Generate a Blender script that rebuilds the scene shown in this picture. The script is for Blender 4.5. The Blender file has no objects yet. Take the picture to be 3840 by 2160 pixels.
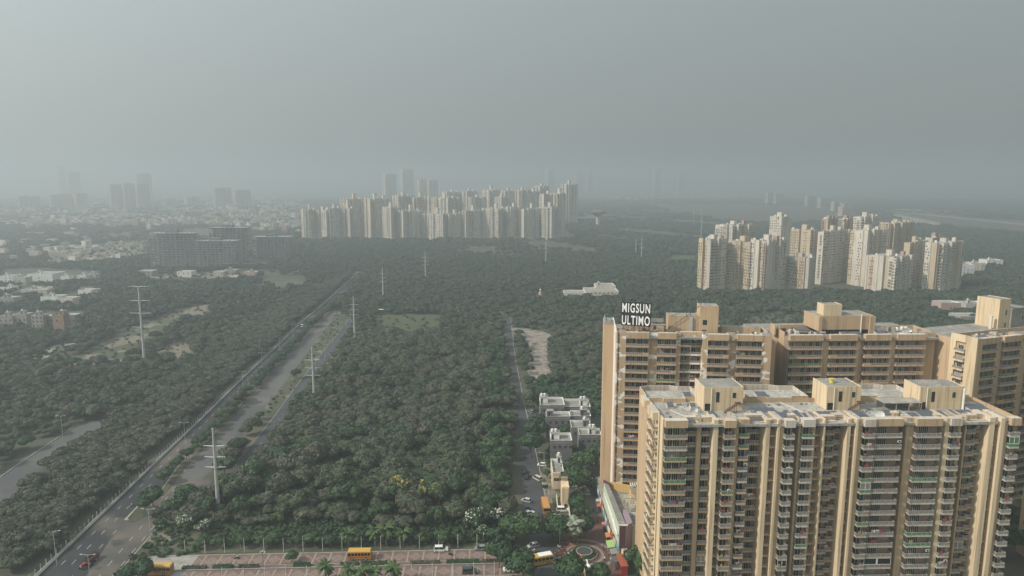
import bpy, math, random
import numpy as np
from mathutils import Vector, Matrix
R = random.Random(7)
rad = math.radians
SC = bpy.context.scene
COL = SC.collection
# ------------------------------------------------------------------ camera
FPX = 2560.0; PITCH = math.atan(400 / FPX); H = 115.0
cam_d = bpy.data.cameras.new('camera'); cam = bpy.data.objects.new('camera', cam_d); COL.objects.link(cam)
cam_d.sensor_width = 36; cam_d.lens = 24.0; cam_d.clip_start = 1; cam_d.clip_end = 30000
cam.location = (0, 0, H); cam.rotation_euler = (rad(90) - PITCH, 0, 0)
SC.camera = cam
# ------------------------------------------------------------------ sun, sky, exposure
SUN_AZ = rad(-108); SUN_EL = rad(38)      # azimuth measured clockwise from +Y
SUNV = Vector((math.sin(SUN_AZ) * math.cos(SUN_EL), math.cos(SUN_AZ) * math.cos(SUN_EL), math.sin(SUN_EL)))
sd = bpy.data.lights.new('sun', 'SUN'); sd.energy = 4.4; sd.angle = rad(1.2); sd.color = (1.0, 0.93, 0.82)
sun = bpy.data.objects.new('sun', sd); COL.objects.link(sun); sun.rotation_euler = (-SUNV).to_track_quat('-Z', 'Y').to_euler()
W = bpy.data.worlds.new('World'); SC.world = W; W.use_nodes = True
nt = W.node_tree; nt.nodes.clear(); N = nt.nodes; LK = nt.links.new
def nd(t, **k):
    n = N.new(t)
    for a, v in k.items(): setattr(n, a, v)
    return n
wo = nd('ShaderNodeOutputWorld'); bg1 = nd('ShaderNodeBackground'); bg2 = nd('ShaderNodeBackground'); ad = nd('ShaderNodeAddShader')
sky = nd('ShaderNodeTexSky', sky_type='NISHITA'); sky.sun_disc = False; sky.sun_elevation = SUN_EL; sky.sun_rotation = SUN_AZ
sky.dust_density = 6; sky.air_density = 1.2
LK(sky.outputs[0], bg1.inputs[0]); bg1.inputs[1].default_value = 0.012
tc = nd('ShaderNodeTexCoord'); dt = nd('ShaderNodeVectorMath', operation='DOT_PRODUCT'); dt.inputs[1].default_value = SUNV
LK(tc.outputs['Generated'], dt.inputs[0])
m1 = nd('ShaderNodeMath', operation='MULTIPLY'); m1.inputs[1].default_value = 1.9; LK(dt.outputs['Value'], m1.inputs[0])
m2 = nd('ShaderNodeMath', operation='EXPONENT'); LK(m1.outputs[0], m2.inputs[0])
m3 = nd('ShaderNodeMath', operation='MULTIPLY'); m3.inputs[1].default_value = 0.14; LK(m2.outputs[0], m3.inputs[0])
sx = nd('ShaderNodeSeparateXYZ'); LK(tc.outputs['Generated'], sx.inputs[0])
m4 = nd('ShaderNodeMath', operation='MULTIPLY', use_clamp=True); m4.inputs[1].default_value = 0.33; LK(sx.outputs[2], m4.inputs[0])
m5 = nd('ShaderNodeMath', operation='ADD'); LK(m3.outputs[0], m5.inputs[0]); LK(m4.outputs[0], m5.inputs[1])
m6 = nd('ShaderNodeMath', operation='ADD'); m6.inputs[1].default_value = 0.195; LK(m5.outputs[0], m6.inputs[0])
bg2.inputs[0].default_value = (0.90, 1.0, 0.99, 1); LK(m6.outputs[0], bg2.inputs[1])
LK(bg1.outputs[0], ad.inputs[0]); LK(bg2.outputs[0], ad.inputs[1]); LK(ad.outputs[0], wo.inputs['Surface'])
SC.view_settings.view_transform = 'Standard'; SC.view_settings.look = 'None'; SC.view_settings.exposure = 0.0; SC.view_settings.gamma = 1
SC.view_settings.use_curve_mapping = False
SC.cycles.max_bounces = 5; SC.cycles.diffuse_bounces = 3; SC.cycles.glossy_bounces = 2; SC.cycles.transmission_bounces = 2
SC.cycles.volume_bounces = 1; SC.cycles.transparent_max_bounces = 4; SC.cycles.caustics_reflective = False; SC.cycles.caustics_refractive = False
SC.cycles.use_denoising = True

# ------------------------------------------------------------------ helpers
def g(px, py, z=0.0):
    """photo direction -> place on the plane at height z (metres); used as a survey of the place"""
    u = (px - 1920) / FPX; v = -(py - 1080) / FPX; c, s = math.cos(PITCH), math.sin(PITCH)
    t = (z - H) / (-s + v * c)
    return (u * t, (c + v * s) * t)
def link(name, data, parent=None):
    o = bpy.data.objects.new(name, data); COL.objects.link(o)
    if parent is not None: o.parent = parent
    return o
def tag(o, label=None, cat=None, group=None, kind=None):
    for k, v in (('label', label), ('category', cat), ('group', group), ('kind', kind)):
        if v: o[k] = v
    return o
def empty(name, loc, rz=0, label=None, cat=None, group=None):
    o = link(name, None); o.location = loc; o.rotation_euler = (0, 0, rz); o.empty_display_size = .5
    return tag(o, label, cat, group)
class MB:
    def __init__(s): s.v = []; s.f = []; s.m = []
    def quad(s, a, b, c, d, m=0):
        n = len(s.v); s.v += [a, b, c, d]; s.f.append((n, n + 1, n + 2, n + 3)); s.m.append(m)
    def hexa(s, p, m=0, top=None):
        n = len(s.v); s.v += p
        for k, q in enumerate(((0, 3, 2, 1), (4, 5, 6, 7), (0, 1, 5, 4), (1, 2, 6, 5), (2, 3, 7, 6), (3, 0, 4, 7))):
            s.f.append(tuple(n + i for i in q)); s.m.append(top if (top is not None and k == 1) else m)
    def box(s, x0, x1, y0, y1, z0, z1, m=0, top=None):
        s.hexa([(x0, y0, z0), (x1, y0, z0), (x1, y1, z0), (x0, y1, z0), (x0, y0, z1), (x1, y0, z1), (x1, y1, z1), (x0, y1, z1)], m, top)
    def rbox(s, c, w, d, z0, z1, a, m=0, top=None):
        ca, sa = math.cos(a), math.sin(a); P = []
        for z in (z0, z1):
            for x, y in ((-w / 2, -d / 2), (w / 2, -d / 2), (w / 2, d / 2), (-w / 2, d / 2)): P.append((c[0] + x * ca - y * sa, c[1] + x * sa + y * ca, z))
        s.hexa(P, m, top)
    def prism(s, poly, z0, z1, m=0, top=None):
        n = len(s.v); k = len(poly)
        s.v += [(x, y, z0) for x, y in poly] + [(x, y, z1) for x, y in poly]
        for i in range(k):
            j = (i + 1) % k; s.f.append((n + i, n + j, n + k + j, n + k + i)); s.m.append(m)
        s.f.append(tuple(n + k + i for i in range(k))); s.m.append(m if top is None else top)
        s.f.append(tuple(n + k - 1 - i for i in range(k))); s.m.append(m)
    def tube(s, p, q, r0, r1=None, n=8, m=0):
        r1 = r0 if r1 is None else r1
        p, q = Vector(p), Vector(q); d = (q - p).normalized()
        a = d.orthogonal().normalized(); b = d.cross(a); k = len(s.v)
        for c, r in ((p, r0), (q, r1)):
            for i in range(n):
                t = 2 * math.pi * i / n; s.v.append(tuple(c + (a * math.cos(t) + b * math.sin(t)) * r))
        for i in range(n):
            j = (i + 1) % n; s.f.append((k + i, k + j, k + n + j, k + n + i)); s.m.append(m)
        s.f.append(tuple(k + n - 1 - i for i in range(n))); s.f.append(tuple(k + n + i for i in range(n))); s.m += [m, m]
    def ball(s, c, rx, ry, rz, n=8, h=5, m=0):
        k = len(s.v)
        for i in range(h + 1):
            t = math.pi * i / h
            for j in range(n):
                a = 2 * math.pi * j / n; s.v.append((c[0] + rx * math.sin(t) * math.cos(a), c[1] + ry * math.sin(t) * math.sin(a), c[2] + rz * math.cos(t)))
        for i in range(h):
            for j in range(n):
                l = (j + 1) % n; s.f.append((k + i * n + j, k + (i + 1) * n + j, k + (i + 1) * n + l, k + i * n + l)); s.m.append(m)
    def sheet(s, poly, z, m=0):
        n = len(s.v); s.v += [(x, y, z) for x, y in poly]; s.f.append(tuple(range(n, n + len(poly)))); s.m.append(m)
    def band(s, L, Rr, z, m=0):
        for i in range(len(L) - 1):
            s.quad((*L[i], z), (*Rr[i], z), (*Rr[i + 1], z), (*L[i + 1], z), m)
    def mesh(s, name, mats):
        me = bpy.data.meshes.new(name); me.from_pydata(s.v, [], s.f)
        for m in (mats if isinstance(mats, (list, tuple)) else [mats]): me.materials.append(m)
        if any(s.m): me.polygons.foreach_set('material_index', s.m)
        me.update(); return me
    def build(s, name, mats, parent=None, **k): return tag(link(name, s.mesh(name, mats), parent), **k)
def boxes(name, mats, par, lst):
    for b in lst: q = MB(); q.box(*b); q.build(name, mats, par)
def smooth(o):
    o.data.polygons.foreach_set('use_smooth', [True] * len(o.data.polygons)); return o
def inst(name, me, parent, loc=(0, 0, 0), rz=0, sc=None):
    o = link(name, me, parent); o.location = loc; o.rotation_euler = (0, 0, rz)
    if sc: o.scale = sc
    return o
def clone(root, loc, rz=0, label=None, group=None, sc=None):
    r = root.copy(); COL.objects.link(r); r.location = loc; r.rotation_euler = (0, 0, rz)
    if sc is not None: r.scale = (sc, sc, sc) if not isinstance(sc, tuple) else sc
    if label: r['label'] = label
    if group: r['group'] = group
    for ch in KIDS.get(root.name) or list(root.children):
        c = ch.copy(); COL.objects.link(c); c.parent = r
        for h in KIDS.get(ch.name) or list(ch.children):
            e = h.copy(); COL.objects.link(e); e.parent = c
    return r
KIDS = {}
def line(p, n):
    """resample a polyline by arc length"""
    p = [Vector(q) for q in p]; L = [0]
    for a, b in zip(p, p[1:]): L.append(L[-1] + (b - a).length)
    out = []
    for i in range(n):
        t = L[-1] * i / (n - 1); k = 0
        while k < len(L) - 2 and L[k + 1] < t: k += 1
        f = (t - L[k]) / max(1e-6, L[k + 1] - L[k]); q = p[k].lerp(p[k + 1], f); out.append(tuple(q))
    return out
def inpoly(x, y, P):
    c = False; j = len(P) - 1
    for i in range(len(P)):
        if (P[i][1] > y) != (P[j][1] > y) and x < (P[j][0] - P[i][0]) * (y - P[i][1]) / (P[j][1] - P[i][1]) + P[i][0]: c = not c
        j = i
    return c
def inpoly_np(X, Y, P):
    c = np.zeros(X.shape, bool); j = len(P) - 1
    for i in range(len(P)):
        xi, yi = P[i]; xj, yj = P[j]
        if yi != yj:
            c ^= ((yi > Y) != (yj > Y)) & (X < (xj - xi) * (Y - yi) / (yj - yi) + xi)
        j = i
    return c

# ------------------------------------------------------------------ materials
def mat(name, col, rough=.8, col2=None, scale=.3, detail=6, metal=0, bump=0, col3=None, sc2=3.0, lo=.35, hi=.65, spec=.3, stretch=None, wet=0):
    m = bpy.data.materials.new(name); m.use_nodes = True; t = m.node_tree; b = t.nodes['Principled BSDF']
    b.inputs['Base Color'].default_value = (*col, 1); b.inputs['Roughness'].default_value = rough; b.inputs['Metallic'].default_value = metal
    b.inputs['Specular IOR Level'].default_value = spec
    if col2:
        ge = t.nodes.new('ShaderNodeNewGeometry'); src = ge.outputs['Position']
        if stretch:
            mp = t.nodes.new('ShaderNodeVectorMath'); mp.operation = 'MULTIPLY'; mp.inputs[1].default_value = stretch; t.links.new(src, mp.inputs[0]); src = mp.outputs[0]
        n = t.nodes.new('ShaderNodeTexNoise'); n.inputs['Scale'].default_value = scale; n.inputs['Detail'].default_value = detail; t.links.new(src, n.inputs['Vector'])
        r = t.nodes.new('ShaderNodeValToRGB'); t.links.new(n.outputs[0], r.inputs[0])
        r.color_ramp.elements[0].position = lo; r.color_ramp.elements[0].color = (*col, 1)
        r.color_ramp.elements[1].position = hi; r.color_ramp.elements[1].color = (*col2, 1)
        out = r.outputs[0]
        if col3:
            n2 = t.nodes.new('ShaderNodeTexNoise'); n2.inputs['Scale'].default_value = sc2; n2.inputs['Detail'].default_value = 4; t.links.new(ge.outputs['Position'], n2.inputs['Vector'])
            r2 = t.nodes.new('ShaderNodeValToRGB'); t.links.new(n2.outputs[0], r2.inputs[0]); r2.color_ramp.elements[0].position = .56; r2.color_ramp.elements[1].position = .66
            mx = t.nodes.new('ShaderNodeMix'); mx.data_type = 'RGBA'; t.links.new(r2.outputs[0], mx.inputs[0]); t.links.new(out, mx.inputs[6]); mx.inputs[7].default_value = (*col3, 1); out = mx.outputs[2]
        t.links.new(out, b.inputs['Base Color'])
        if bump:
            bp = t.nodes.new('ShaderNodeBump'); bp.inputs['Strength'].default_value = bump; bp.inputs['Distance'].default_value = .5; t.links.new(n.outputs[0], bp.inputs['Height']); t.links.new(bp.outputs[0], b.inputs['Normal'])
    return m
M = {}
M['asphalt'] = mat('asphalt', (.024, .026, .030), .85, (.040, .041, .044), .12, 8, col3=(.10, .088, .075), sc2=.03)
M['asphalt_old'] = mat('asphalt_old', (.070, .071, .073), .9, (.11, .108, .104), .05, 8, col3=(.125, .115, .105), sc2=.05, stretch=(1, .35, 1))
M['dusty'] = mat('dusty_asphalt', (.060, .058, .055), .92, (.125, .108, .092), .07, 9, col3=(.045, .046, .048), sc2=.12)
M['asphalt_side'] = mat('asphalt_side', (.042, .046, .052), .9, (.062, .063, .067), .1, 8)
M['dirt'] = mat('dirt', (.13, .11, .08), .95, (.21, .18, .145), .25, 8, col3=(.10, .11, .07), sc2=.3)
M['frame'] = mat('weathered_concrete_frame', (.30, .30, .30), .95, (.21, .21, .215), .2, 6)
M['rubble'] = mat('rubble', (.16, .135, .115), .95, (.31, .26, .23), .3, 12, bump=.8, col3=(.08, .085, .06), sc2=.15)
M['redsoil'] = mat('redsoil', (.13, .085, .07), .95, (.17, .13, .11), .2, 8)
M['ground'] = mat('ground', (.052, .060, .038), .95, (.085, .082, .055), .02, 10, col3=(.13, .115, .085), sc2=.013)
M['farfield'] = mat('farfield', (.06, .058, .042), .95, (.085, .075, .058), .01, 8)
M['lawn'] = mat('lawn', (.045, .065, .028), .95, (.07, .08, .038), .1, 8)
M['grassy'] = mat('grassy', (.050, .058, .032), .95, (.085, .085, .056), .08, 10, bump=.4, col3=(.20, .17, .13), sc2=.06)
M['mark'] = mat('road_paint', (.50, .50, .48), .7, (.28, .28, .27), 1.5)
M['kerb'] = mat('kerb_concrete', (.34, .32, .29), .9, (.24, .225, .20), .8)
M['kerbdark'] = mat('drain_concrete', (.06, .055, .05), .9, (.09, .08, .07), .8)
M['conc'] = mat('concrete', (.34, .32, .29), .9, (.22, .21, .19), .5, 8)
M['concd'] = mat('raw_concrete', (.17, .17, .17), .95, (.115, .115, .12), .25, 8)
M['galv'] = mat('galvanised_steel', (.55, .56, .56), .45, (.45, .46, .47), .5, metal=.35)
M['white'] = mat('white_paint', (.72, .72, .70), .7, (.58, .57, .54), .6)
M['dark'] = mat('dark_metal', (.035, .035, .038), .6)
M['rust'] = mat('rusty_metal', (.11, .045, .03), .8, (.06, .035, .03), 2)
M['glass'] = mat('dark_glass', (.012, .018, .018), .15, spec=.6)
M['black'] = mat('black_rubber', (.015, .015, .015), .8)
M['brick'] = mat('raw_brick', (.24, .15, .11), .95, (.30, .21, .16), .6, 8)
M['pinkwall'] = mat('pink_render', (.42, .30, .26), .9, (.36, .25, .21), .3)

def wallmat(name, a, b, peel=None, amt=.62, dirt=(.26, .2, .14)):
    m = mat(name, a, .88, b, .10, 6, stretch=(1, 1, .35)); t = m.node_tree; bs = t.nodes['Principled BSDF']
    src = bs.inputs['Base Color'].links[0].from_socket
    ge = [n for n in t.nodes if n.type == 'NEW_GEOMETRY'][0]
    # vertical rain streaks
    mp = t.nodes.new('ShaderNodeVectorMath'); mp.operation = 'MULTIPLY'; mp.inputs[1].default_value = (1.6, 1.6, .07); t.links.new(ge.outputs['Position'], mp.inputs[0])
    n = t.nodes.new('ShaderNodeTexNoise'); n.inputs['Scale'].default_value = 1.0; n.inputs['Detail'].default_value = 5; t.links.new(mp.outputs[0], n.inputs['Vector'])
    r = t.nodes.new('ShaderNodeValToRGB'); t.links.new(n.outputs[0], r.inputs[0]); r.color_ramp.elements[0].position = .5; r.color_ramp.elements[1].position = .8
    mx = t.nodes.new('ShaderNodeMix'); mx.data_type = 'RGBA'; t.links.new(r.outputs[0], mx.inputs[0]); t.links.new(src, mx.inputs[6]); mx.inputs[7].default_value = (*dirt, 1); out = mx.outputs[2]
    if peel:
        n2 = t.nodes.new('ShaderNodeTexNoise'); n2.inputs['Scale'].default_value = .30; n2.inputs['Detail'].default_value = 7; n2.inputs['Roughness'].default_value = .45
        mp2 = t.nodes.new('ShaderNodeVectorMath'); mp2.operation = 'MULTIPLY'; mp2.inputs[1].default_value = (1, 1, 1.6); t.links.new(ge.outputs['Position'], mp2.inputs[0]); t.links.new(mp2.outputs[0], n2.inputs['Vector'])
        r2 = t.nodes.new('ShaderNodeValToRGB'); t.links.new(n2.outputs[0], r2.inputs[0]); r2.color_ramp.elements[0].position = amt; r2.color_ramp.elements[1].position = amt + .012
        mx2 = t.nodes.new('ShaderNodeMix'); mx2.data_type = 'RGBA'; t.links.new(r2.outputs[0], mx2.inputs[0]); t.links.new(out, mx2.inputs[6]); mx2.inputs[7].default_value = (*peel, 1); out = mx2.outputs[2]
    t.links.new(out, bs.inputs['Base Color']); return m
M['tan'] = wallmat('tan_plaster', (.49, .352, .218), (.42, .296, .182))
M['tan_peel'] = wallmat('peeling_tan_plaster', (.485, .35, .22), (.42, .298, .188), (.74, .70, .64), .555)
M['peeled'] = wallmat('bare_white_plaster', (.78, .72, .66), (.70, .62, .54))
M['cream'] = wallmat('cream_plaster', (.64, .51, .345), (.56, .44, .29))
M['ochre'] = wallmat('ochre_plaster', (.56, .36, .17), (.50, .32, .15))
M['balc'] = wallmat('balcony_plaster', (.50, .345, .21), (.44, .30, .185), (.70, .64, .58), .70)
M['slabw'] = wallmat('white_balcony_edge', (.54, .49, .43), (.42, .36, .30))
M['inner'] = wallmat('balcony_inner_wall', (.31, .23, .18), (.26, .19, .145))  # darker than the front plaster: shade of the recesses put into the colour
M['pipe'] = mat('pale_pipe', (.62, .55, .46), .6)

def railmat(name, col):
    m = bpy.data.materials.new(name); m.use_nodes = True; t = m.node_tree; b = t.nodes['Principled BSDF']
    b.inputs['Base Color'].default_value = (*col, 1); b.inputs['Roughness'].default_value = .25; b.inputs['Alpha'].default_value = .72
    return m
M['rail'] = railmat('frosted_glass', (.27, .255, .235)); M['railtop'] = mat('rail_top', (.40, .38, .35), .6); M['railg'] = railmat('green_netting', (.10, .24, .12))
def panemat():
    m = bpy.data.materials.new('window_pane'); m.use_nodes = True; t = m.node_tree; b = t.nodes['Principled BSDF']
    b.inputs['Roughness'].default_value = .3
    oi = t.nodes.new('ShaderNodeObjectInfo'); r = t.nodes.new('ShaderNodeValToRGB'); t.links.new(oi.outputs['Random'], r.inputs[0]); r.color_ramp.interpolation = 'CONSTANT'
    e = r.color_ramp.elements; e[0].position = 0; e[0].color = (.012, .018, .016, 1); e[1].position = .4; e[1].color = (.012, .045, .028, 1)
    for p, c in ((.7, (.02, .022, .024, 1)), (.82, (.03, .07, .045, 1)), (.9, (.11, .10, .09, 1)), (.96, (.26, .25, .23, 1))):
        q = e.new(p); q.color = c
    t.links.new(r.outputs[0], b.inputs['Base Color']); return m
M['pane'] = panemat()
M['wframe'] = mat('pale_window_frame', (.50, .48, .42), .6)
def roofmat():
    m = mat('roof_coating', (.44, .42, .375), .9, (.235, .225, .21), .18, 8, lo=.3, hi=.75); t = m.node_tree; bs = t.nodes['Principled BSDF']
    src = bs.inputs['Base Color'].links[0].from_socket; ge = [n for n in t.nodes if n.type == 'NEW_GEOMETRY'][0]
    v = t.nodes.new('ShaderNodeTexVoronoi'); v.feature = 'DISTANCE_TO_EDGE'; v.inputs['Scale'].default_value = .42; t.links.new(ge.outputs['Position'], v.inputs['Vector'])
    r = t.nodes.new('ShaderNodeValToRGB'); t.links.new(v.outputs[0], r.inputs[0]); r.color_ramp.elements[0].position = .02; r.color_ramp.elements[0].color = (1, 1, 1, 1); r.color_ramp.elements[1].position = .06; r.color_ramp.elements[1].color = (0, 0, 0, 1)
    mx = t.nodes.new('ShaderNodeMix'); mx.data_type = 'RGBA'; t.links.new(r.outputs[0], mx.inputs[0]); t.links.new(src, mx.inputs[6]); mx.inputs[7].default_value = (.22, .21, .19, 1)
    t.links.new(mx.outputs[2], bs.inputs['Base Color']); return m
M['roof'] = roofmat()
M['roofg'] = mat('grey_roof_screed', (.26, .245, .22), .95, (.17, .165, .155), .25, 8, col3=(.34, .32, .29), sc2=.5)
M['solar'] = mat('solar_panel', (.075, .085, .11), .45, (.10, .11, .13), 2, spec=.3)

def leafmat(name, stops, var=.5):
    m = bpy.data.materials.new(name); m.use_nodes = True; t = m.node_tree; b = t.nodes['Principled BSDF']; b.inputs['Roughness'].default_value = .65; b.inputs['Specular IOR Level'].default_value = .25
    oi = t.nodes.new('ShaderNodeObjectInfo'); n = t.nodes.new('ShaderNodeTexNoise'); n.inputs['Scale'].default_value = .012; n.inputs['Detail'].default_value = 3; t.links.new(oi.outputs['Location'], n.inputs['Vector'])
    a = t.nodes.new('ShaderNodeMath'); a.operation = 'MULTIPLY_ADD'; a.inputs[1].default_value = var; t.links.new(oi.outputs['Random'], a.inputs[0])
    s = t.nodes.new('ShaderNodeMath'); s.operation = 'MULTIPLY_ADD'; s.inputs[1].default_value = 1.6; s.inputs[2].default_value = -.3 - var / 2; t.links.new(n.outputs[0], s.inputs[0]); t.links.new(s.outputs[0], a.inputs[2])
    r = t.nodes.new('ShaderNodeValToRGB'); t.links.new(a.outputs[0], r.inputs[0]); e = r.color_ramp.elements
    e[0].position = 0; e[0].color = (*stops[0], 1); e[1].position = 1; e[1].color = (*stops[-1], 1)
    for i, c in enumerate(stops[1:-1]): q = e.new((i + 1) / (len(stops) - 1)); q.color = (*c, 1)
    ge = t.nodes.new('ShaderNodeNewGeometry'); n2 = t.nodes.new('ShaderNodeTexNoise'); n2.inputs['Scale'].default_value = .55; n2.inputs['Detail'].default_value = 4; t.links.new(ge.outputs['Position'], n2.inputs['Vector'])
    hs = t.nodes.new('ShaderNodeHueSaturation'); mr = t.nodes.new('ShaderNodeMapRange'); mr.inputs[1].default_value = .3; mr.inputs[2].default_value = .7; mr.inputs[3].default_value = .6; mr.inputs[4].default_value = 1.45
    t.links.new(n2.outputs[0], mr.inputs[0]); t.links.new(mr.outputs[0], hs.inputs['Value']); t.links.new(r.outputs[0], hs.inputs['Color']); t.links.new(hs.outputs[0], b.inputs['Base Color'])
    return m
M['leaf'] = leafmat('woodland_leaves', [(.024, .046, .022), (.040, .059, .029), (.060, .073, .041), (.076, .076, .054), (.050, .064, .037)], .55)
M['leafs'] = leafmat('strip_leaves', [(.040, .052, .031), (.060, .068, .043), (.082, .085, .060)], .4)
M['leafg'] = leafmat('green_leaves', [(.022, .050, .022), (.034, .068, .028), (.052, .088, .036)], .6)
M['leaff'] = leafmat('far_leaves', [(.022, .040, .020), (.038, .054, .030), (.056, .066, .044)], .6)
M['leafp'] = leafmat('palm_leaves', [(.040, .075, .022), (.06, .09, .03)], .6)
M['leafsv'] = mat('silver_palm_leaves', (.22, .24, .19), .6, (.15, .18, .13), 1)
M['blossom'] = mat('white_blossom', (.55, .52, .48), .8)
M['yblossom'] = mat('yellow_blossom', (.30, .23, .07), .8)
M['bark'] = mat('bark', (.10, .08, .06), .9, (.16, .13, .10), 2)

# ------------------------------------------------------------------ ground, roads
mb = MB(); mb.sheet([(-9000, -300), (9000, -300), (9000, 11000), (-9000, 11000)], 0)
mb.build('ground', M['ground'], kind='structure')
def P(l): return [g(x, y) for x, y in l]
def off(l, d):
    out = []
    for i, p in enumerate(l):
        a = Vector(l[max(0, i - 1)]); b = Vector(l[min(len(l) - 1, i + 1)]); t = (b - a).normalized(); out.append((p[0] + t.y * d, p[1] - t.x * d))
    return out
rail = P([(137, 2160), (319, 1987), (497, 1817), (621, 1697), (766, 1560), (907, 1420), (990, 1343), (1056, 1281), (1139, 1200), (1193, 1157)])
d0 = Vector(rail[0]) - Vector(rail[1]); rail = [tuple(Vector(rail[0]) + d0.normalized() * 30)] + rail
de = (Vector(rail[-1]) - Vector(rail[-3])).normalized(); rail = rail + [tuple(Vector(rail[-1]) + de * 250)]
RL = line(rail, 40)
serv_r = P([(0, 1904), (62, 1846), (166, 1775), (195, 1726), (290, 1676), (352, 1630), (426, 1579), (944, 1200), (1073, 1121)])
serv_r = [tuple(Vector(serv_r[0]) + (Vector(serv_r[0]) - Vector(serv_r[6])).normalized() * 40)] + [serv_r[0], serv_r[3], serv_r[6], serv_r[7], serv_r[8]]
SV = line(serv_r, 30)
def road(name, L, Rr, z, m, n=40):
    mb = MB(); mb.band(line(L, n), line(Rr, n), z); return mb.build(name, M[m], kind='structure')
def c1w(y): return 14.5 if y < 226 else (9.6 if y > 275 else 14.5 - 4.9 * (y - 226) / 49)
c1R = [off(RL, c1w(p[1]))[i] for i, p in enumerate(RL)]
road('main_road', off(RL, .9), c1R, .012, 'asphalt')
c2L = P([(547, 1933), (621, 1850), (704, 1746), (882, 1560), (965, 1453), (1015, 1395), (1085, 1328), (1147, 1262), (1189, 1217), (1238, 1167)])
c2R = P([(690, 1885), (740, 1810), (800, 1760), (969, 1560), (1031, 1486), (1085, 1411), (1135, 1345), (1189, 1275), (1234, 1217), (1267, 1163)])
mb = MB(); mb.band(c2L, c2R, .016); mb.build('second_road', M['asphalt_old'], kind='structure')
mb = MB(); mb.band(off(c2L, -1.8), off(c2L, .7), .020); mb.build('verge_soil', M['redsoil'], kind='structure')
r3L = P([(700, 1860), (787, 1804), (866, 1759), (915, 1709), (965, 1643), (1031, 1560), (1114, 1444), (1164, 1382), (1218, 1312), (1271, 1246), (1313, 1192)])
r3R = P([(730, 1872), (800, 1830), (905, 1782), (960, 1725), (1015, 1650), (1081, 1560), (1160, 1450), (1197, 1399), (1255, 1324), (1300, 1254), (1350, 1184)])
mb = MB(); mb.band(r3L, r3R, .024); mb.build('narrow_road', M['asphalt_side'], kind='structure')
junc = P([(290, 2210), (440, 1985), (466, 1951), (500, 1955), (547, 1933), (621, 1862), (700, 1790), (790, 1800), (787, 1828), (671, 1902), (638, 1924), (584, 1978), (468, 2110), (410, 2200)])
mb = MB(); mb.sheet(junc, .028); mb.build('junction_road', M['dusty'], kind='structure')
road('service_road', off(SV, -13.5), SV, .012, 'asphalt_old')
sideL = P([(1998, 2160), (1975, 2000), (1953, 1848), (1938, 1521), (1908, 1342), (1893, 1185)]); sideR = P([(2102, 2160), (2075, 2000), (2042, 1863), (1995, 1640), (1965, 1521), (1930, 1342), (1912, 1185)])
sideL = [(sideL[0][0], 170)] + sideL; sideR = [(sideR[0][0] + 1, 170)] + sideR
mb = MB(); mb.band(line(sideL, 20), line(sideR, 20), .030); mb.build('side_road', M['asphalt_side'], kind='structure')
# bottom paved avenue
def AV(x): return 200.7 + .04 * x
def pave_mat():
    m = bpy.data.materials.new('paver_pattern'); m.use_nodes = True; t = m.node_tree; b = t.nodes['Principled BSDF']; b.inputs['Roughness'].default_value = .9
    def mth(op, a, bb=None, cl=False):
        n = t.nodes.new('ShaderNodeMath'); n.operation = op; n.use_clamp = cl
        for i, q in enumerate((a, bb)):
            if q is None: continue
            if isinstance(q, (int, float)): n.inputs[i].default_value = q
            else: t.links.new(q, n.inputs[i])
        return n.outputs[0]
    tc = t.nodes.new('ShaderNodeTexCoord'); s = t.nodes.new('ShaderNodeSeparateXYZ'); t.links.new(tc.outputs['Object'], s.inputs[0])
    u = mth('ABSOLUTE', mth('SUBTRACT', mth('FRACT', mth('DIVIDE', s.outputs[0], 4.8)), .5))      # 0 centre .. .5 edge
    v = mth('ABSOLUTE', s.outputs[1])                                                            # metres from the middle
    dd = mth('ADD', mth('MULTIPLY', u, 4.8), mth('MULTIPLY', v, .95))                            # diamond distance
    ring = mth('LESS_THAN', mth('FRACT', mth('DIVIDE', mth('ADD', dd, .1), .85)), .42)
    ring = mth('MULTIPLY', ring, mth('LESS_THAN', dd, 2.15))
    bar = mth('GREATER_THAN', u, .44)
    pat = mth('MAXIMUM', ring, bar)
    ge = t.nodes.new('ShaderNodeNewGeometry'); n = t.nodes.new('ShaderNodeTexNoise'); n.inputs['Scale'].default_value = .35; n.inputs['Detail'].default_value = 8; t.links.new(ge.outputs['Position'], n.inputs['Vector'])
    br = t.nodes.new('ShaderNodeTexBrick'); br.inputs['Scale'].default_value = 3.2; t.links.new(tc.outputs['Object'], br.inputs['Vector']); br.inputs['Color1'].default_value = (.125, .075, .066, 1); br.inputs['Color2'].default_value = (.155, .098, .085, 1); br.inputs['Mortar'].default_value = (.13, .10, .085, 1)
    mx = t.nodes.new('ShaderNodeMix'); mx.data_type = 'RGBA'; t.links.new(mth('MULTIPLY', pat, mth('ADD', mth('MULTIPLY', n.outputs[0], .9), .35, True)), mx.inputs[0]); t.links.new(br.outputs[0], mx.inputs[6]); mx.inputs[7].default_value = (.30, .23, .19, 1)
    r = t.nodes.new('ShaderNodeValToRGB'); t.links.new(n.outputs[0], r.inputs[0]); r.color_ramp.elements[0].position = .5; r.color_ramp.elements[1].position = .9
    m2 = t.nodes.new('ShaderNodeMix'); m2.data_type = 'RGBA'; t.links.new(r.outputs[0], m2.inputs[0]); t.links.new(mx.outputs[2], m2.inputs[6]); m2.inputs[7].default_value = (.19, .165, .15, 1)
    t.links.new(m2.outputs[2], b.inputs['Base Color']); return m
M['pavers'] = pave_mat()
ANG = math.atan(.04)
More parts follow.
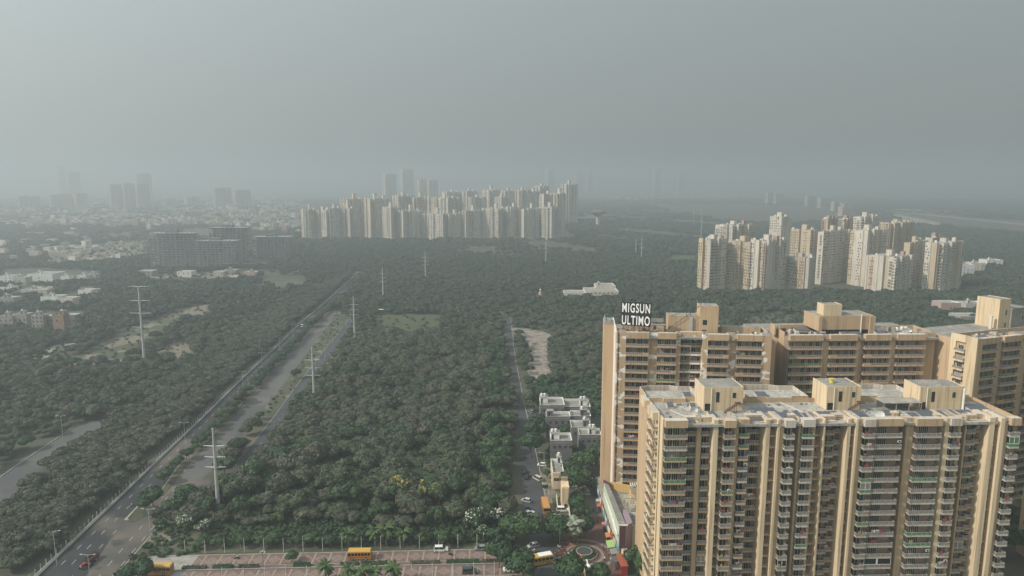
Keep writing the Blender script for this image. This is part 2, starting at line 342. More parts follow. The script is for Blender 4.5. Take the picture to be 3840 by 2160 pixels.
def strip(name, x0, x1, a, b, z0, z1, m, kind='structure', label=None):
    """a band along the avenue between a and b metres from its far kerb line"""
    mb = MB(); c = (a + b) / 2; L = x1 - x0; w = abs(a - b) / 2
    if z1 - z0 < .02: mb.sheet([(-L / 2, -w), (L / 2, -w), (L / 2, w), (-L / 2, w)], 0)
    else: mb.box(-L / 2, L / 2, -w, w, z0, z1)
    o = mb.build(name, M[m], kind=kind); xm = (x0 + x1) / 2
    o.location = (xm, AV(xm) + c, z1 if z1 - z0 < .02 else 0); o.rotation_euler = (0, 0, ANG); return o
strip('brick_pavement', -97, 3.5, -6.1, 0, .035, .036, 'pavers')
strip('brick_pavement', -97, 3.5, -14.4, -8.6, .035, .036, 'pavers')
strip('avenue_apron', -112, -97, -17, 0, .033, .034, 'conc')
strip('kerb', -112, 0, 0, .35, 0, .15, 'kerb'); strip('footpath', -104, 0, .35, 1.5, 0, .10, 'lawn')
strip('kerb', -104, 0, -14.8, -14.4, 0, .15, 'kerb'); strip('grass_verge', -104, 4, -22, -14.8, 0, .06, 'grassy'); strip('kerb', -104, 0, -8.2, -7.9, 0, .18, 'kerb'); strip('drain_strip', -112, 1, -8.6, -8.2, .038, .039, 'kerbdark')
strip('kerb', -97, 0, -6.3, -6.1, 0, .15, 'kerb'); strip('median_soil', -97, 0, -7.9, -6.3, 0, .10, 'redsoil')
# splitter island between main road and second road
tip = P([(466, 1951), (524, 1891), (629, 1784), (766, 1640)]); 
isl_l = [c1R[i] for i in range(len(c1R)) if c1R[i][1] > tip[0][1]][:]
isl = [tip[0]] + P([(480, 1958), (505, 1957), (547, 1933), (621, 1850), (704, 1746), (882, 1560), (965, 1453), (1015, 1395), (1085, 1328), (1147, 1262)])
isl_r = isl[3:]
isl_left = [p for p in c1R if p[1] > tip[1][1] and p[1] < isl[-1][1]]
mb = MB(); mb.prism(([tip[0]] + isl[1:] + isl_left[::-1])[::1], 0, .14); mb.build('median_island', M['grassy'], kind='structure')
mb = MB(); mb.prism(off([tip[1], tip[0]], 0) + [(tip[0][0] + .5, tip[0][1] - .4), (tip[0][0] + 1.6, tip[0][1] - .3), (tip[0][0] + 1.6, tip[0][1] + .1), (tip[0][0] + .8, tip[0][1] + .4), (tip[1][0] + .4, tip[1][1])], .1, .3); mb.build('kerb', M['kerb'], kind='structure')
g3 = c2R[3:] + r3L[5:][::-1]
mb = MB(); mb.prism(g3, 0, .1); mb.build('grass_verge', M['grassy'], kind='structure')
for nm, pts, m, z in (('lawn', [(1396, 1184), (1660, 1184), (1668, 1250), (1560, 1262), (1400, 1256)], 'lawn', .02),
    ('rubble_field', [(1915, 1229), (1997, 1233), (2076, 1258), (2065, 1312), (2059, 1357), (2080, 1399), (2080, 1436), (1990, 1430), (1975, 1391), (1983, 1357), (1966, 1312), (1938, 1262)], 'rubble', .02),
    ('rough_field', [(240, 1385), (330, 1290), (560, 1200), (700, 1150), (790, 1140), (800, 1190), (740, 1250), (700, 1330), (560, 1375), (530, 1350), (400, 1355)], 'grassy', .02),
    ('dirt_patch', [(560, 1335), (620, 1300), (690, 1270), (715, 1300), (735, 1350), (640, 1345)], 'dirt', .03),
    ('dirt_patch', [(670, 1175), (720, 1155), (785, 1140), (775, 1175), (700, 1185)], 'dirt', .03),
    ('dirt_patch', [(255, 1432), (300, 1425), (320, 1440), (300, 1450), (262, 1445)], 'rubble', .03),
    ('dirt_patch', [(290, 1460), (330, 1456), (335, 1472), (300, 1478)], 'rubble', .03),
    ('dirt_patch', [(60, 1525), (110, 1515), (130, 1522), (90, 1535)], 'rubble', .03),
    ('dirt_patch', [(380, 1310), (430, 1270), (560, 1250), (540, 1280)], 'dirt', .03),
    ('village_ground', [(300, 1066), (640, 1030), (880, 1020), (960, 1055), (700, 1070), (420, 1075)], 'dirt', .02),
    ('village_ground', [(180, 930), (560, 900), (560, 960), (380, 985), (190, 995)], 'dirt', .02),
    ('lawn', [(560, 1045), (760, 1040), (740, 1060), (520, 1066)], 'lawn', .035),
    ('farmland', [(2400, 770), (3050, 772), (3200, 800), (3260, 830), (2900, 840), (2600, 812), (2420, 790)], 'farfield', .02),
    ('farmland', [(2780, 1180), (2990, 1178), (3000, 1230), (2800, 1230)], 'farfield', .02),
    ('farmland', [(3300, 790), (3840, 830), (4100, 860), (3900, 880), (3400, 830)], 'farfield', .02),
    ('lawn', [(2520, 955), (2620, 958), (2620, 985), (2480, 985)], 'lawn', .02),
    ('dirt_patch', [(1640, 950), (1720, 940), (1790, 948), (1780, 962), (1700, 966)], 'dirt', .03),
    ('dirt_patch', [(1700, 1032), (1830, 1026), (1850, 1040), (1760, 1045)], 'dirt', .03),
    ('roadside_dirt', [(2040, 1745), (2075, 1750), (2105, 1880), (2110, 1960), (2048, 1905), (2028, 1800)], 'dirt', .026),
    ('junction_verge', [(468, 2118), (584, 1984), (640, 1930), (675, 1905), (700, 1990), (760, 2078), (560, 2100)], 'grassy', .02)):
    mb = MB(); pp = P(pts); rj = random.Random(len(pts) + int(pts[0][0])); out = []
    for i in range(len(pp)):
        a, b = Vector(pp[i]), Vector(pp[(i + 1) % len(pp)]); t = (b - a); nn = Vector((t.y, -t.x)); n_ = 7 if nm not in ('lawn', 'junction_verge') else 1
        for k in range(n_): q = a + t * (k / n_) + nn * (rj.uniform(-.07, .07) if k else 0); out.append(tuple(q))
    mb.sheet(out, z); mb.build(nm, M[m], kind='structure')
lr = P([(472, 1353), (360, 1360), (250, 1366), (186, 1366), (140, 1352), (178, 1320), (215, 1298), (275, 1285)])
mb = MB(); mb.band(off(line(lr, 24), -4), off(line(lr, 24), 4), .05); mb.build('lane', M['kerb'], kind='structure')
fr = P([(3200, 782), (3440, 802), (3840, 842), (4200, 880)]); mb = MB(); mb.band(off(fr, -12), off(fr, 12), .06); mb.build('distant_road', M['kerb'], kind='structure')
# lane dashes: painted sheets on the asphalt
mb = MB()
for o_ in (3.9, 6.9, 10.6):
    ln = line(off(RL, o_), 400)
    for i in range(0, 200, 5):
        if o_ > 10 and ln[i][1] > 226: continue
        a, b = Vector(ln[i]), Vector(ln[i + 1]); b = a + (b - a).normalized() * 2.6; t = (b - a).normalized(); nx = Vector((t.y, -t.x)) * .085
        mb.quad((*(a - nx), .034), (*(a + nx), .034), (*(b + nx), .034), (*(b - nx), .034))
for base in (17.5, 21.5):
    for k in range(9):
        y = 184 + k * 7.2; x = -139.3 + base - (y - 186) * .105; mb.quad((x - .09, y, .034), (x + .09, y, .034), (x - .2, y + 2.8, .034), (x - .38, y + 2.8, .034))
ln = line([((a[0] + b[0]) / 2, (a[1] + b[1]) / 2) for a, b in zip(r3L[3:], r3R[3:])], 120)
for i in range(0, 118, 3):
    a, b = Vector(ln[i]), Vector(ln[i + 1]); t = (b - a).normalized(); nx = Vector((t.y, -t.x)) * .08; b = a + t * 1.8
    mb.quad((*(a - nx), .034), (*(a + nx), .034), (*(b + nx), .034), (*(b - nx), .034))
mb.build('lane_markings', M['mark'], kind='structure')
for nm, L, w, h in (('kerb', off(r3R[3:], .2), .3, .15), ('kerb', off(r3L[4:], -.2), .25, .14), ('kerb', P([(468, 2118), (584, 1986), (640, 1928), (675, 1903), (787, 1836)]), .3, .15), ('kerb', off(c1R, 0)[4:26], .25, .16),
    ('kerb', P([(0, 1790), (75, 1738), (166, 1676), (300, 1585)]), .35, .3), ('kerb', off(sideR[3:], .2), .3, .14), ('kerb', P([(380, 1350), (430, 1350), (472, 1349)]), .4, .2)):
    mb = MB(); A, B = off(L, 0), off(L, w)
    for i in range(len(A) - 1): mb.hexa([(*A[i], 0), (*B[i], 0), (*B[i + 1], 0), (*A[i + 1], 0), (*A[i], h), (*B[i], h), (*B[i + 1], h), (*A[i + 1], h)])
    mb.build(nm, M['kerb'], kind='structure')
# crash barrier along the main road: rail, low wall, posts
bar = empty('crash_barrier', (0, 0, 0), 0, 'long pale double rail barrier with short posts along the left edge of the main road', 'barrier')
mb = MB(); A, B = off(RL, 0), off(RL, .22)
for i in range(len(A) - 1): mb.hexa([(*A[i], 0), (*B[i], 0), (*B[i + 1], 0), (*A[i + 1], 0), (*A[i], .75), (*B[i], .75), (*B[i + 1], .75), (*A[i + 1], .75)])
mb.build('parapet', mat('barrier_concrete', (.50, .49, .46), .8, (.36, .35, .33), .5), bar)
mb = MB(); A, B = off(RL, .75), off(RL, .9)
for i in range(len(A) - 1): mb.hexa([(*A[i], .4), (*B[i], .4), (*B[i + 1], .4), (*A[i + 1], .4), (*A[i], .7), (*B[i], .7), (*B[i + 1], .7), (*A[i + 1], .7)])
mb.build('guard_rail', M['galv'], bar)
pm = MB(); pm.box(-.12, .12, -.12, .12, 0, 2.1); pm = pm.mesh('post', M['conc'])
for p in line(off(RL, -.35), 260)[4:150]: inst('post', pm, bar, (*p, 0))
# ------------------------------------------------------------------ trees
def crown_mesh(name, seed, mats, w=4.0, h=3.2, base=2.6, lobes=11, cards=1300, size=.55, flat=.75, flowers=0, core=True):
    rs = np.random.RandomState(seed); lb = []
    for i in range(lobes):
        a = rs.uniform(0, 2 * np.pi); q = w * .62 * np.sqrt(rs.uniform(0, 1)) if i else 0
        r = w * rs.uniform(.28, .5); z = base + h * (.35 + .5 * (1 - (q / w) ** 2) * rs.uniform(.6, 1.15)); lb.append((q * math.cos(a), q * math.sin(a), z, r))
    lb = np.array(lb); per = np.maximum(1, (cards * lb[:, 3] ** 2 / (lb[:, 3] ** 2).sum()).astype(int))
    C, Nn = [], []
    for (x, y, z, r), k in zip(lb, per):
        d = rs.normal(size=(k, 3)); d[:, 2] = np.abs(d[:, 2]) * 1.0 - .45; d /= np.linalg.norm(d, axis=1)[:, None]
        rr = r * rs.uniform(.86, 1.08, (k, 1)); C.append(np.array([x, y, z]) + d * rr * np.array([1, 1, flat])); Nn.append(d)
    C = np.concatenate(C); Nn = np.concatenate(Nn)
    k = len(C); nn = Nn + rs.normal(size=(k, 3)) * .34; nn /= np.linalg.norm(nn, axis=1)[:, None]
    t = np.cross(nn, rs.normal(size=(k, 3))); t /= np.linalg.norm(t, axis=1)[:, None]; b = np.cross(nn, t)
    s = size * rs.uniform(.55, 1.25, (k, 1)); t = t * s * .62; b = b * s * .62
    V = np.stack([C - t - b * .4, C + t * .3 - b, C + t + b * .4, C - t * .3 + b], 1).reshape(-1, 3)
    F = [(4 * i, 4 * i + 1, 4 * i + 2, 4 * i + 3) for i in range(k)]; m = MB(); m.v = [tuple(v) for v in V.tolist()]; m.f = F
    m.m = [1 if (flowers and rs.uniform() < flowers) else 0 for i in range(k)]
    if core:
        for (x, y, z, r) in lb[:8]: m.ball((x, y, z - r * .05), r * .88, r * .88, r * flat * .86, 8, 5)
    return m.mesh(name, mats)
def trunk_mesh(h=3.4, r=.22, limbs=4, seed=0):
    rr = random.Random(seed); m = MB(); m.tube((0, 0, -.1), (0, 0, h * .6), r, r * .7, 6); m.tube((0, 0, h * .6), (.1, 0, h), r * .7, r * .45, 6)
    for i in range(limbs):
        a = i * 6.283 / limbs + rr.random(); m.tube((0, 0, h * .55), (math.cos(a) * 1.5, math.sin(a) * 1.5, h + .9), r * .45, r * .15, 5)
    return m.mesh('trunk', M['bark'])
def tree_proto(name, cm, label, group, loc, tm, sc=1.0, rz=0, cat='tree'):
    t = empty(name, loc, rz, label, cat, group); t.scale = (sc,) * 3
    a = link('crown', cm, t); b = link('trunk', tm, t); KIDS[t.name] = [a, b]; return t
TR = [trunk_mesh(3.4, .22, 4, i) for i in range(3)]
CR = [crown_mesh('crown', 10 + i, M['leaf'], 4.6, 3.6 + .5 * (i % 3), 1.8, 12 + i % 4, 1700, .5) for i in range(6)]
CS = [crown_mesh('crown', 30 + i, M['leafs'], 4.9, 2.8, 1.8, 12, 1500, .48, .66) for i in range(4)]
CG = [crown_mesh('crown', 50 + i, M['leafg'], 4.0, 3.8, 2.0, 13, 1600, .5, .9) for i in range(4)]
CF = [crown_mesh('crown', 70 + i, M['leaff'], 5.2, 3.2, 1.0, 9, 420, 1.15, .7) for i in range(5)]
bushes = [crown_mesh('crown', 90 + i, M['leafg'], 1.5, .9, .1, 5, 300, .3, .9) for i in range(2)]
def grid_pts(poly, step, seed, jit=.42):
    rs = np.random.RandomState(seed); xs = [p[0] for p in poly]; ys = [p[1] for p in poly]
    X, Y = np.meshgrid(np.arange(min(xs), max(xs), step), np.arange(min(ys), max(ys), step * .9)); X = X + ((np.arange(X.shape[0]) % 2) * step / 2)[:, None]
    X = (X + rs.uniform(-jit, jit, X.shape) * step).ravel(); Y = (Y + rs.uniform(-jit, jit, Y.shape) * step).ravel()
    k = inpoly_np(X, Y, poly); return X[k], Y[k]
r3edge = off(r3R, 8.5); sedge = off(sideL, -4.5)
forest = [(-101, 216), (-70, 221), (-30, 223), (-5, 218)] + [p for p in sedge if 219 < p[1] < 575] + P([(1700, 1262), (1570, 1268), (1420, 1262)]) + [p for p in r3edge if 215 < p[1] < 500][::-1]
clear1 = P([(1590, 1915), (1800, 1912), (1815, 2030), (1640, 2040)])
X, Y = grid_pts(forest, 5.3, 3)
k = ~inpoly_np(X, Y, clear1) & (np.sin(X * .09 + 2) * np.sin(Y * .07 + 1) + np.random.RandomState(8).uniform(-.3, .3, X.shape) > -.93); X, Y = X[k], Y[k]; o_ = np.argsort(np.hypot(X, Y)); X, Y = X[o_], Y[o_]
protos = []
NEAR = 290
for i in range(NEAR):
    x, y = float(X[i]), float(Y[i]); s = R.choice((.7, .85, 1, 1, 1.2, 1.35)) * R.uniform(.9, 1.1) * (.72 if y < 225 else 1)
    edge_green = x > -12 or (x < -92)
    cm = CG[i % 4] if (edge_green and R.random() < .75) or R.random() < .14 else CR[i % 6]
    lab = ('tree in the wood behind the nearest pylon', 'tree in the wood left of the yellow blossom', 'tree in the wood above the yellow blossom', 'tree in the wood beside the side road')[min(3, int((x + 103) / 27))] + (', front edge' if y < 232 else (', next ranks back' if y < 262 else ', deeper in'))
    t = tree_proto('woodland_tree', cm, ('deep green ' if cm in CG else 'dusty olive ') + lab, 'trees in the near half of the central wood', (x, y, 0), TR[i % 3], s, R.uniform(0, 6.28))
    t.scale = (s * R.uniform(.9, 1.1), s * R.uniform(.9, 1.1), s * R.uniform(.75, 1.2))
rest = [(float(a), float(b), R.uniform(.65, 1.35), 0 if not (a > -14 and R.random() < .6) else 1) for a, b in zip(X[NEAR:], Y[NEAR:])]
# the strip of trees between the service road and the main road
strip_poly = [p for p in off(RL, -4.0)] + [p for p in off(SV, 3.5) if p[1] < 720][::-1]
X, Y = grid_pts(strip_poly, 5.0, 5); o_ = np.argsort(np.hypot(X, Y)); X, Y = X[o_], Y[o_]
fr_ = [(float(a), float(b)) for a, b in zip(X, Y) if abs(a) < .78 * b + 5]
for i, (x, y) in enumerate(fr_[:290]):
    s = R.uniform(.75, 1.1); t = tree_proto('acacia_tree', CS[i % 4], 'grey green tree in the belt beside the barrier, ' + ('nearest stretch' if y < 215 else ('level with the tractor' if y < 245 else ('level with the island tip' if y < 280 else 'beyond the island tip'))), 'trees in the near end of the roadside belt', (x, y, 0), TR[i % 3], s, R.uniform(0, 6.28))
    t.scale = (s, s, s * R.uniform(.8, 1.15))
rest_s = [(x, y, R.uniform(.8, 1.15), 2) for x, y in fr_[290:]]
# wide surroundings
EX = []
def addx(poly): EX.append(poly)
for A, B, m_ in ((off(RL, -6), off(c1R, 2), 0), (c2L, c2R, 2), (r3L, r3R, 2), ([p for p in off(SV, -16) if p[1] < 330], [p for p in off(SV, 3) if p[1] < 330], 0), (sideL, sideR, 3)): addx(list(off(A, -m_)) + list(off(B, m_))[::-1])
addx(forest); addx(strip_poly); addx(c2R[3:] + r3L[5:][::-1]); addx(P([(547, 1900), (704, 1720), (882, 1540), (969, 1540), (860, 1680), (700, 1900)]))
for pts in ([(1390, 1180), (1665, 1180), (1675, 1255), (1560, 1262), (1400, 1256)], [(1920, 1229), (1997, 1233), (2076, 1258), (2065, 1312), (2059, 1357), (2080, 1399), (2080, 1440), (1990, 1440), (1975, 1391), (1985, 1357), (1968, 1312), (1950, 1262)],
    [(590, 1340), (620, 1300), (690, 1270), (715, 1300), (735, 1350), (640, 1345)], [(300, 1340), (420, 1265), (560, 1200), (700, 1150), (790, 1140), (800, 1185), (690, 1210), (560, 1290), (480, 1345)],
    [(2420, 768), (3050, 772), (3200, 800), (3260, 830), (2900, 840), (2600, 812)], [(3300, 790), (3840, 830), (4100, 860), (3900, 885), (3400, 835)], [(2770, 1180), (2990, 1178), (3000, 1232), (2800, 1240)],
    [(2520, 955), (2620, 958), (2620, 985), (2480, 985)], [(0, 1010), (120, 1005), (380, 1015), (372, 1060), (60, 1075), (0, 1075)],
    [(540, 1030), (760, 1022), (930, 1010), (960, 1045), (760, 1064), (540, 1066)], [(180, 930), (560, 900), (560, 960), (380, 985), (190, 995)], [(556, 985), (1110, 960), (1110, 985), (760, 1012), (560, 1012)],
    [(2116, 1090), (2330, 1082), (2320, 1122), (2110, 1122)], [(120, 1372), (120, 1340), (260, 1275), (300, 1290), (250, 1330), (480, 1345), (470, 1372)], [(0, 1105), (60, 1100), (54, 1150), (0, 1160)], [(70, 1075), (180, 1075), (180, 1110), (70, 1112)],
    [(150, 1105), (300, 1100), (290, 1150), (150, 1152)], [(0, 1175), (300, 1165), (290, 1250), (0, 1240)], [(288, 1075), (370, 1075), (370, 1115), (290, 1118)], [(1995, 1440), (2250, 1440), (2250, 1600), (2000, 1600)],
    [(2010, 1560), (2050, 1560), (2250, 1700), (2250, 1890), (2040, 1890)]): addx(P(pts))
addx([(-700, 180), (-700, 200), (3, 214), (3, 180)]); addx([(0, 100), (0, 260), (15, 345), (45, 345), (70, 250), (400, 250), (400, 100)])
addx([(15, 210), (200, 210), (200, 268), (15, 268)]); addx([(195, 700), (480, 700), (500, 900), (240, 900)]); addx([(-430, 1345), (130, 1345), (130, 1700), (-430, 1700)])
def scatter(y0, y1, step, seed, keep=1.0, gaps=None):
    rs = np.random.RandomState(seed); poly = [(-.8 * y0 - 40, y0), (.8 * y0 + 40, y0), (.8 * y1 + 40, y1), (-.8 * y1 - 40, y1)]
    X, Y = grid_pts(poly, step, seed); k = np.ones(X.shape, bool)
    for e in EX:
        k &= ~inpoly_np(X, Y, e)
    # openness: fewer trees where a slow wave is low
    f = np.sin(X * .012 + 1.3) * np.sin(Y * .009 + .4) + .6 * np.sin(X * .031 + Y * .017) + rs.uniform(-.5, .5, X.shape)
    k &= f > np.where((X < -185) & (Y < 560) & (Y > 285), -.12, 0) + np.where((X > -5) & (Y < 620), -2.2, (-1.05 if gaps is None else gaps))
    return X[k], Y[k]
def to_list(X, Y, a, b, kinds): return [(float(x), float(y), R.uniform(a, b), R.choice(kinds)) for x, y in zip(X, Y)]
A1 = scatter(205, 520, 6.0, 11, gaps=-.62); mid = to_list(*A1, .6, 1.1, (0, 0, 1, 2))
mid = [q for q in mid if not (q[0] > 30 and q[1] < 262)]
A2 = scatter(520, 1100, 7.6, 12, gaps=-.85); mid2 = to_list(*A2, .75, 1.25, (0, 1, 2))
A3 = scatter(1100, 1900, 12, 13, gaps=-.5); far1 = to_list(*A3, 1.0, 1.6, (0,))
A4 = scatter(1900, 4200, 26, 14, gaps=-.1); far2 = to_list(*A4, 1.8, 3.0, (0,))
def scatter_object(name, pts, sources, label, squash=1.0):
    """a wood of many crowns as one object: points carrying instances of the crown meshes"""
    me = bpy.data.meshes.new(name); me.from_pydata([(p[0], p[1], 0) for p in pts], [], [])
    a = me.attributes.new('pick', 'INT', 'POINT'); a.data.foreach_set('value', [p[3] for p in pts])
    s = me.attributes.new('size', 'FLOAT_VECTOR', 'POINT'); sc = []
    for p in pts: sc += [p[2] * R.uniform(.9, 1.1), p[2], p[2] * R.uniform(.75, 1.15) * squash]
    s.data.foreach_set('vector', sc)
    q = me.attributes.new('turn', 'FLOAT_VECTOR', 'POINT'); tv = []
    for p in pts: tv += [0, 0, R.uniform(0, 6.28)]
    q.data.foreach_set('vector', tv)
    o = link(name, me); tag(o, label, 'woodland', None, 'stuff')
    ng = bpy.data.node_groups.new(name, 'GeometryNodeTree'); ng.interface.new_socket('Geometry', in_out='INPUT', socket_type='NodeSocketGeometry'); ng.interface.new_socket('Geometry', in_out='OUTPUT', socket_type='NodeSocketGeometry')
    gi = ng.nodes.new('NodeGroupInput'); go = ng.nodes.new('NodeGroupOutput'); ip = ng.nodes.new('GeometryNodeInstanceOnPoints'); jn = ng.nodes.new('GeometryNodeJoinGeometry')
    for so in reversed(sources):
        oi = ng.nodes.new('GeometryNodeObjectInfo'); oi.inputs['Object'].default_value = so; oi.inputs['As Instance'].default_value = True; ng.links.new(oi.outputs['Geometry'], jn.inputs[0])
    ip.inputs['Pick Instance'].default_value = True
    for nm, ty, sk in (('pick', 'INT', 'Instance Index'), ('turn', 'FLOAT_VECTOR', 'Rotation'), ('size', 'FLOAT_VECTOR', 'Scale')):
        na = ng.nodes.new('GeometryNodeInputNamedAttribute'); na.data_type = ty; na.inputs[0].default_value = nm
        ng.links.new([x for x in na.outputs if x.enabled][0], ip.inputs[sk])
    ng.links.new(gi.outputs[0], ip.inputs['Points']); ng.links.new(jn.outputs[0], ip.inputs['Instance']); ng.links.new(ip.outputs[0], go.inputs[0])
    md = o.modifiers.new('scatter', 'NODES'); md.node_group = ng; return o
def crown_of(me):
    for o in SC.objects:
        if o.type == 'MESH' and o.data == me: return o
# a few single trees whose crowns the woods repeat
def single(name, me, px, label, s=1.0, cat='tree', tm=None, grp=None, z=0, wide=1.0):
    x, y = g(*px) if len(px) == 2 and abs(px[0]) > 0 else px
    t = tree_proto(name, me, label, grp, (x, y, z), tm or TR[0], s, R.uniform(0, 6.28), cat); t.scale = (s * wide, s * wide, s); return t
farsrc = [single('far_tree', CF[i], (x, y), l, 1.5).children for i, (x, y, l) in enumerate([])]
S = [crown_of(CR[i]) for i in range(3)] + [crown_of(CG[i]) for i in range(1, 3)] + [crown_of(CS[i]) for i in range(3)]
def remap(l, m): return [(x, y, s, R.choice(m[k])) for x, y, s, k in l]
MP = {0: (0, 1, 2), 1: (3, 4), 2: (5, 6, 7)}
scatter_object('woodland', remap(rest, MP), S, 'far half of the dense olive wood between the narrow road and the side road')
scatter_object('woodland', remap(rest_s, MP), S, 'distant end of the tree belt narrowing beside the barrier')
scatter_object('woodland', remap(mid, MP), S, 'scrub and trees around the fields left of the roads and behind the grey houses')
# far woods use coarser crowns
fs = []
for i, (px, lab) in enumerate([((1010, 905), 'lone rounded tree before the long row of pale towers'), ((2720, 1150), 'rounded dark tree in the wood behind the sign tower'), ((540, 1010), 'dark tree beside the unfinished grey tower'), ((2010, 1175), 'dark tree at the far end of the side road'), ((1480, 1010), 'dark tree beside the third pylon')]):
    x, y = g(*px); t = tree_proto('broad_tree', CF[i], lab, None, (x, y, 0), TR[0], 1.3, i); fs.append(KIDS[t.name][0])
scatter_object('woodland', remap(mid2, {0: (0, 1), 1: (2, 3), 2: (4,)}), fs, 'broad hazy woodland covering the plain below the pale tower blocks')
scatter_object('woodland', remap(far1, {0: (0, 1, 2, 3, 4)}), fs, 'hazy belts of trees beyond the pale tower blocks', .9)
scatter_object('woodland', remap(far2, {0: (0, 1, 2, 3, 4)}), fs, 'faint treeline fading into the haze on the horizon', .7)
# ------------------------------------------------------------------ the sand coloured towers
FL = 3.0
OPC = {}
def opening_mesh(w, h, leaves):
    """a door or window: pale frame; its dark panes are a sub-part"""
    k = (round(w, 2), round(h, 2), leaves)
    if k not in OPC:
        f = MB(); t = .07
        f.box(0, w, -.05, .03, h - t, h); f.box(0, t, -.05, .03, 0, h - t); f.box(w - t, w, -.05, .03, 0, h - t)
        for i in range(1, leaves): f.box(w * i / leaves - t * .6, w * i / leaves + t * .6, -.045, .03, 0, h - t)
        p = MB(); p.box(t * .9, w - t * .9, -.018, .02, .02, h - t * .8)
        OPC[k] = (f.mesh('frame', M['wframe']), p.mesh('pane', M['pane']))
    return OPC[k]
def opening(name, par, x, y, z, w, h, leaves=2, rz=0):
    f, p = opening_mesh(w, h, leaves); o = inst(name, f, par, (x, y, z), rz); q = link('pane', p, o); return o
BALC = {}
def balcony(par, x, y0, y1, z, w, edge='slabw', rail='rail', rz=0, side=True, solid=0, lip=.35):
    """slab from back wall y1 out to front y0 with parapet lip; railing with posts is a sub-part; 'solid' = plastered share of the rail"""
    k = (round(w, 2), round(y1 - y0, 2), edge, rail, solid, lip)
    if k not in BALC:
        d = y1 - y0; b = MB(); b.box(0, w, 0, d, -.22, -.03); b.box(-.02, w + .02, -.06, .08, -.30, lip - .12)
        if solid:
            a0, a1 = (0, w * solid) if solid > 0 else (w * (1 + solid), w); b.box(a0, a1, -.065, .05, lip - .12, .98)
        r = MB(); q0, q1 = (w * solid if solid > 0 else 0), (w if solid >= 0 else w * (1 + solid))
        r.box(q0 + .05, q1 - .05, -.01, .02, lip - .12, .92, 1)
        r.box(q0, q1, -.035, .035, .92, 1.0, 0); n = max(1, int((q1 - q0) / 1.3))
        for i in range(n + 1): xx = q0 + (q1 - q0) * i / n; r.box(max(q0, xx - .03), min(q1, xx + .03), -.045, -.012, lip - .12, .92, 0)
        for xx in (0, w): r.box(xx - .02, xx + .02, .03, d, lip - .12, .92, 1); r.box(xx - .04, xx + .04, .03, d, .92, .99, 0); b.box(xx - .05, xx + .05, .08, d, -.20, lip - .12)
        BALC[k] = (b.mesh('balcony', M[edge]), r.mesh('railing', [M['railtop'], M[rail]]))
    b, r = BALC[k]; o = inst('balcony', b, par, (x, y0, z), rz); link('railing', r, o); return o
CLOTH = [mat('laundry_%s' % n, c, .9) for n, c in (('red', (.34, .05, .06)), ('white', (.6, .58, .55)), ('blue', (.10, .14, .26)), ('pink', (.45, .22, .25)), ('dark', (.06, .055, .07)), ('yellow', (.5, .36, .1)))]
def laundry_mesh(seed):
    r = random.Random(seed); m = MB(); x = 0
    for i in range(r.randint(3, 5)):
        w = r.uniform(.3, .7); h = r.uniform(.4, .9); y = r.uniform(-.03, .03); c = r.randint(0, 5); n = len(m.v)
        m.box(x, x + w, y - .015, y + .015, 1.35 - h, 1.35, c); x += w + r.uniform(.02, .2)
    m.box(-.1, x, -.01, .01, 1.35, 1.37, 4); return m.mesh('laundry', CLOTH)
LM = [laundry_mesh(i) for i in range(6)]
def dish_mesh(r=.45):
    m = MB(); n = 10; k = len(m.v)
    m.v.append((0, .1, 0))
    for j, (q, dd) in enumerate(((.55, .03), (1, -.1))):
        for i in range(n): a = 6.283 * i / n; m.v.append((q * r * math.cos(a), -dd * 0 + (.1 - .28 * q * q * r), q * r * math.sin(a)))
    for i in range(n):
        j = (i + 1) % n; m.f.append((0, 1 + i, 1 + j)); m.f.append((1 + i, 1 + n + i, 1 + n + j, 1 + j)); m.m += [0, 0]
    m2 = [tuple(c) for c in m.v]; m.tube((0, .08, 0), (0, .15, -r * 1.3), .04, .04, 5, 1); m.tube((0, -.02, 0), (0, -r * .9, .1), .02, .02, 4, 1); return m.mesh('dish', [M['white'], M['galv']])
DISH = dish_mesh(); DISHB = dish_mesh(1.0)
def tank_mesh(r=.62, h=1.25):
    m = MB(); m.tube((0, 0, .0), (0, 0, h * .82), r, r, 12); m.tube((0, 0, h * .82), (0, 0, h * .95), r, r * .45, 12); m.tube((0, 0, h * .95), (0, 0, h), r * .3, r * .3, 10); return m.mesh('water_tank', M['white'])
TANK = tank_mesh()
SOLARC = {}
def solar(x, y, z, w, d, rz, label, grp, h=.9):
    k = (w, d, h)
    if k not in SOLARC:
        b = MB(); b.hexa([(0, 0, 0), (w, 0, 0), (w, d, 0), (0, d, 0), (0, 0, h * .75), (w, 0, h * .75), (w, d, h * 1.25), (0, d, h * 1.25)])
        p = MB(); n = max(2, int(w / 1.05)); fr = MB()
        pm = MB(); ww = w / n; pm.hexa([(.04, -.1, h * .75 - .02), (ww - .04, -.1, h * .75 - .02), (ww - .04, d + .1, h * 1.25 + .06), (.04, d + .1, h * 1.25 + .06), (.04, -.1, h * .75 + .05), (ww - .04, -.1, h * .75 + .05), (ww - .04, d + .1, h * 1.25 + .12), (.04, d + .1, h * 1.25 + .12)])
        SOLARC[k] = (b.mesh('base', M['slabw']), pm.mesh('panel', M['solar']), n, ww)
    b, pm, n, ww = SOLARC[k]; e = empty('solar_array', (x, y, z), rz, label, 'solar panels', grp)
    link('base', b, e)
    for i in range(n): inst('panel', pm, e, (ww * i, 0, 0))
    return e
ACM = MB(); ACM.box(0, .85, 0, .35, 0, .6); ACM.box(.1, .6, -.02, 0, .08, .52, 1); ACM = ACM.mesh('cooler', [M['white'], M['dark']])
def walls(mb, x0, x1, y0, y1, z0, z1, m=0, top=None): mb.box(x0, x1, y0, y1, z0, z1, m, top)
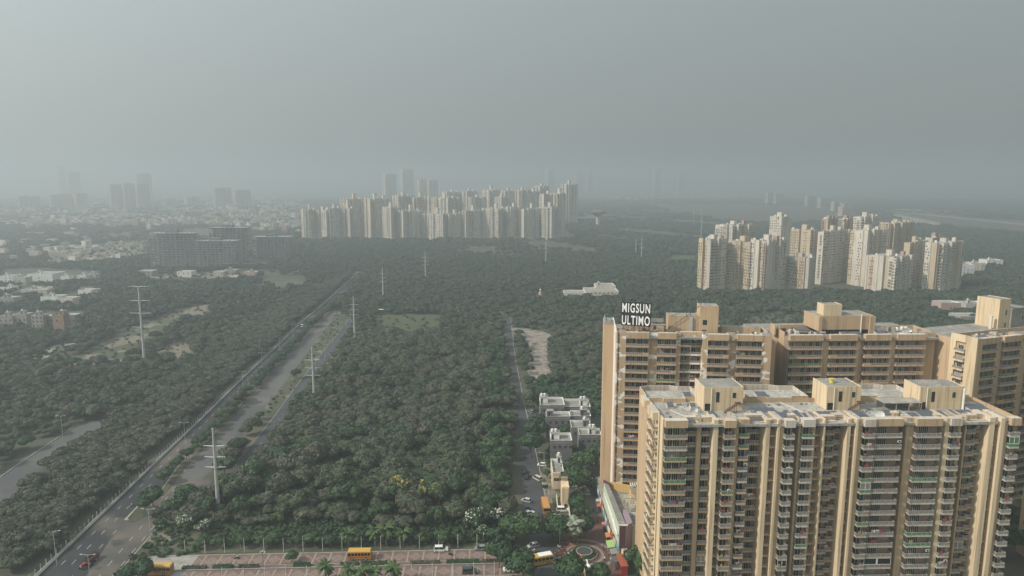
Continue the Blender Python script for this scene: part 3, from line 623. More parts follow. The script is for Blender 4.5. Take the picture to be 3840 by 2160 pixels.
def parapet(mb, poly, z, h, t=.22, m=0, mi=1):
    """upstand round a roof edge: coloured outside, pale inside"""
    n = len(poly); c = [Vector(p) for p in poly]
    inn = []
    for i in range(n):
        a, b, d = c[i - 1], c[i], c[(i + 1) % n]; t1 = (b - a).normalized(); t2 = (d - b).normalized(); n1 = Vector((-t1.y, t1.x)); n2 = Vector((-t2.y, t2.x)); bis = (n1 + n2).normalized(); inn.append(b + bis * t / max(.4, bis.dot(n1)))
    for i in range(n):
        j = (i + 1) % n; a, b, ia, ib = c[i], c[j], inn[i], inn[j]
        mb.quad((*a, z), (*b, z), (*b, z + h), (*a, z + h), m); mb.quad((*ib, z), (*ia, z), (*ia, z + h), (*ib, z + h), mi); mb.quad((*a, z + h), (*b, z + h), (*ib, z + h), (*ia, z + h), mi)
def local(e, x, y, z=0):
    a = e.rotation_euler.z; return (e.location.x + x * math.cos(a) - y * math.sin(a), e.location.y + x * math.sin(a) + y * math.cos(a), e.location.z + z)

def tower_back(name, loc, rz, bays, ztop, label, zlow, depth, wm='tan', roofm='roofg', par_h=1.8, win_low=0, seed=0, balc_edge='balc', lrw=None):
    """towers of the rear row: straight facade of piers and deep balcony bays"""
    rr = random.Random(seed); e = empty(name, (*loc, 0), rz, label, 'apartment tower'); L = sum(b[1] for b in bays); zs = ztop - par_h
    core = MB(); s = 0; out = []
    nfl = int((zs - 0) // FL)
    for i, (ty, w, f, *ex) in enumerate(bays):
        x0, x1 = s, s + w; s += w; pier = MB(); inner = MB(); par = MB()
        if ty == 'p':
            pier.box(x0, x1, f, 5.0, 0, ztop if f <= .5 else ztop - .25, 0, 1); out += [(x0, f), (x1, f)]
        elif ty == 's':                                                     # pier with a niche of small openings
            pier.box(x0, x0 + .35, f, 5, 0, ztop, 0, 1); pier.box(x0 + .35, x0 + 1.0, f + .9, 5, 0, ztop - .4, 0, 1); pier.box(x0 + 1.0, x1, f, 5, 0, ztop, 0, 1); out += [(x0, f), (x1, f)]
            for k in range(nfl):
                z = zs - (k + 1) * FL; pier.box(x0 + .35, x0 + 1.0, f + .25, f + .9, z + .2, z + 1.0)
        else:
            inner.box(x0, x1, f + 1.7, 5.0, 0, zs); out += [(x0, f), (x1, f)]
            par.box(x0, x1, f, f + 1.7, zs - .25, ztop, 0, 1)
            for k in range(nfl):
                z = zs - (k + 1) * FL
                if z < zlow: break
                sol = 0
                if k and rr.random() < .45: sol = rr.choice((.28, -.3, -.26)) if ex[0] != 'dark' else 0
                halves = ((x0, w / 2 - .12), (x0 + w / 2 + .12, w / 2 - .12)) if ex[0] == 'dark' else ((x0, w),)
                for hx, hw in halves:
                    balcony(e, hx, f - .05, f + 1.7, z, hw, 'peeled' if ex[0] == 'dark' and rr.random() < .5 else balc_edge, 'railg' if rr.random() < .05 else 'rail', 0, True, sol, .42)
                if ex[0] == 'dark' : pier.box(x0 + w / 2 - .11, x0 + w / 2 + .11, f, f + .3, z, z + FL)
                if z >= win_low:
                    for fx, ww, lv in ex[1]:
                        h = 2.15 if lv > 1 else 1.3; xx = x0 + fx * w; opening('balcony_door' if lv > 1 else 'window', e, xx, f + 1.69, z + (.02 if lv > 1 else .85), ww, h, max(1, lv))
                if rr.random() < .14:
                    lo = local(e, x0 + rr.uniform(.1, .6) * w, f + .35, z + .35); t = inst('laundry', rr.choice(LM), None, lo, rz); tag(t, 'washing drying on a balcony rail of the ' + (lrw or 'rear row of towers'), 'laundry', 'washing hung on the balconies of the ' + (lrw or 'rear towers'))
        if pier.v: pier.build('pier', [M[wm], M[roofm]], e)
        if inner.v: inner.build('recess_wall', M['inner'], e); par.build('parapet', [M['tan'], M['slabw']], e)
    core.box(0.02, L - .02, 5.0, depth, 0, ztop - 1.4, 0, 1)
    core.build('wall', [M['tan'], M[roofm]], e)
    rp = MB(); rp.box(.25, L - .25, .25, 5.0, zs - .2, ztop - 1.38); rp.build('roof', M[roofm], e)
    pp = MB(); o2 = MB()
    for a, b in (((0.02, 5.0), (0.02, depth)), ((L - .24, 5.0), (L - .24, depth))): o2.box(a[0], a[0] + .22, a[1], b[1], ztop - 1.4, ztop, 0, 1)
    o2.box(.24, L - .24, depth - .22, depth, ztop - 1.4, ztop, 0, 1); o2.build('parapet', [M['tan'], M['slabw']], e)
    return e
W3 = ((.08, .55, 1), (.30, .9, 1), (.50, 1.9, 3), (.80, 1.25, 2)); W2 = ((.03, 1.15, 2), (.38, 2.0, 3), (.78, 1.1, 2)); W4 = ((.05, 1.3, 2), (.33, 1.3, 2), (.60, 1.6, 3), (.84, 1.2, 2)); WD = ((.06, 1.0, 2), (.27, .6, 1), (.56, 1.5, 2), (.85, .9, 2))
D = tower_back('sign_tower', (35.2, 224.0), rad(-6), [('s', 3.1, 0), ('b', 7.6, 0, 'w', W3), ('p', 2.9, 1.6), ('b', 6.3, .2, 'w', W2), ('p', 1.4, 1.2), ('b', 7.0, 2.6, 'dark', WD), ('p', 1.7, 0), ('b', 6.8, -.15, 'w', W2), ('p', 2.6, 1.5), ('b', 8.2, -.1, 'w', W4), ('p', 2.8, 0)],
    65.0, 'sand coloured apartment tower with flaking white paint and big white letters on its roof', 11, 13, 'tan_peel', win_low=12, seed=3, lrw='tower carrying the big white letters')
mb = MB(); mb.box(-3.9, -.45, 12.4, 25, 0, 65.0, 0, 1); mb.build('wall', [M['tan'], M['roofg']], D)      # blank gable set back
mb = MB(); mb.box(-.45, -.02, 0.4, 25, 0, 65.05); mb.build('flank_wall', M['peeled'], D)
mb = MB(); mb.box(14, 50.0, 13, 24, 0, 63.2, 0, 1); mb.box(42, 53.4, 6.0, 12.9, 0, 61.6, 0, 1); mb.build('rear_wing', [M['tan'], M['roofg']], D)
Ee = tower_back('rear_tower', (93.4, 223.5), rad(2), [('b', 11.3, 0, 'w', ((.03, 1.5, 2), (.42, 1.3, 2), (.63, 1.3, 2), (.83, 1.4, 2))), ('p', 2.4, 1.0), ('b', 9.3, 0, 'w', W4), ('p', 1.5, .8), ('p', 1.2, 1.6), ('b', 9.0, 0, 'w', W4), ('p', 2.1, 1.0), ('b', 9.7, 0, 'w', ((.03, 1.0, 2), (.2, 1.3, 2), (.42, 1.5, 3), (.72, 1.4, 2))), ('p', 5.0, 2.6)],
    64.0, 'long sand coloured tower behind the front block with an open slab penthouse on its roof', 26, 15, win_low=26, seed=5, lrw='long tower with the slab penthouse')
mb = MB(); mb.box(-6, 51, 15, 27, 0, 62.4, 0, 1); mb.build('rear_wing', [M['tan'], M['roofg']], Ee)
G = tower_back('corner_tower', (150.8, 215.2), rad(19), [('p', 2.1, 0), ('b', 7.4, .1, 'w', ((.05, .7, 2), (.25, 1.6, 3), (.6, 1.6, 3))), ('p', 2.4, .8), ('b', 8.5, 0, 'w', W4), ('p', 3, .5), ('b', 8.5, 0, 'w', W4), ('p', 3, 0)],
    64.6, 'sand coloured tower at the right edge turned towards the sun with a tall lift block', 3, 9, win_low=3, seed=9, lrw='tower at the right edge')
# sunny flank of the corner tower with its own balconies
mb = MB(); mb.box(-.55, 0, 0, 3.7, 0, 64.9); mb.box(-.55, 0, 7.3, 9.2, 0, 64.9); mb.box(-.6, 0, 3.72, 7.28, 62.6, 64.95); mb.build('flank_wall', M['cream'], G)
for k in range(15):
    z = 62.4 - (k + 1) * FL; balcony(G, -1.3, 7.25, 8.55, z, 3.5, 'cream', 'rail', rad(-90), lip=.4); opening('balcony_door', G, -.01, 6.6, z, 1.8, 2.1, 3, rad(-90))
mb = MB(); mb.box(51.7, 58, 4.5, 12, 0, 61, 0, 1); mb.build('rear_wing', [M['tan'], M['roofg']], Ee)
T5 = empty('edge_tower', (159, 172, 0), rad(1), 'sliver of another sand coloured tower at the bottom right frame edge', 'apartment tower')
mb = MB(); mb.box(0, 20, 0, 27.5, 0, 55); mb.build('wall', M['tan'], T5)
for k in range(14):
    for yy in (26, 21, 16): opening('window', T5, -.01, yy, 3 * k + 4.2, 1.1, 1.3, 1, rad(-90))
# ---- rooftop blocks
def roof_block(par, name, x0, x1, y0, y1, z0, z1, m='tan', wins=(), doors=(), roof='roofg', front=0):
    b = MB(); b.box(x0, x1, y0, y1, z0, z1, 0, 1); b.box(x0, x1, y0 + .0, y0 + .18, z1, z1 + .18); b.box(x0, x0 + .18, y0 + .18, y1, z1, z1 + .18); b.box(x1 - .18, x1, y0 + .18, y1, z1, z1 + .18); o = b.build(name, [M[m], M[roof]], par)
    for x, z, w, h in wins: opening('window', par, x, y0 - .01, z, w, h, 1)
    for x, z, w, h in doors: q = MB(); q.box(x, x + w, y0 - .05, y0 + .02, z, z + h); q.build('door', M['glass'], par)
    return o
zr = 63.2
roof_block(D, 'lift_house', 17.6, 27.9, 6.5, 13, zr, 69.6, 'tan', doors=((19.6, zr + .1, 1.2, 1.0),))
roof_block(D, 'lift_house', 27.95, 34.0, 5.4, 12.5, zr, 73.2, 'tan', doors=((28.9, zr + 3.8, 1.4, 1.7), (28.8, zr + .3, 1.4, 1.8)))
mb = MB(); mb.box(24.7, 25.7, 5.95, 6.48, zr + 1.2, 69.5); mb.build('duct', M['galv'], D)
mb = MB()
for a, b in (((33.2 - 18, 6.2, zr), (28.2, 6.0, 73.6)), ((23.6, 6.3, 69.6), (23.6, 6.3, 72.5)), ((24.9, 6.3, 69.6), (24.9, 6.3, 72.2)), ((18.5, 6.4, 69.8), (28, 6.0, 73.4))): mb.tube(a, b, .07, .07, 5)
mb.build('mast', M['dark'], D)
boxes('roof_room', [M['tan'], M['roofg']], D, [(0.3, 3.0, 8, 11.5, zr, 64.9, 0, 1), (5, 9, 9, 12, zr, 65.4, 0, 1), (36, 49, 9.5, 12.6, zr, 65.6, 0, 1), (-2.8, -1.4, 15, 20, 65, 66.0, 0, 1), (40, 44, 2.4, 5.4, zr, 64.2, 0, 1), (10.5, 13, 10, 12.5, zr, 65.9, 0, 1), (14.2, 16.6, 9, 12, zr, 65.0, 0, 1)])
for e_, nn_, X_ in ((D, 60, 49), (Ee, 50, 50), (G, 30, 33)):
    cl = MB()
    for i in range(nn_): cl.rbox((R.uniform(1, X_), R.uniform(.8, 12)), R.uniform(.4, 2.0), R.uniform(.3, 1.1), zr - .9, zr + R.uniform(.1, 1.3), R.uniform(0, 3), R.choice((0, 1, 2)))
    cl.build('roof_clutter', [M['conc'], M['rust'], M['slabw']], e_, kind='stuff')
q = MB(); q.box(0, 5, -.05, .05, 2.2, 3.6)
for x in (.2, 1.8, 3.4, 4.8): q.box(x - .05, x + .05, -.04, .04, 0, 2.2)
o = q.build('roof_frame', M['conc'], D); o.location = (11.6, 11.5, 64.2)
mb = MB(); mb.box(-3.6, -.8, 12.6, 13, 65, 66.2); mb.build('parapet', M['conc'], D); mb = MB(); mb.box(-3.6, -3.3, 13.05, 24, 65, 66.1); mb.build('parapet', M['conc'], D)
roof_block(Ee, 'penthouse', 11.6, 31.0, 5.2, 16, zr - .3 + 1.4, 69.3, 'tan')
q = MB(); q.box(12.8, 29.8, 5.14, 5.24, zr - .2, zr + 1.5); q.build('opening', M['glass'], Ee)
boxes('fin', M['tan'], Ee, [(11.6, 12.9, 4.6, 5.1, zr - .6, 69.3), (29.3, 31.2, 4.6, 5.1, zr - .6, 69.4)])
roof_block(Ee, 'lift_house', 14.2, 20.5, 7, 12, 69.3, 73.0, 'cream')
q = MB(); q.tube((26.5, 4.9, zr - .8), (26.5, 4.9, 70), .22, .22, 8); q.build('pipe', M['pipe'], Ee)
boxes('parapet', M['tan'], Ee, [(-1.6, -1.3, 9, 13, 62, 65.6), (2, 11, 13.5, 14, zr, 64.8)])
roof_block(G, 'lift_house', 27.9, 33.3, 14.1, 22.5, 60, 73.6, 'cream', wins=((31, 68, .9, 1.8), (31, 63.5, .9, 1.8)))
roof_block(G, 'lift_house', 33.35, 42, 13.4, 22, 60, 70.2, 'roofg', wins=((38.5, 66, .9, 1.5),))
q = MB(); q.box(-.3, 42, 9, 24, 0, 63.2, 0, 1); q.build('rear_wing', [M['tan'], M['roofg']], G)
q = MB(); q.tube((25.6, 15, 63.2), (25.6, 15, 68), .5, .5, 8); q.build('pipe', M['pipe'], G)
# roof clutter
nd_ = 0
def place(me, e, x, y, z, name, label, cat, grp, rz=0, s=1.0):
    o = inst(name, me, None, local(e, x, y, z), e.rotation_euler.z + rz, (s, s, s)); return tag(o, label, cat, grp)
for e, spots, who in ((D, ((12.3, 1.5), (19.5, 3.2), (20.5, 4.2), (26.0, 3.8), (33.2, 2.8), (36.5, 3.0), (37.5, 5), (47, 8), (24.5, 5.0), (41.5, 9.2)), 'tower with the big letters'), (Ee, ((-1.2, 12), (1.2, 13), (8, 3.5), (9.5, 12), (34, 9), (36, 12), (41, 3), (44, 5)), 'tower with the slab penthouse'), (G, ((5, 6), (8, 7), (10.5, 6), (14, 7), (18, 7), (12, 9)), 'tower at the right edge')):
    for x, y in spots: place(DISH, e, x, y, zr + .95, 'satellite_dish', 'small white satellite dish on the roof of the ' + who, 'satellite dish', 'dishes on the roof of the ' + who, R.uniform(-.6, .6), R.uniform(.8, 1.3))
place(DISHB, D, 28.8, 1.6, zr + 1.4, 'satellite_dish', 'largest white satellite dish facing left at the front roof edge of the sign tower', 'satellite dish', None, .9, 1.0)
place(DISHB, Ee, 33.4, 6, zr + 1.6, 'satellite_dish', 'large white dish right of the slab penthouse', 'satellite dish', None, -.5, .9)
place(DISHB, D, 28.3, 5.2, 74.3, 'satellite_dish', 'white dish on top of the tall lift block of the sign tower', 'satellite dish', None, .3, .5)
for x, y in ((36.5, 12), (37.8, 12), (42, 11.5), (43.3, 11.6), (46, 13), (47.3, 12.8), (40, 3), (31.5, 17)): place(TANK, Ee, x, y, zr - .5, 'water_tank', 'white water tank at the right end of the long rear roof', 'water tank', 'tanks at the right end of the long rear roof', 0, 1.0)
for e, x, y, w, d, l in ((D, 31.5, 3.0, 6, 2.4, 'flat blue solar panels in front of the lift block of the sign tower'), (D, 42, 9.8, 6.5, 2, 'thin row of solar panels at the right rear of the sign tower roof'), (Ee, 10, 2.2, 3, 2.2, 'solar panels left of the slab penthouse'), (Ee, 18.5, 1.6, 7, 2.4, 'pale flat panels before the slab penthouse opening'), (Ee, 31, 2.5, 3.5, 2.2, 'solar panels right of the slab penthouse'), (Ee, 5.5, 8.5, 5, 2.2, 'solar panels on the left rear of the long tower roof'), (G, 5, 2.4, 5.5, 3, 'solar panels at the front of the right edge tower roof')):
    solar(*local(e, x, y, zr - .1), w, d, e.rotation_euler.z, l, None)
# ---- the sign
sg = empty('roof_sign', local(D, 1.6, 3.0, 0), D.rotation_euler.z - rad(12), 'tall black rooftop sign reading MIGSUN ULTIMO in white block capitals', 'sign')
zb = 66.6
mb = MB(); mb.box(-.2, 9.8, .15, .24, zb + 4.45, zb + 8.3); mb.box(-.1, 9.8, .15, .24, zb + .25, zb + 4.2); mb.build('backing_board', mat('sign_board', (.022, .020, .022), .8), sg)
mb = MB()
for x in (.4, 2.2, 4.0, 5.8, 7.6, 9.2):
    for y in (.6, 3.0): mb.tube((x, y, zr - .3), (x, y, zb + (8.0 if y < 1 else 4.6)), .07, .07, 5)
    mb.tube((x, .6, zb + 8), (x, 3.0, zb + 4.6), .06, .06, 4); mb.tube((x, .6, zb + 4.2), (x, 3, zb + 1), .05, .05, 4)
for x in (.4, 3.0, 8.2):
    for k in range(6): mb.tube((x, .6, zr + k * 1.5), (x + .9, .6, zr + k * 1.5 + 1.5), .05, .05, 4); mb.tube((x + .9, .6, zr + k * 1.5), (x, .6, zr + k * 1.5 + 1.5), .05, .05, 4)
for z in (zb + .2, zb + 4.2, zb + 8): mb.tube((-.1, .5, z), (9.5, .5, z), .07, .07, 5)
mb.build('steel_frame', M['dark'], sg)
M['letter'] = mat('white_letters', (.86, .86, .84), .5)
def text(word, x, z, size, par, width):
    c = bpy.data.curves.new('letters', 'FONT'); c.body = word; c.size = size; c.extrude = .12; c.offset = .016 * size; c.space_character = 1.2
    o = link('letters', c); bpy.context.view_layer.update(); dg = bpy.context.evaluated_depsgraph_get(); me = bpy.data.meshes.new_from_object(o.evaluated_get(dg)); bpy.data.objects.remove(o)
    xs = [v.co.x for v in me.vertices]; k = width / (max(xs) - min(xs)); x0 = min(xs)
    # one mesh per letter
    me.materials.clear(); me.materials.append(M['letter'])
    import bmesh
    bm = bmesh.new(); bm.from_mesh(me); 
    for v in bm.verts: v.co = Vector(((v.co.x - x0) * k, v.co.y * 1.0, v.co.z))
    bm.verts.index_update(); seen = {}; groups = []
    for v in bm.verts:
        if v.index in seen: continue
        st = [v]; seen[v.index] = len(groups); idx = []
        while st:
            a = st.pop(); idx.append(a)
            for ed in a.link_edges:
                b_ = ed.other_vert(a)
                if b_.index not in seen: seen[b_.index] = len(groups); st.append(b_)
        groups.append(idx)
    for gi, gr in enumerate(groups):
        b2 = bmesh.new(); mp = {v: b2.verts.new(v.co) for v in gr}
        for f in {f for v in gr for f in v.link_faces}: 
            try: b2.faces.new([mp[v] for v in f.verts])
            except Exception: pass
        m2 = bpy.data.meshes.new('letter'); b2.to_mesh(m2); b2.free(); m2.materials.append(M['letter'])
        q = link('letter', m2, par); q.location = (x, .02, z); q.rotation_euler = (rad(90), 0, 0)
    bm.free(); bpy.data.meshes.remove(me)
text('MIGSUN', .15, zb + 4.85, 4.3, sg, 9.3); text('ULTIMO', .15, zb + .65, 4.3, sg, 9.3)
# ---- front block: many narrow bays, small balconies, fins and shafts
ZF = 55.5; zsF = ZF - 1.8; KF = .0686
F = empty('front_tower', (38.7, 164.5, 0), rad(1.5), 'nearest sand coloured apartment block with white balconies and a cracked pale roof', 'apartment tower')
def sF(px): return (px - 2501.6) * KF
bayF = [  # px0, px1, type, front offset, openings
    (2501.6, 2585, 'B', 0.0, ((.18, 1.3, 2), (.42, 1.7, 3), (.78, .5, 1))), (2585, 2627, 'b', 2.6, ((.12, 2.2, 3),)), (2627, 2645, 'p', 2.2, 0), (2645, 2648.5, 'g', 5.0, 0), (2648.5, 2683, 'b', 2.4, ((.15, 1.4, 2),)),
    (2683, 2701, 'f', 0.6, 0), (2701, 2720, 's', 1.2, 0), (2720, 2763, 'B', -.3, ((.2, 1.9, 2),)), (2763, 2780, 'p', 1.2, 0), (2780, 2817, 'b', .5, ((.08, 1.9, 2),)), (2817, 2877, 'b', 3.6, ((.08, 1.1, 2), (.55, 1.2, 2))),
    (2877, 2893, 'f', .4, 0), (2893, 2920, 's', 1.0, 0), (2920, 2929, 'f', .3, 0), (2929, 2945, 'p', .6, 0), (2945, 2981, 'W', -.6, ((.14, 1.8, 2),)), (2981, 3005, 'b', 3.4, ((.2, 1.2, 2),)), (3005, 3012, 'p', 1.2, 0), (3012, 3057, 'W', -.2, ((.28, 1.5, 2),)),
    (3057, 3067, 'p', 1.0, 0), (3067, 3094, 's', 1.4, 0), (3094, 3100, 'f', .4, 0), (3100, 3149, 'b', 2.2, ((.25, 1.6, 3),)), (3149, 3184, 'b', 3.4, ((.1, 1.0, 2),)),
    (3184, 3195, 'f', .4, 0), (3195, 3213, 's', 1.2, 0), (3213, 3222, 'f', .2, 0), (3222, 3240, 'p', .6, 0), (3240, 3281, 'W', -.5, ((.14, 1.8, 2),)), (3281, 3387, 'B', -.2, ((.22, 2.6, 5),)), (3387, 3409, 'b', 4.5, ((.1, 1.1, 2),)),
    (3409, 3436, 'p', .9, 0), (3436, 3533, 'B', -.4, ((.25, 2.6, 5),)), (3533, 3551, 'b', 2.4, ((.1, 1.0, 2),)), (3551, 3565, 'f', .2, 0), (3565, 3607, 'W', -.4, ((.14, 1.8, 2),)), (3607, 3618, 'p', 1.0, 0), (3618, 3636, 's', 1.8, 0), (3636, 3642, 'p', 1.2, 0),
    (3642, 3686, 'b', 2.0, ((.2, 1.6, 2),)), (3686, 3718, 'b', 3.0, ((.2, 1.1, 2),)), (3718, 3738, 'f', .3, 0), (3738, 3758, 's', 1.2, 0), (3758, 3774, 'f', 0, 0), (3774, 3790, 'p', .5, 0), (3790, 3829, 'W', -.5, ((.14, 1.8, 2),))]
rf = MB(); rr = random.Random(21); BEAM = {}
BACK = 7.0; nF = 15
for px0, px1, ty, f, op in bayF:
    x0, x1 = sF(px0), sF(px1); w = x1 - x0; pier = MB(); fin = MB(); inner = MB(); par = MB()
    if ty == 'p': pier.box(x0, x1, f, BACK, 0, ZF - .2, 0, 1)
    elif ty == 'g': pier.box(x0, x1, f, BACK, 0, ZF - .9, 0, 1)
    elif ty == 'f': fin.box(x0, x1, f, BACK, 0, ZF - .15, 0, 1)
    elif ty == 's':
        inner.box(x0, x1, f + 1.3, BACK, 0, ZF - .6, 0); par.box(x0, x1, f + .05, f + 1.3, zsF - .4, ZF - .3, 0, 1)
        for k in range(nF):
            z = zsF - (k + 1) * FL; bmm = MB(); bmm.box(0, w, 0, 1.1, -.25, .2); BEAM.setdefault(px0, bmm.mesh('beam', M['tan'])); inst('beam', BEAM[px0], F, (x0, f + .2, z)); opening('window', F, x0 + w * .45, f + 1.29, z + 1.35, .62, .85, 1)
    else:
        fw = f + (1.9 if ty in 'BW' else 1.7); inner.box(x0, x1, fw, BACK, 0, zsF)
        pw = ty == 'W' and rr.random() < .6
        par.box(x0 + .0, x1, f - .08, fw, zsF - .15, ZF, 2 if pw else 0, 1)
        for k in range(nF):
            z = zsF - (k + 1) * FL; q = rr.random(); wide = w > 5
            balcony(F, x0 + .05, f, fw, z, w - .1, 'slabw' if ty == 'W' or (wide and px0 > 3200) else ('balc' if rr.random() < .8 else 'slabw'), 'railg' if q < .07 else 'rail', lip=.26 if ty != 'B' else .22)
            for fx, ww, lv in op: opening('balcony_door' if lv > 1 else 'window', F, x0 + fx * w, fw - .01, z + (.02 if lv > 1 else .9), min(ww, w * (1 - fx) - .1), 2.2 if lv > 1 else 1.1, lv)
            if w > 2 and rr.random() < .18:
                ac = inst('cooler', ACM, F, (x0 + w - .95, f + .12 if rr.random() < .3 else fw - .45, z + .02 + (1.4 if rr.random() < .4 else 0)))
            if rr.random() < .035:
                en = MB(); en.box(0, w - .1, -.02, .02, .9, 1.05); en.box(0, .08, -.02, .02, 1, 2.7); en.box(w - .18, w - .1, -.02, .02, 1, 2.7); en.box(0, w - .1, -.02, .02, 2.62, 2.74); en.box(w * .45, w * .5, -.02, .02, 1, 2.65); en.box(0, w - .1, .04, .06, 1.0, 2.65, 1); en = en.build('enclosure', [M['white'], M[rr.choice(('glass', 'rail', 'railg'))]], F); en.location = (x0 + .05, f, z)
            if rr.random() < .2:
                t = inst('laundry', rr.choice(LM), None, local(F, x0 + rr.uniform(.05, .35) * w, f + rr.choice((-.1, .3)), z + rr.uniform(.1, .5)), F.rotation_euler.z, (min(1, w / 4.5), 1, 1)); tag(t, 'washing hanging over a balcony of the nearest block', 'laundry', 'washing on the balconies of the nearest block')
    if pier.v: pier.build('pier', [M['tan'], M['roof']], F)
    if fin.v: fin.build('fin', [M['cream'], M['slabw']], F)
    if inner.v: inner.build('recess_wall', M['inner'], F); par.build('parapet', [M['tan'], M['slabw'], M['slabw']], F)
LF = sF(3829)
rf.box(.25, LF - .2, .3, 17.5, ZF - 1.9, ZF - 1.25); fx_ = MB(); fx_.box(0.02, LF, BACK, 17.5, 0, ZF - 1.9)
fx_.build('wall', M['tan'], F)
# back wings: three, with gaps
wg = MB()
for a, b in ((-.5, 14.5), (28, 45), (60, 76), (84, 91)):
    wg.box(a, b, 17.5, 29, 0, ZF - 1.9); rf.box(a + .2, b - .2, 17.5, 28.8, ZF - 1.9, ZF - 1.22)
    parapet(par2 := MB(), [(a, 18.6), (a + (b - a) * .28, 18.6), (a + (b - a) * .28, 17.6), (a + (b - a) * .7, 17.6), (a + (b - a) * .7, 18.9), (b, 18.9), (b, 29), (a + (b - a) * .75, 29), (a + (b - a) * .6, 30.2), (a + (b - a) * .2, 30.2), (a, 29)], ZF - 1.9, 1.9); par2.build('parapet', [M['tan'], M['slabw']], F)
wg.build('rear_wing', M['tan'], F); rf.build('roof', M['roof'], F)
parapet(par3 := MB(), [(14.5, 17.5), (LF, 17.5), (LF, .3), (LF - .25, .3), (LF - .25, 17.2), (14.5, 17.2)][::-1], ZF - 1.3, 1.2); par3.build('parapet', [M['tan'], M['slabw']], F)
# left flank: lit wall with twin vertical fins, long side balconies further back
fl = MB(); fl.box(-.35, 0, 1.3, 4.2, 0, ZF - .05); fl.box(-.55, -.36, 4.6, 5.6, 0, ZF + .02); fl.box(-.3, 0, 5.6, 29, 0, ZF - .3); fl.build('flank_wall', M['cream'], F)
gv = MB(); gv.box(-.2, -.02, 4.2, 4.6, 0, ZF - .3); gv.build('groove', M['ochre'], F)
pr = MB(); pr.box(-1.9, 0, 6.0, 12.6, zsF - .3, ZF, 0, 1); pr.box(-1.9, -.3, 16, 21, zsF - .3, ZF, 0, 1); pr.build('parapet', [M['cream'], M['slabw']], F)
for k in range(nF):
    z = zsF - (k + 1) * FL
    balcony(F, -1.85, 12.6, 14.15, z, 6.6, 'cream', 'rail', rad(-90), lip=.55); opening('balcony_door', F, -.31, 11.6, z, 2.0, 2.1, 3, rad(-90)); opening('window', F, -.31, 8.3, z + .9, .8, 1.1, 1, rad(-90))
for i in range(6):
    k = R.randint(0, 12); tag(inst('laundry', R.choice(LM), None, local(F, -1.7, 12 - R.uniform(.5, 4), zsF - (k + 1) * FL + .4), rad(-88.5)), 'washing on a side balcony of the nearest block', 'laundry', 'washing on the side balconies of the nearest block')
# lift houses on the front block
zf = ZF - 1.25
def wallgrooves(par, x0, x1, y, z0, z1, n):
    m = MB()
    for i in range(n): z = z0 + (z1 - z0) * (i + 1) / (n + 1); m.box(x0, x1, y - .02, y + .005, z - .03, z + .03)
    m.build('groove', M['ochre'], par)
for x0, x1, y0, yb, zt in ((12.9, 23.4, 10.8, 19.5, 60.6), (46.0, 55.2, 10.6, 19, 60.6), (71.3, 83.5, 10.6, 18.0, 60.3)):
    roof_block(F, 'lift_house', x0, x1, y0, yb, zf, zt, 'cream', wins=((x0 + (x1 - x0) * .72, zt - 2.9, 1.1, 1.6),), doors=((x0 + .3, zf, 1.5, 2.0), (x0 + 3.2, zt - 4.0, .9, 2.8)))
    wallgrooves(F, x0 + 4.3, x1 - .1, y0, zt - 4.2, zt - .4, 6)
    q = MB(); q.tube((x0 + 1.9, y0 - .2, zf), (x0 + 1.9, y0 - .2, zt), .14, .14, 6); q.build('pipe', M['pipe'], F)
q = MB(); q.tube((83.2, 10.3, zf), (83.2, 10.3, 60), .3, .3, 8); q.build('pipe', M['white'], F)
for x0 in (18.0, 51):   # rusty stair
    q = MB()
    for i in range(7): q.box(x0 + i * .45, x0 + i * .45 + .5, 8.6, 9.9, zf + i * .34, zf + i * .34 + .08)
    for i in range(6): q.tube((x0 + i * .6, 8.6, zf), (x0 + i * .6, 8.6, zf + 1.2 + i * .3), .05, .05, 4); q.tube((x0 + i * .6, 8.6, zf + 1 + i * .3), (x0 + i * .6 + .6, 8.6, zf + 1.3 + i * .3), .04, .04, 4)
    q.box(x0 + 3, x0 + 4.6, 8.6, 10.5, zf + 2.4, zf + 2.5); q.build('stair', M['rust'], F)
q = MB(); q.box(60.5, 71, 8.6, 13.2, zf + 2.3, zf + 2.45); q.box(61, 70, 12.8, 13.0, zf, zf + 2.3); 
for x in (60.7, 64, 67.5, 70.8): q.box(x - .08, x + .08, 8.7, 8.86, zf, zf + 2.3)
q.build('shed_roof', M['conc'], F)
for i, (x, y, w, d) in enumerate(((22.0, 2.0, 5.4, 3.4), (29.5, 2.4, 7.2, 4), (37.0, 3.4, 2.6, 2.4), (41.0, 3.2, 6.6, 3.6), (12.5, 4.2, 1.9, 2.2), (3.6, 12.6, 1.8, 1.6), (9.6, 11.2, 1.6, 2.0), (49, 4.4, 5, 2), (58, 5.2, 4.2, 2.2), (64.5, 2.8, 2.6, 2.4), (67.6, 3.2, 7.0, 3.4), (75.6, 3.6, 7.0, 3.4), (83.8, 7.2, 5.2, 4), (5.0, 1.2, 2.4, 1.2), (24.5, 7.2, 7, 3), (31.5, 21.5, 3.2, 2.6), (10.5, 21, 2.2, 2))):
    solar(*local(F, x, y, zf - .05), w, d, F.rotation_euler.z, ['wide solar panel box', 'long solar panel box', 'small solar panel box', 'low solar panel box'][i % 4] + ' on the nearest roof, ' + ['left of centre', 'at the centre', 'near the lift house', 'near the front parapet', 'near the left lift house', 'by the left rear corner', 'behind the cracked roof patch', 'before the middle lift house', 'right of the middle lift house', 'over the dark recess', 'before the right lift house', 'beside the right lift house', 'at the right rear corner', 'at the left front corner', 'behind the left lift stair', 'on the middle rear wing', 'on the left rear wing'][i], None, .75 if w > 2.2 else 1.1)
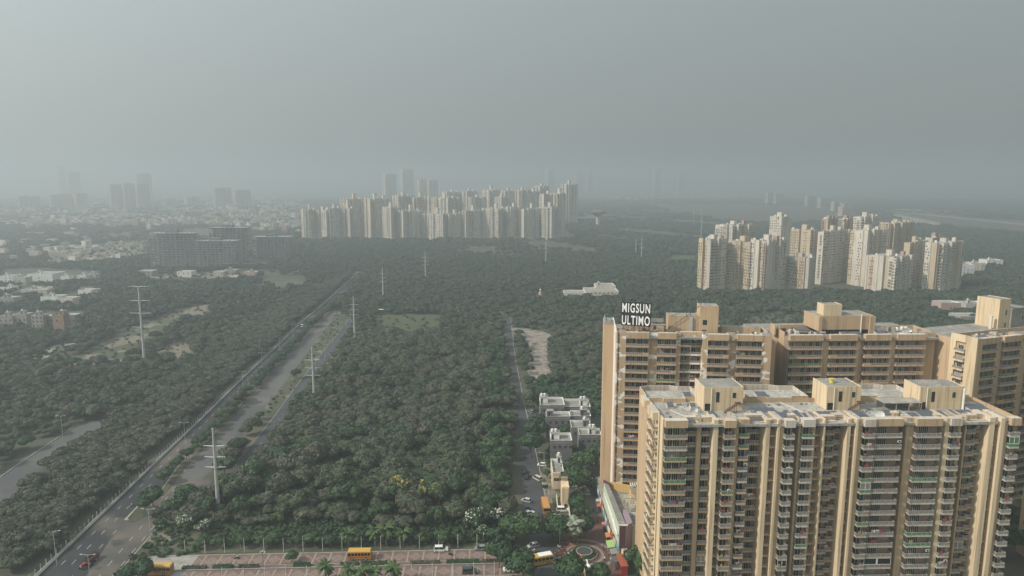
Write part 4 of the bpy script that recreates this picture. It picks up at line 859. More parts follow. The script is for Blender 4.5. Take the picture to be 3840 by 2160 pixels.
for x, y, s, l in ((56.8, 3.8, 1.2, 'white dish left of the shed on the nearest roof'), (62.2, 4.4, 1.0, 'white dish before the shed on the nearest roof'), (9.6, 8.6, 1.1, 'grey dish on the cracked roof patch'), (79.2, 3.2, .9, 'white dish before the right lift house')): place(DISHB, F, x, y, zf + 1.0, 'satellite_dish', l, 'satellite dish', None, R.uniform(-.8, .8), s)
for x, y, l in ((49.5, 14.8, 0), (21, 26, 1)): pass
q = MB(); q.tube((0, 0, 0), (0, 0, 1.1), .6, .6, 12); q.box(-.65, .65, -.65, .65, 1.1, 1.2); tag(q.build('water_tank', mat('yellow_tank', (.55, .45, .10), .6)), 'yellow water tank on top of the middle lift house', 'water tank').location = local(F, 49.0, 14.5, 60.62)
pc = MB()
for a, b in (((4.0, 11, 0), (8.8, 1.6, 0)), ((24, 9.4, 0), (44, 1.8, 0)), ((24.5, 1.5, 0), (44.5, 1.6, 0)), ((56, 1.6, 0), (66, 1.7, 0)), ((72, 1.6, 0), (86, 1.8, 0)), ((36, 17, 0), (41, 2, 0))): pc.tube((a[0], a[1], zf + .18), (b[0], b[1], zf + .18), .11, .11, 6)
pc.build('pipe', M['pipe'], F)
cl = MB()
for i in range(60):
    x, y = R.uniform(2, 88), R.uniform(1.5, 16); 
    if any(a - 1 < x < b + 1 and y > 9 for a, b in ((12.9, 23.4), (46, 55.2), (71.3, 83.5))): continue
    cl.rbox((x, y), R.uniform(.3, 1.6), R.uniform(.3, .8), zf, zf + R.uniform(.15, .8), R.uniform(0, 3))
cl.build('roof_clutter', M['conc'], F, kind='stuff')
# ------------------------------------------------------------------ tower clusters on the plain
M['fwhite'] = wallmat('pale_tower_render', (.60, .55, .475), (.52, .475, .41)); M['fgrey'] = wallmat('grey_tower_render', (.46, .43, .39), (.40, .375, .34)); M['fcream'] = wallmat('cream_tower_render', (.52, .43, .30), (.45, .37, .26)); M['fpink'] = wallmat('pink_tower_render', (.40, .27, .22), (.34, .23, .19))
M['fwin'] = mat('far_window', (.035, .037, .04), .4)
def far_tower(xl, xs, xr, ytop, Y, th, label, grp, mats=('fwhite', 'fgrey'), name='tower_block', lift=None, seed=0, wins=True, accent='fpink', zb=0, step=3.1, flat=False, ywid=None):
    """a block with two faces towards the viewer: image columns left edge, near corner, right edge, roof line; Y = distance; th = turn of the left face (deg)"""
    rr = random.Random(seed or int(xl * 7 + ytop)); dep = Y * math.cos(PITCH)
    v = -(ytop - 1080) / FPX; c, s_ = math.cos(PITCH), math.sin(PITCH); t = Y / (c + v * s_); zt = H + (-s_ + v * c) * t
    grow = (8, 12) if 'row' in (grp or '') else ((6, 18) if 'sunlit' in label else (0, 0)); xl -= grow[0]; xr += grow[1]; k = t / FPX; X = (xs - 1920) * k; a = rad(th); ul, ur = (xl - 1920) * k / Y, (xr - 1920) * k / Y
    wl = max(.5, (X - ul * Y) / max(.15, math.cos(a) + ul * math.sin(a))); wr = min(70, max(.5, (ur * Y - X) / max(.15, math.sin(a) - ur * math.cos(a))))
    e = empty(name, (X, Y, 0), math.pi / 2 - a, label, 'apartment tower', grp)
    # local: +x runs along the right face away from the corner, +y along the left face away from the corner
    nl = max(1, round(wl / 5.0)); nr = max(1, round(wr / 5.0)); dp = min(3.4, .22 * min(wl, wr)); c0 = dp + .3
    body = MB(); body.box(c0, max(c0 + 1, wr - .3), c0, max(c0 + 1, wl - .3), zb, zt - 1.2, 0, 2)
    W_ = MB(); acc = MB(); pal = [0, 0, 1, 0, 3] if not flat else [0]
    def face(n, L, left):
        cw = L / n; ph = rr.randrange(4)
        for i in range(n):
            a0, a1 = i * cw, (i + 1) * cw; o = (0, dp * .45, dp, dp * .2)[(i + ph) % 4] if not flat else 0; top = zt - (0 if (i + ph) % 4 in (0, 3) else rr.choice((.8, 1.6, 3.2))); mi = rr.choice(pal)
            if left: body.box(o, c0, a0 + (c0 if i == 0 else 0) if cw > c0 or i else a0, a1, zb, top, mi, 2)
            else: body.box(a0, a1, o, c0, zb, top, mi, 2)
            if rr.random() < .22 and n > 1:
                if left: acc.box(o - .15, o + .1, a0 + cw * .4, a0 + cw * .6, zb, top + 1)
                else: acc.box(a0 + cw * .4, a0 + cw * .6, o - .15, o + .1, zb, top + 1)
            if not wins or (flat and not left) or rr.random() < .16: continue
            bal = rr.random() < .3; z = max(zb, 6) + 1
            while z < top - 3:
                for q, ww in (((.18, 1.3), (.64, 1.3)) if rr.random() < .75 else ((.4, 1.2),)) if not bal else ((.25, 2.8),):
                    if rr.random() < .1: continue
                    p0 = a0 + q * cw; h = 1.35 if not bal else 1.7
                    if left: W_.box(o - .05, o + .02, p0, p0 + ww, z, z + h)
                    else: W_.box(p0, p0 + ww, o - .05, o + .02, z, z + h)
                    if bal:
                        if left: body.box(o - .9, o - .05, p0 - .3, p0 + ww + .3, z - .3, z + .45, 0)
                        else: body.box(p0 - .3, p0 + ww + .3, o - .9, o - .05, z - .3, z + .45, 1)  # where the second render is grey, right-side shade is put into its colour
                z += step
    face(nl, wl, True); face(nr, wr, False)
    body.build('wall', [M[mats[0]], M[mats[1]], M['conc'], M['fcream']], e)
    if W_.v: W_.build('windows', M['fwin'], e, kind='stuff')
    if acc.v: acc.build('stair_strip', M[accent], e)
    q = MB(); n = 0; cx, cy = wr * .4, wl * .4
    if lift is not False:
        q.box(cx, cx + min(6, wr * .5), cy, cy + min(6, wl * .5), zt - .8, zt + (lift or rr.uniform(3, 6)), 0, 2); q.build('lift_house', [M[mats[0]], M[mats[1]], M['conc']], e); q = MB(); q.box(wr * .62, wr * .62 + min(4, wr * .3), wl * .15, wl * .15 + 3.5, zt - 1.2, zt + rr.uniform(2, 4)); q.build('roof_room', M[rr.choice((mats[0], accent))], e)
    if zt > 20 and wins:
        q = MB()
        for i in range(rr.randint(3, 6)): x, y = rr.uniform(1, max(1.2, wr - 2)), rr.uniform(1, max(1.2, wl - 2)); hh = rr.uniform(1, 2.6); q.box(x, x + rr.uniform(1, 2.2), y, y + rr.uniform(1, 2.2), zt - .8, zt - .8 + hh)
        q.build('roof_tanks', M['white'], e, kind='stuff')
    return e
def lab(i, n, base, L): return base % L[i % len(L)]
# right cluster (about 700 m away)
RC = [(2625, 2666, 2723, 897, 700, 'far left one of the sunlit white towers, grey on its right side', ('fwhite', 'fgrey')), (2723, 2822, 2836, 908, 702, 'broad cream faced tower second from the left of the sunlit cluster', ('fcream', 'fgrey')), (2822, 2876, 2932, 903, 690, 'white tower with a tall narrow slot, third from the left of the sunlit cluster', ('fwhite', 'fgrey')),
 (2682, 2752, 2812, 843, 800, 'cream topped tower standing behind the left end of the sunlit cluster', ('fwhite', 'fgrey')), (2888, 2932, 2970, 813, 840, 'tallest slim white tower with a blank grey flank', ('fwhite', 'fgrey')), (2966, 3043, 3074, 862, 770, 'white and cream tower right of the slim one with the blank flank', ('fcream', 'fgrey')),
 (2930, 3036, 3070, 968, 695, 'low grey tower in front with pink strips and ragged roof', ('fgrey', 'fgrey')), (3073, 3090, 3176, 866, 760, 'wide grey tower full of small windows in the middle of the sunlit cluster', ('fwhite', 'fwhite')), (3190, 3256, 3314, 864, 745, 'white tower right of the dark gap in the sunlit cluster', ('fwhite', 'fgrey')),
 (3080, 3106, 3140, 820, 880, 'tower roof showing behind the wide grey tower', ('fpink', 'fgrey')), (3146, 3172, 3204, 822, 900, 'tower roof behind the dark gap', ('fpink', 'fgrey')), (3205, 3240, 3285, 812, 890, 'white tower top at the back of the sunlit cluster', ('fwhite', 'fgrey')),
 (3305, 3352, 3416, 836, 860, 'brown and grey tower at the back right of the sunlit cluster', ('fcream', 'fgrey')), (3249, 3368, 3412, 963, 690, 'shorter white tower with a lit front at the foot of the sunlit cluster', ('fwhite', 'fgrey')), (3390, 3417, 3480, 908, 730, 'tower with a bright cream corner right of the shorter white one', ('fcream', 'fgrey')),
 (3477, 3536, 3606, 912, 700, 'right hand end tower of the sunlit cluster', ('fwhite', 'fgrey')), (3470, 3500, 3545, 892, 800, 'brown roofed tower peeping behind the right hand end tower', ('fpink', 'fgrey'))]
for i, (a, b, c_, y, Y, l, m_) in enumerate(RC): far_tower(a, b, c_, y, Y, 54, l, None, (m_[0], 'fwhite' if m_[1] == 'fgrey' and i % 3 else m_[1]), seed=i + 1, lift=(5 if i % 3 else 3.5), flat=(i == 4))
# central row (about 1350 m away)
CC = [(1136, 1146, 1186, 785, 1345), (1185, 1222, 1228, 788, 1345), (1226, 1238, 1279, 779, 1340), (1279, 1312, 1322, 782, 1345), (1283, 1304, 1372, 745, 1420), (1371, 1388, 1438, 744, 1400), (1418, 1424, 1457, 746, 1450), (1436, 1466, 1491, 777, 1350), (1478, 1494, 1545, 733, 1500), (1490, 1510, 1594, 789, 1345), (1544, 1556, 1612, 740, 1500), (1609, 1680, 1717, 741, 1480), (1593, 1662, 1675, 801, 1340),
 (1674, 1684, 1740, 801, 1345), (1739, 1746, 1815, 789, 1350), (1814, 1872, 1899, 782, 1355), (1898, 1908, 1959, 775, 1365), (1958, 1966, 2038, 782, 1350), (2037, 2070, 2083, 777, 1350), (2082, 2092, 2112, 725, 1400), (2028, 2040, 2086, 727, 1500), (2110, 2128, 2156, 690, 1800), (1763, 1772, 1815, 740, 1650), (1814, 1836, 1866, 712, 1700), (1860, 1880, 1900, 738, 1650), (1938, 1950, 1978, 712, 1750), (1660, 1676, 1732, 719, 1850), (1737, 1752, 1778, 716, 1850), (1975, 1990, 2024, 716, 1800), (2012, 2024, 2050, 697, 1850), (1880, 1896, 1930, 714, 1950)]
for i, (a, b, c_, y, Y) in enumerate(CC):
    same = sorted(q[0] for q in CC if (q[4] < 1399) == (Y < 1399) and (1399 <= q[4] < 1600) == (1399 <= Y < 1600)); nth = ('1st 2nd 3rd ' + ' '.join('%dth' % q for q in range(4, 20))).split()[same.index(a)]
    where = 'in the front rank of the long row' if Y < 1399 else ('behind the front rank of the long row' if Y < 1600 else 'in the faint back ranks of the long row')
    far_tower(a, b, c_, y, Y, 55 if (b - a) < (c_ - b) else 30, 'pale tower block, ' + nth + ' from left ' + where, 'towers ' + where, ('fwhite', 'fwhite' if i % 3 else 'fgrey'), seed=i + 40, lift=R.uniform(6, 11), accent='fwhite', step=3.3)
# hazy towers further away
HZ = [(60, 70, 110, 735, 2300, 'faint pale slab at the far left, left half of the first pair'), (108, 116, 152, 737, 2320, 'faint pale slab at the far left, right half of the first pair'), (178, 190, 228, 731, 2300, 'left block of the second faint pair at the far left'), (206, 218, 276, 728, 2330, 'middle block of the second faint group at the far left'), (272, 284, 328, 725, 2300, 'right block of the second faint group at the far left'),
 (400, 412, 455, 690, 2350, 'left part of the tall pale slab tower in the left haze'), (452, 462, 504, 686, 2350, 'middle part of the tall pale slab tower in the left haze'), (500, 512, 558, 688, 2340, 'right part of the tall pale slab tower in the left haze'), (498, 510, 574, 650, 2900, 'ghostly block standing behind the tall pale slab tower'), (246, 256, 298, 645, 3300, 'ghostly tower above the second faint group'), (210, 216, 242, 622, 3900, 'ghostly top of the most distant tower on the left'),
 (794, 806, 870, 704, 2500, 'left half of the dark hazy double block left of the long pale row'), (868, 880, 943, 712, 2500, 'right half of the dark hazy double block left of the long pale row'), (1432, 1444, 1486, 652, 2700, 'ghostly tower behind the long row, left of three'), (1498, 1508, 1560, 633, 3000, 'tallest ghostly tower behind the long row'), (1562, 1572, 1602, 672, 2600, 'pale lit tower behind the long row, right of the tallest'), (1598, 1608, 1642, 675, 2600, 'pale tower behind the long row, at the right end of the ghostly group'),
 (2042, 2056, 2104, 632, 4300, 'barely visible tower over the right end of the long row'), (2150, 2164, 2190, 640, 4500, 'barely visible tower beyond the slim white one'), (2196, 2206, 2240, 636, 4600, 'second barely visible tower beyond the slim white one'), (2446, 2458, 2486, 632, 4300, 'barely visible tower alone over the right plain'), (2540, 2548, 2566, 645, 4500, 'last barely visible tower towards the right'),
 (620, 630, 660, 745, 2400, 'pale mid rise block right of the tall pale slab'), (690, 700, 745, 738, 2600, 'faint mid rise block between the slab and the dark double block')]
for i, (a, b, c_, y, Y, l) in enumerate(HZ): far_tower(a, b, c_, y, Y * 1.22, 50, l, None, ('fwhite', 'fwhite'), seed=i + 90, lift=4, wins=Y < 2600, step=3.4)
for i, (a, b, c_, y, Y, l) in enumerate([(2868, 2880, 2905, 722, 3500, 'first pale block of the distant right housing group'), (2902, 2912, 2940, 725, 3400, 'second pale block of the distant right housing group'), (3018, 3030, 3070, 735, 3200, 'third pink block of the distant right housing group'), (3065, 3078, 3120, 742, 3000, 'fourth pale block of the distant right housing group'), (3115, 3130, 3160, 755, 2700, 'fifth block of the distant right housing group'), (3150, 3165, 3232, 760, 2600, 'long low pale block beside the distant brown field'), (3140, 3160, 3255, 775, 2300, 'low wide pale hall beside the distant brown field')]):
    far_tower(a, b, c_, y, Y, 58, l, None, ('fcream', 'fwhite'), seed=i + 130, lift=False, accent='fpink', name='housing_block')
# long sheds on the right plain
for x0, x1, y, Y, d, l in ((3340, 3510, 782, 1560, 16, 'long pale school like block on the distant right plain'), (3360, 3450, 770, 1950, 20, 'small pale shed on the distant right plain')):
    pass
def shed(px0, py0, px1, py1, w, h, label, m='fwhite', roofm='conc', name='long_shed', n=14):
    a, b = Vector(g(px0, py0)), Vector(g(px1, py1)); e = empty(name, (*a, 0), math.atan2(b.y - a.y, b.x - a.x), label, 'shed'); L = (b - a).length
    q = MB(); q.box(0, L, 0, w, 0, h); q.build('wall', M[m], e); q = MB(); q.box(-.6, L + .6, -1.2, w + .6, h, h + .5); q.build('roof', M[roofm], e)
    q = MB()
    for i in range(n): q.box(L * (i + .25) / n, L * (i + .75) / n, -.08, .05, h * .3, h * .75)
    q.build('windows', M['fwin'], e, kind='stuff')
shed(3350, 818, 3500, 852, 14, 11, 'long pale two storey shed on the right plain behind the sunlit towers'); shed(3362, 793, 3450, 796, 14, 9, 'small pale hall beyond the long shed on the right plain', n=8)
shed(780, 958, 1090, 962, 18, 2.5, 'low dark shed line at the foot of the unfinished towers', 'concd'); shed(2140, 722, 2440, 722, 10, 6, 'far grey flyover deck crossing the haze above the slim tower', 'concd', name='flyover', n=4); shed(2155, 832, 2250, 826, 20, 9, 'pale low hall right of the long tower row', n=6)
# striped office
e = empty('office_building', (*g(640, 812), 0), rad(14), 'low curved office with white and dark bands left of the unfinished towers', 'office')
w_, h_ = 70, 27
for k in range(6):
    q = MB(); q.box(-w_ / 2, w_ / 2, 0, 24, k * 4.5, k * 4.5 + 2.2); q.build('white_band', M['fwhite'], e)
    if k < 5: q = MB(); q.box(-w_ / 2 + .6, w_ / 2 - .6, .6, 23.4, k * 4.5 + 2.2, k * 4.5 + 4.5); q.build('window_band', M['fwin'], e)
# ------------------------------------------------------------------ unfinished concrete frames
def frame_tower(x0, x1, ytop, ybase, label, seed, rows=None, dep=20, dark=()):
    rr = random.Random(seed); X0, Y = g(x0, ybase); X1, _ = g(x1, ybase); v = -(ytop - 1080) / FPX; c, s_ = math.cos(PITCH), math.sin(PITCH); zt = H + (-s_ + v * c) * Y / (c + v * s_)
    e = empty('unfinished_tower', (X0, Y, 0), 0, label, 'unfinished building'); L = X1 - X0; nfl = int(zt // 3.3); nb = max(2, round(L / 5.5)); bw = L / nb
    sl = MB(); sl.box(0, L, 0, dep, 0, .3)
    for k in range(nfl): q = inst('floor_slab', e_slab(L, dep), e, (0, 0, (k + 1) * 3.3))
    cm = MB()
    for i in range(nb + 1):
        for y in (0.1, dep * .5, dep - .7): cm.box(i * bw - .35 if i else 0, i * bw + .35 if i < nb else L, y, y + .6, 0, nfl * 3.3 + rr.uniform(.6, 3.2))
    cm.build('columns', M['frame'], e, kind='stuff')
    wl = MB()
    for i in range(nb):
        if i in dark or rr.random() < .3: wl.box(i * bw + .36, (i + 1) * bw - .36, 1.2, 1.4, 0, nfl * 3.3); continue
        for k in range(nfl):
            if rr.random() < .8 - .5 * (k / nfl > .85): wl.box(i * bw + .36, i * bw + bw * .45, .5, .75, k * 3.3 + .22, k * 3.3 + 3.1); wl.box(i * bw + bw * .45, (i + 1) * bw - .36, .5, .75, k * 3.3 + .22, k * 3.3 + 1.2)
    wl.build('infill_walls', M['concd'], e, kind='stuff'); q = MB(); q.box(L * .3, L * .6, dep * .4, dep * .7, 0, nfl * 3.3 + 4); q.build('lift_core', M['concd'], e)
    return e
SLC = {}
def e_slab(L, d):
    k = (round(L, 1), d)
    if k not in SLC: q = MB(); q.box(-.5, L + .5, -.5, d + .5, -.22, .2); SLC[k] = q.mesh('floor_slab', M['frame'])
    return SLC[k]
frame_tower(568, 728, 872, 1004, 'left and tallest of the unfinished grey concrete frames', 1, dark=(4, 5)); frame_tower(734, 886, 899, 1006, 'middle lower unfinished concrete frame with a dark recess', 2, dark=(3, 4, 5)); frame_tower(790, 925, 852, 985, 'unfinished concrete frame rising behind the middle one', 3, dark=(1,)); frame_tower(950, 1085, 884, 972, 'right and darkest unfinished concrete frame', 4, dark=(2, 3, 5), dep=24)
# ------------------------------------------------------------------ low houses
def house(x0, x1, ytop, ybase, label, m='white', Y=None, storeys=2, dep=None, rz=0, hut=True, tanks=1, seed=0, cat='house', sides=None, roofm='conc', wins=3):
    rr = random.Random(seed or int(x0 + ytop)); X0, Yb = g(x0, ybase); X1, _ = g(x1, ybase)
    v = -(ytop - 1080) / FPX; c, s_ = math.cos(PITCH), math.sin(PITCH); zt = max(3.2, H + (-s_ + v * c) * (Yb + 1) / (c + v * s_)); L = X1 - X0; d = dep or max(6, L * .8)
    e = empty('flat_roofed_house', (X0, Yb, 0), rz, label, cat)
    q = MB(); q.box(0, L, 0, d, 0, zt - .9, 0, 1); q.build('wall', [M[m], M[roofm]], e)
    parapet(q := MB(), [(0, 0), (L, 0), (L, d), (0, d)], zt - .9, .9, .2); q.build('parapet', [M[m], M['white' if m != 'brick' else 'brick']], e)
    if hut:
        hx = rr.uniform(.1, .5) * L; q = MB(); q.box(hx, hx + min(3.4, L * .4), d * .45, d * .45 + 3, zt - .9, zt + 1.9, 0, 1); q.box(hx - .3, hx + min(3.4, L * .4) + .3, d * .45 - .3, d * .45 + 3.3, zt + 1.9, zt + 2.1, 0, 1); q.build('stair_hut', [M[m], M[roofm]], e)
        q = MB(); q.box(hx + .5, hx + 1.4, d * .45 - .04, d * .45 + .05, zt - .9, zt + 1.2); q.build('door', M['fwin'], e)
        for t in range(tanks): inst('tank', TANK, e, (hx + .8 + 1.4 * t, d * .45 + 1.5, zt + 2.1))
    st = max(1, int(zt // 3.2)); wm = MB(); wm.box(0, 1.3, -.06, .05, 0, 1.3); wm = wm.mesh('window', M['fwin'])
    for k in range(st):
        for i in range(wins):
            if rr.random() < .75: inst('window', wm, e, (L * (i + .3) / wins, 0, k * 3.1 + 1.1))
    return e
for i, (a, b, t, bs, l, m_, kw) in enumerate([
    (0, 50, 1034, 1068, 'white house cut by the left frame edge, upper row', 'white', {}), (104, 199, 1027, 1058, 'widest white house with a tall stair hut in the upper left row', 'white', {}), (290, 326, 1032, 1064, 'pale house with a white stair wall at the right end of the upper left row', 'white', {}), (322, 360, 1028, 1060, 'grey roofed house beside the white stair wall', 'fgrey', {}), (229, 262, 1036, 1066, 'small pale house between the wide white one and the stair wall house', 'white', {}), (52, 98, 1040, 1070, 'low grey house between the two white ones of the upper row', 'fgrey', {}),
    (294, 345, 1087, 1117, 'small white cube house standing alone among trees', 'white', dict(hut=False)), (340, 368, 1084, 1108, 'grey annexe beside the small white cube house', 'conc', dict(hut=False)), (155, 222, 1112, 1150, 'patchy white house in the third row left of the pylon', 'white', {}), (216, 275, 1118, 1152, 'lower white wall house joined to the patchy one', 'fwhite', dict(hut=False)), (77, 178, 1086, 1108, 'long low house with pale roofs in the second row', 'fgrey', {}), (0, 54, 1116, 1150, 'grey house with a striped roof at the left frame edge', 'conc', {}), (0, 46, 1076, 1100, 'pale house at the left frame edge, second row', 'white', {}),
    (0, 52, 1184, 1240, 'grey terrace house at the left frame edge, lowest row', 'conc', {}), (54, 104, 1178, 1238, 'grey terrace house with white roof walls, lowest row', 'conc', {}), (122, 166, 1182, 1244, 'unpainted house with a white stair hut on its roof', 'conc', {}), (164, 203, 1184, 1240, 'dark side house right of the white stair hut', 'concd', dict(hut=False)), (203, 244, 1178, 1256, 'bare brown brick house, tallest of the lowest row', 'brick', dict(wins=1)), (244, 288, 1180, 1240, 'dark grey house right of the brown brick one', 'concd', dict(hut=False)),
    (516, 570, 1016, 1036, 'flat canopy shed on the lawn before the unfinished towers', 'conc', dict(hut=False)), (664, 718, 1018, 1040, 'white farmhouse with a pale roof on the lawn', 'white', dict(hut=False)), (384, 440, 1030, 1040, 'low grey shed left of the canopy', 'conc', dict(hut=False)), (800, 838, 1018, 1042, 'grey hut with a white wall by the track', 'fgrey', dict(hut=False)), (862, 900, 1034, 1046, 'low white garden building by the track', 'white', dict(hut=False)), (914, 964, 1020, 1036, 'red walled house with white trim right of the garden building', 'pinkwall', {}), (796, 838, 1050, 1066, 'lone cream wall piece at the end of the lawn', 'cream', dict(hut=False, dep=3, wins=0)), (840, 884, 1012, 1026, 'grey roofed house behind the garden building', 'conc', {}),
    (2116, 2210, 1098, 1120, 'long pale single storey wing of the institute in the wood', 'fwhite', dict(hut=False, wins=8)), (2195, 2320, 1092, 1118, 'institute main wing with a white colonnade', 'fwhite', dict(hut=False, wins=8)), (2236, 2308, 1072, 1104, 'upper hall of the institute with a broad pale roof', 'fwhite', dict(dep=22, wins=4)),
    (3526, 3600, 1135, 1176, 'unfinished pink brick block behind the long rear roof', 'pinkwall', dict(wins=5, hut=False)), (3620, 3700, 1138, 1170, 'grey house with a white roof room behind the rear roof', 'fgrey', {}), (3600, 3690, 1185, 1215, 'low grey walled house left of the tall lift block', 'conc', dict(hut=False)), (3606, 3650, 992, 1046, 'white house right of the sunlit cluster', 'white', {}), (3640, 3690, 985, 1030, 'second white house right of the sunlit cluster', 'fwhite', {}), (3700, 3760, 975, 1002, 'white house at the right edge beyond the sunlit cluster', 'white', {})]):
    if 2110 < a < 2330 or a > 3500: pass
    house(a, b, t, bs, l, m_, seed=i + 3, **kw)
# grey houses along the side road
def h3(x0, x1, y0, y1, z, label, m='concd', **k):
    e = empty('grey_house', (x0, y0, 0), k.get('rz', 0), label, 'house'); L, d = x1 - x0, y1 - y0
    q = MB(); q.box(0, L, 0, d, 0, z, 0, 1); q.build('wall', [M[m], M['roofg']], e); parapet(q := MB(), [(0, 0), (L, 0), (L, d), (0, d)], z, 1.0, .2); q.build('parapet', [M[m], M['white']], e)
    hx, hy, hw, hd = k.get('hut', (.1, .6, 3.2, 3)); hx *= L; hy *= d
    q = MB(); q.box(hx, hx + hw, hy, hy + hd, z, z + 2.6, 0, 1); q.box(hx - .3, hx + hw + .3, hy - .3, hy + hd + .3, z + 2.6, z + 2.85, 0, 1); q.build('stair_hut', [M[k.get('hm', 'white')], M['roofg']], e)
    q = MB(); q.box(hx + .4, hx + 1.2, hy - .05, hy + .03, z + .05, z + 2.0); q.build('door', M['fwin'], e)
    for t in range(k.get('tanks', 2)): inst('tank', TANK, e, (hx + .75 + 1.45 * t, hy + hd / 2, z + 2.85))
    q = MB(); q.box(.1, L - .1, -.02, .02, z - .1, z + .1); q.build('coping', M['conc'], e)
    for i in range(4): 
        q = MB(); q.box(0, .9, -.05, .04, 0, 1.1); o = q.build('window', M['fwin'], e); o.location = (L * (i + .5) / 4, 0, z - 2.4 if k.get('w', 1) else -5)
    return e
h3(13.2, 24.6, 306, 318, 11, 'biggest bare grey house with two stair huts and white tanks', hut=(.02, .55, 3.6, 3.4)); h3(24.8, 37, 308, 320, 9.5, 'dark grey house joined to the right of the biggest one', hut=(.62, .4, 3.6, 3.4)); h3(15.5, 26.5, 296, 303, 9, 'grey house with a white roof terrace before the biggest one', hut=(.05, .3, 2.6, 2.6), tanks=0, hm='concd')
h3(27, 36, 298, 306, 8.5, 'grey house with a single tank right of the terrace house', hut=(.5, .4, 3, 3), tanks=1, hm='concd'); h3(26, 35, 285, 294, 8, 'grey house with a white side wall near the blank tower gable', hut=(.6, .4, 2.6, 2.6), tanks=1, hm='concd'); h3(28.5, 38, 276, 284, 8, 'grey house with a cream terrace and a red banded hut', hut=(.45, .4, 3, 2.8)); h3(16.0, 24.8, 268, 277, 8.6, 'grey house with a neat white roof room and two tanks', hut=(.02, .45, 3.6, 3))
h3(15.3, 19.6, 243.5, 256.5, 5.6, 'narrow single storey shop with a grey roof and cream side wall', 'cream', hut=(.55, .86, 1.6, 1.5), tanks=1)
# cream gate tower
e = empty('gate_tower', (17.6, 226.8, 0), 0, 'cream gatehouse tower with an arched opening beside the side road', 'gatehouse')
q = MB(); q.box(0, 2.6, 0, 6, 0, 8.5); q.box(.3, 2.3, -.12, 0, 3.2, 8.2); q.build('wall', [M['cream']], e); q = MB(); q.box(.1, 2.5, 5.2, 6.6, 8.5, 9.6); q.build('cap', M['brick'], e); q = MB(); q.box(.8, 2.0, -.2, -.12, .4, 1.9); q.ball((1.4, -.14, 1.9), .6, .06, .5, 10, 6); q.build('niche', M['rust'], e)
# ------------------------------------------------------------------ water tower, temple
x, y = g(2241, 850); e = empty('water_tower', (x, y, 0), 0, 'mushroom shaped concrete water tower right of the long tower row', 'water tower'); k = y / 1100
q = MB(); q.tube((0, 0, 0), (0, 0, 26), 5.2, 4.6, 14); q.build('shaft', M['fwhite'], e); q = MB(); q.tube((0, 0, 26), (0, 0, 36), 5, 20, 20); q.tube((0, 0, 36), (0, 0, 40), 20, 20, 20); q.tube((0, 0, 40), (0, 0, 43), 20, 5, 20); q.build('bowl', M['concd'], e)
x, y = g(2026, 1130); e = empty('temple_spire', (x, y, 0), 0, 'pink temple spire with a white finial rising out of the wood', 'temple'); e.scale = (.62, .62, .62)
q = MB(); pr_ = [(0, 4.6), (4, 4.6), (8, 4.1), (12, 3.0), (15.5, 1.7), (17, 1.1)]
for (z0, r0), (z1, r1) in zip(pr_, pr_[1:]): q.tube((0, 0, z0), (0, 0, z1), r0, r1, 12)
for i in range(12): a = i * math.pi / 6; q.tube((4.5 * math.cos(a), 4.5 * math.sin(a), 3), (1.3 * math.cos(a), 1.3 * math.sin(a), 16.6), .35, .2, 4)
q.build('spire', mat('pink_temple', (.45, .27, .22), .8), e); q = MB(); q.ball((0, 0, 18.3), 1.5, 1.5, 1.2, 10, 6); q.tube((0, 0, 19), (0, 0, 22), .35, .1, 6); q.build('finial', M['white'], e)
# ------------------------------------------------------------------ distant town
hm = []
for i in range(5):
    q = MB(); q.box(-5, 5, -4, 4, 0, 7 + i, 0, 1); q.box(-3, 0, -1, 2, 7 + i, 9.6 + i, 0, 1)
    for a in range(3): q.box(-4.3 + a * 3, -3.1 + a * 3, -4.06, -4.0, 1.2, 2.6, 2); q.box(-4.3 + a * 3, -3.1 + a * 3, -4.06, -4.0, 4.4, 5.8, 2)
    hm.append(q.mesh('town_house', [M[('white', 'fwhite', 'fcream', 'fpink', 'fgrey')[i]], M['conc'], M['fwin']]))
zones = [([(560, 800), (1130, 780), (1135, 880), (900, 870), (700, 850)], 150, 'small pale flat roofed house in the hazy town left of the long tower row', 'houses in the town left of the long tower row'), ([(0, 790), (330, 800), (420, 850), (100, 860)], 60, 'faint low house in the misty settlement at the far left', 'houses of the misty far left settlement'), ([(190, 930), (560, 905), (560, 950), (380, 980), (190, 990)], 60, 'low shack on the bare ground left of the unfinished towers', 'shacks left of the unfinished towers'), ([(400, 840), (760, 830), (760, 860), (560, 880)], 24, 'pale house among trees above the unfinished towers', 'houses among trees above the unfinished towers')]
for poly, n, l, gp in zones:
    W2_ = P(poly); xs = [p[0] for p in W2_]; ys = [p[1] for p in W2_]; c_ = 0
    pxs = [p[0] for p in poly]; pys = [p[1] for p in poly]
    while c_ < n:
        a, b = R.uniform(min(pxs), max(pxs)), R.uniform(min(pys), max(pys))
        if not inpoly(a, b, poly): continue
        x, y = g(a, b); s = R.uniform(.8, 1.5) * (.55 if 'shack' in l else 1); o = inst('town_house', R.choice(hm), None, (x, y, 0), R.uniform(-.4, .6), (s * R.uniform(.8, 1.6), s, s * R.uniform(.8, 1.5) * (.6 if 'shack' in l else 1))); tag(o, l, 'house', gp); c_ += 1
q = MB(); rt = random.Random(5)
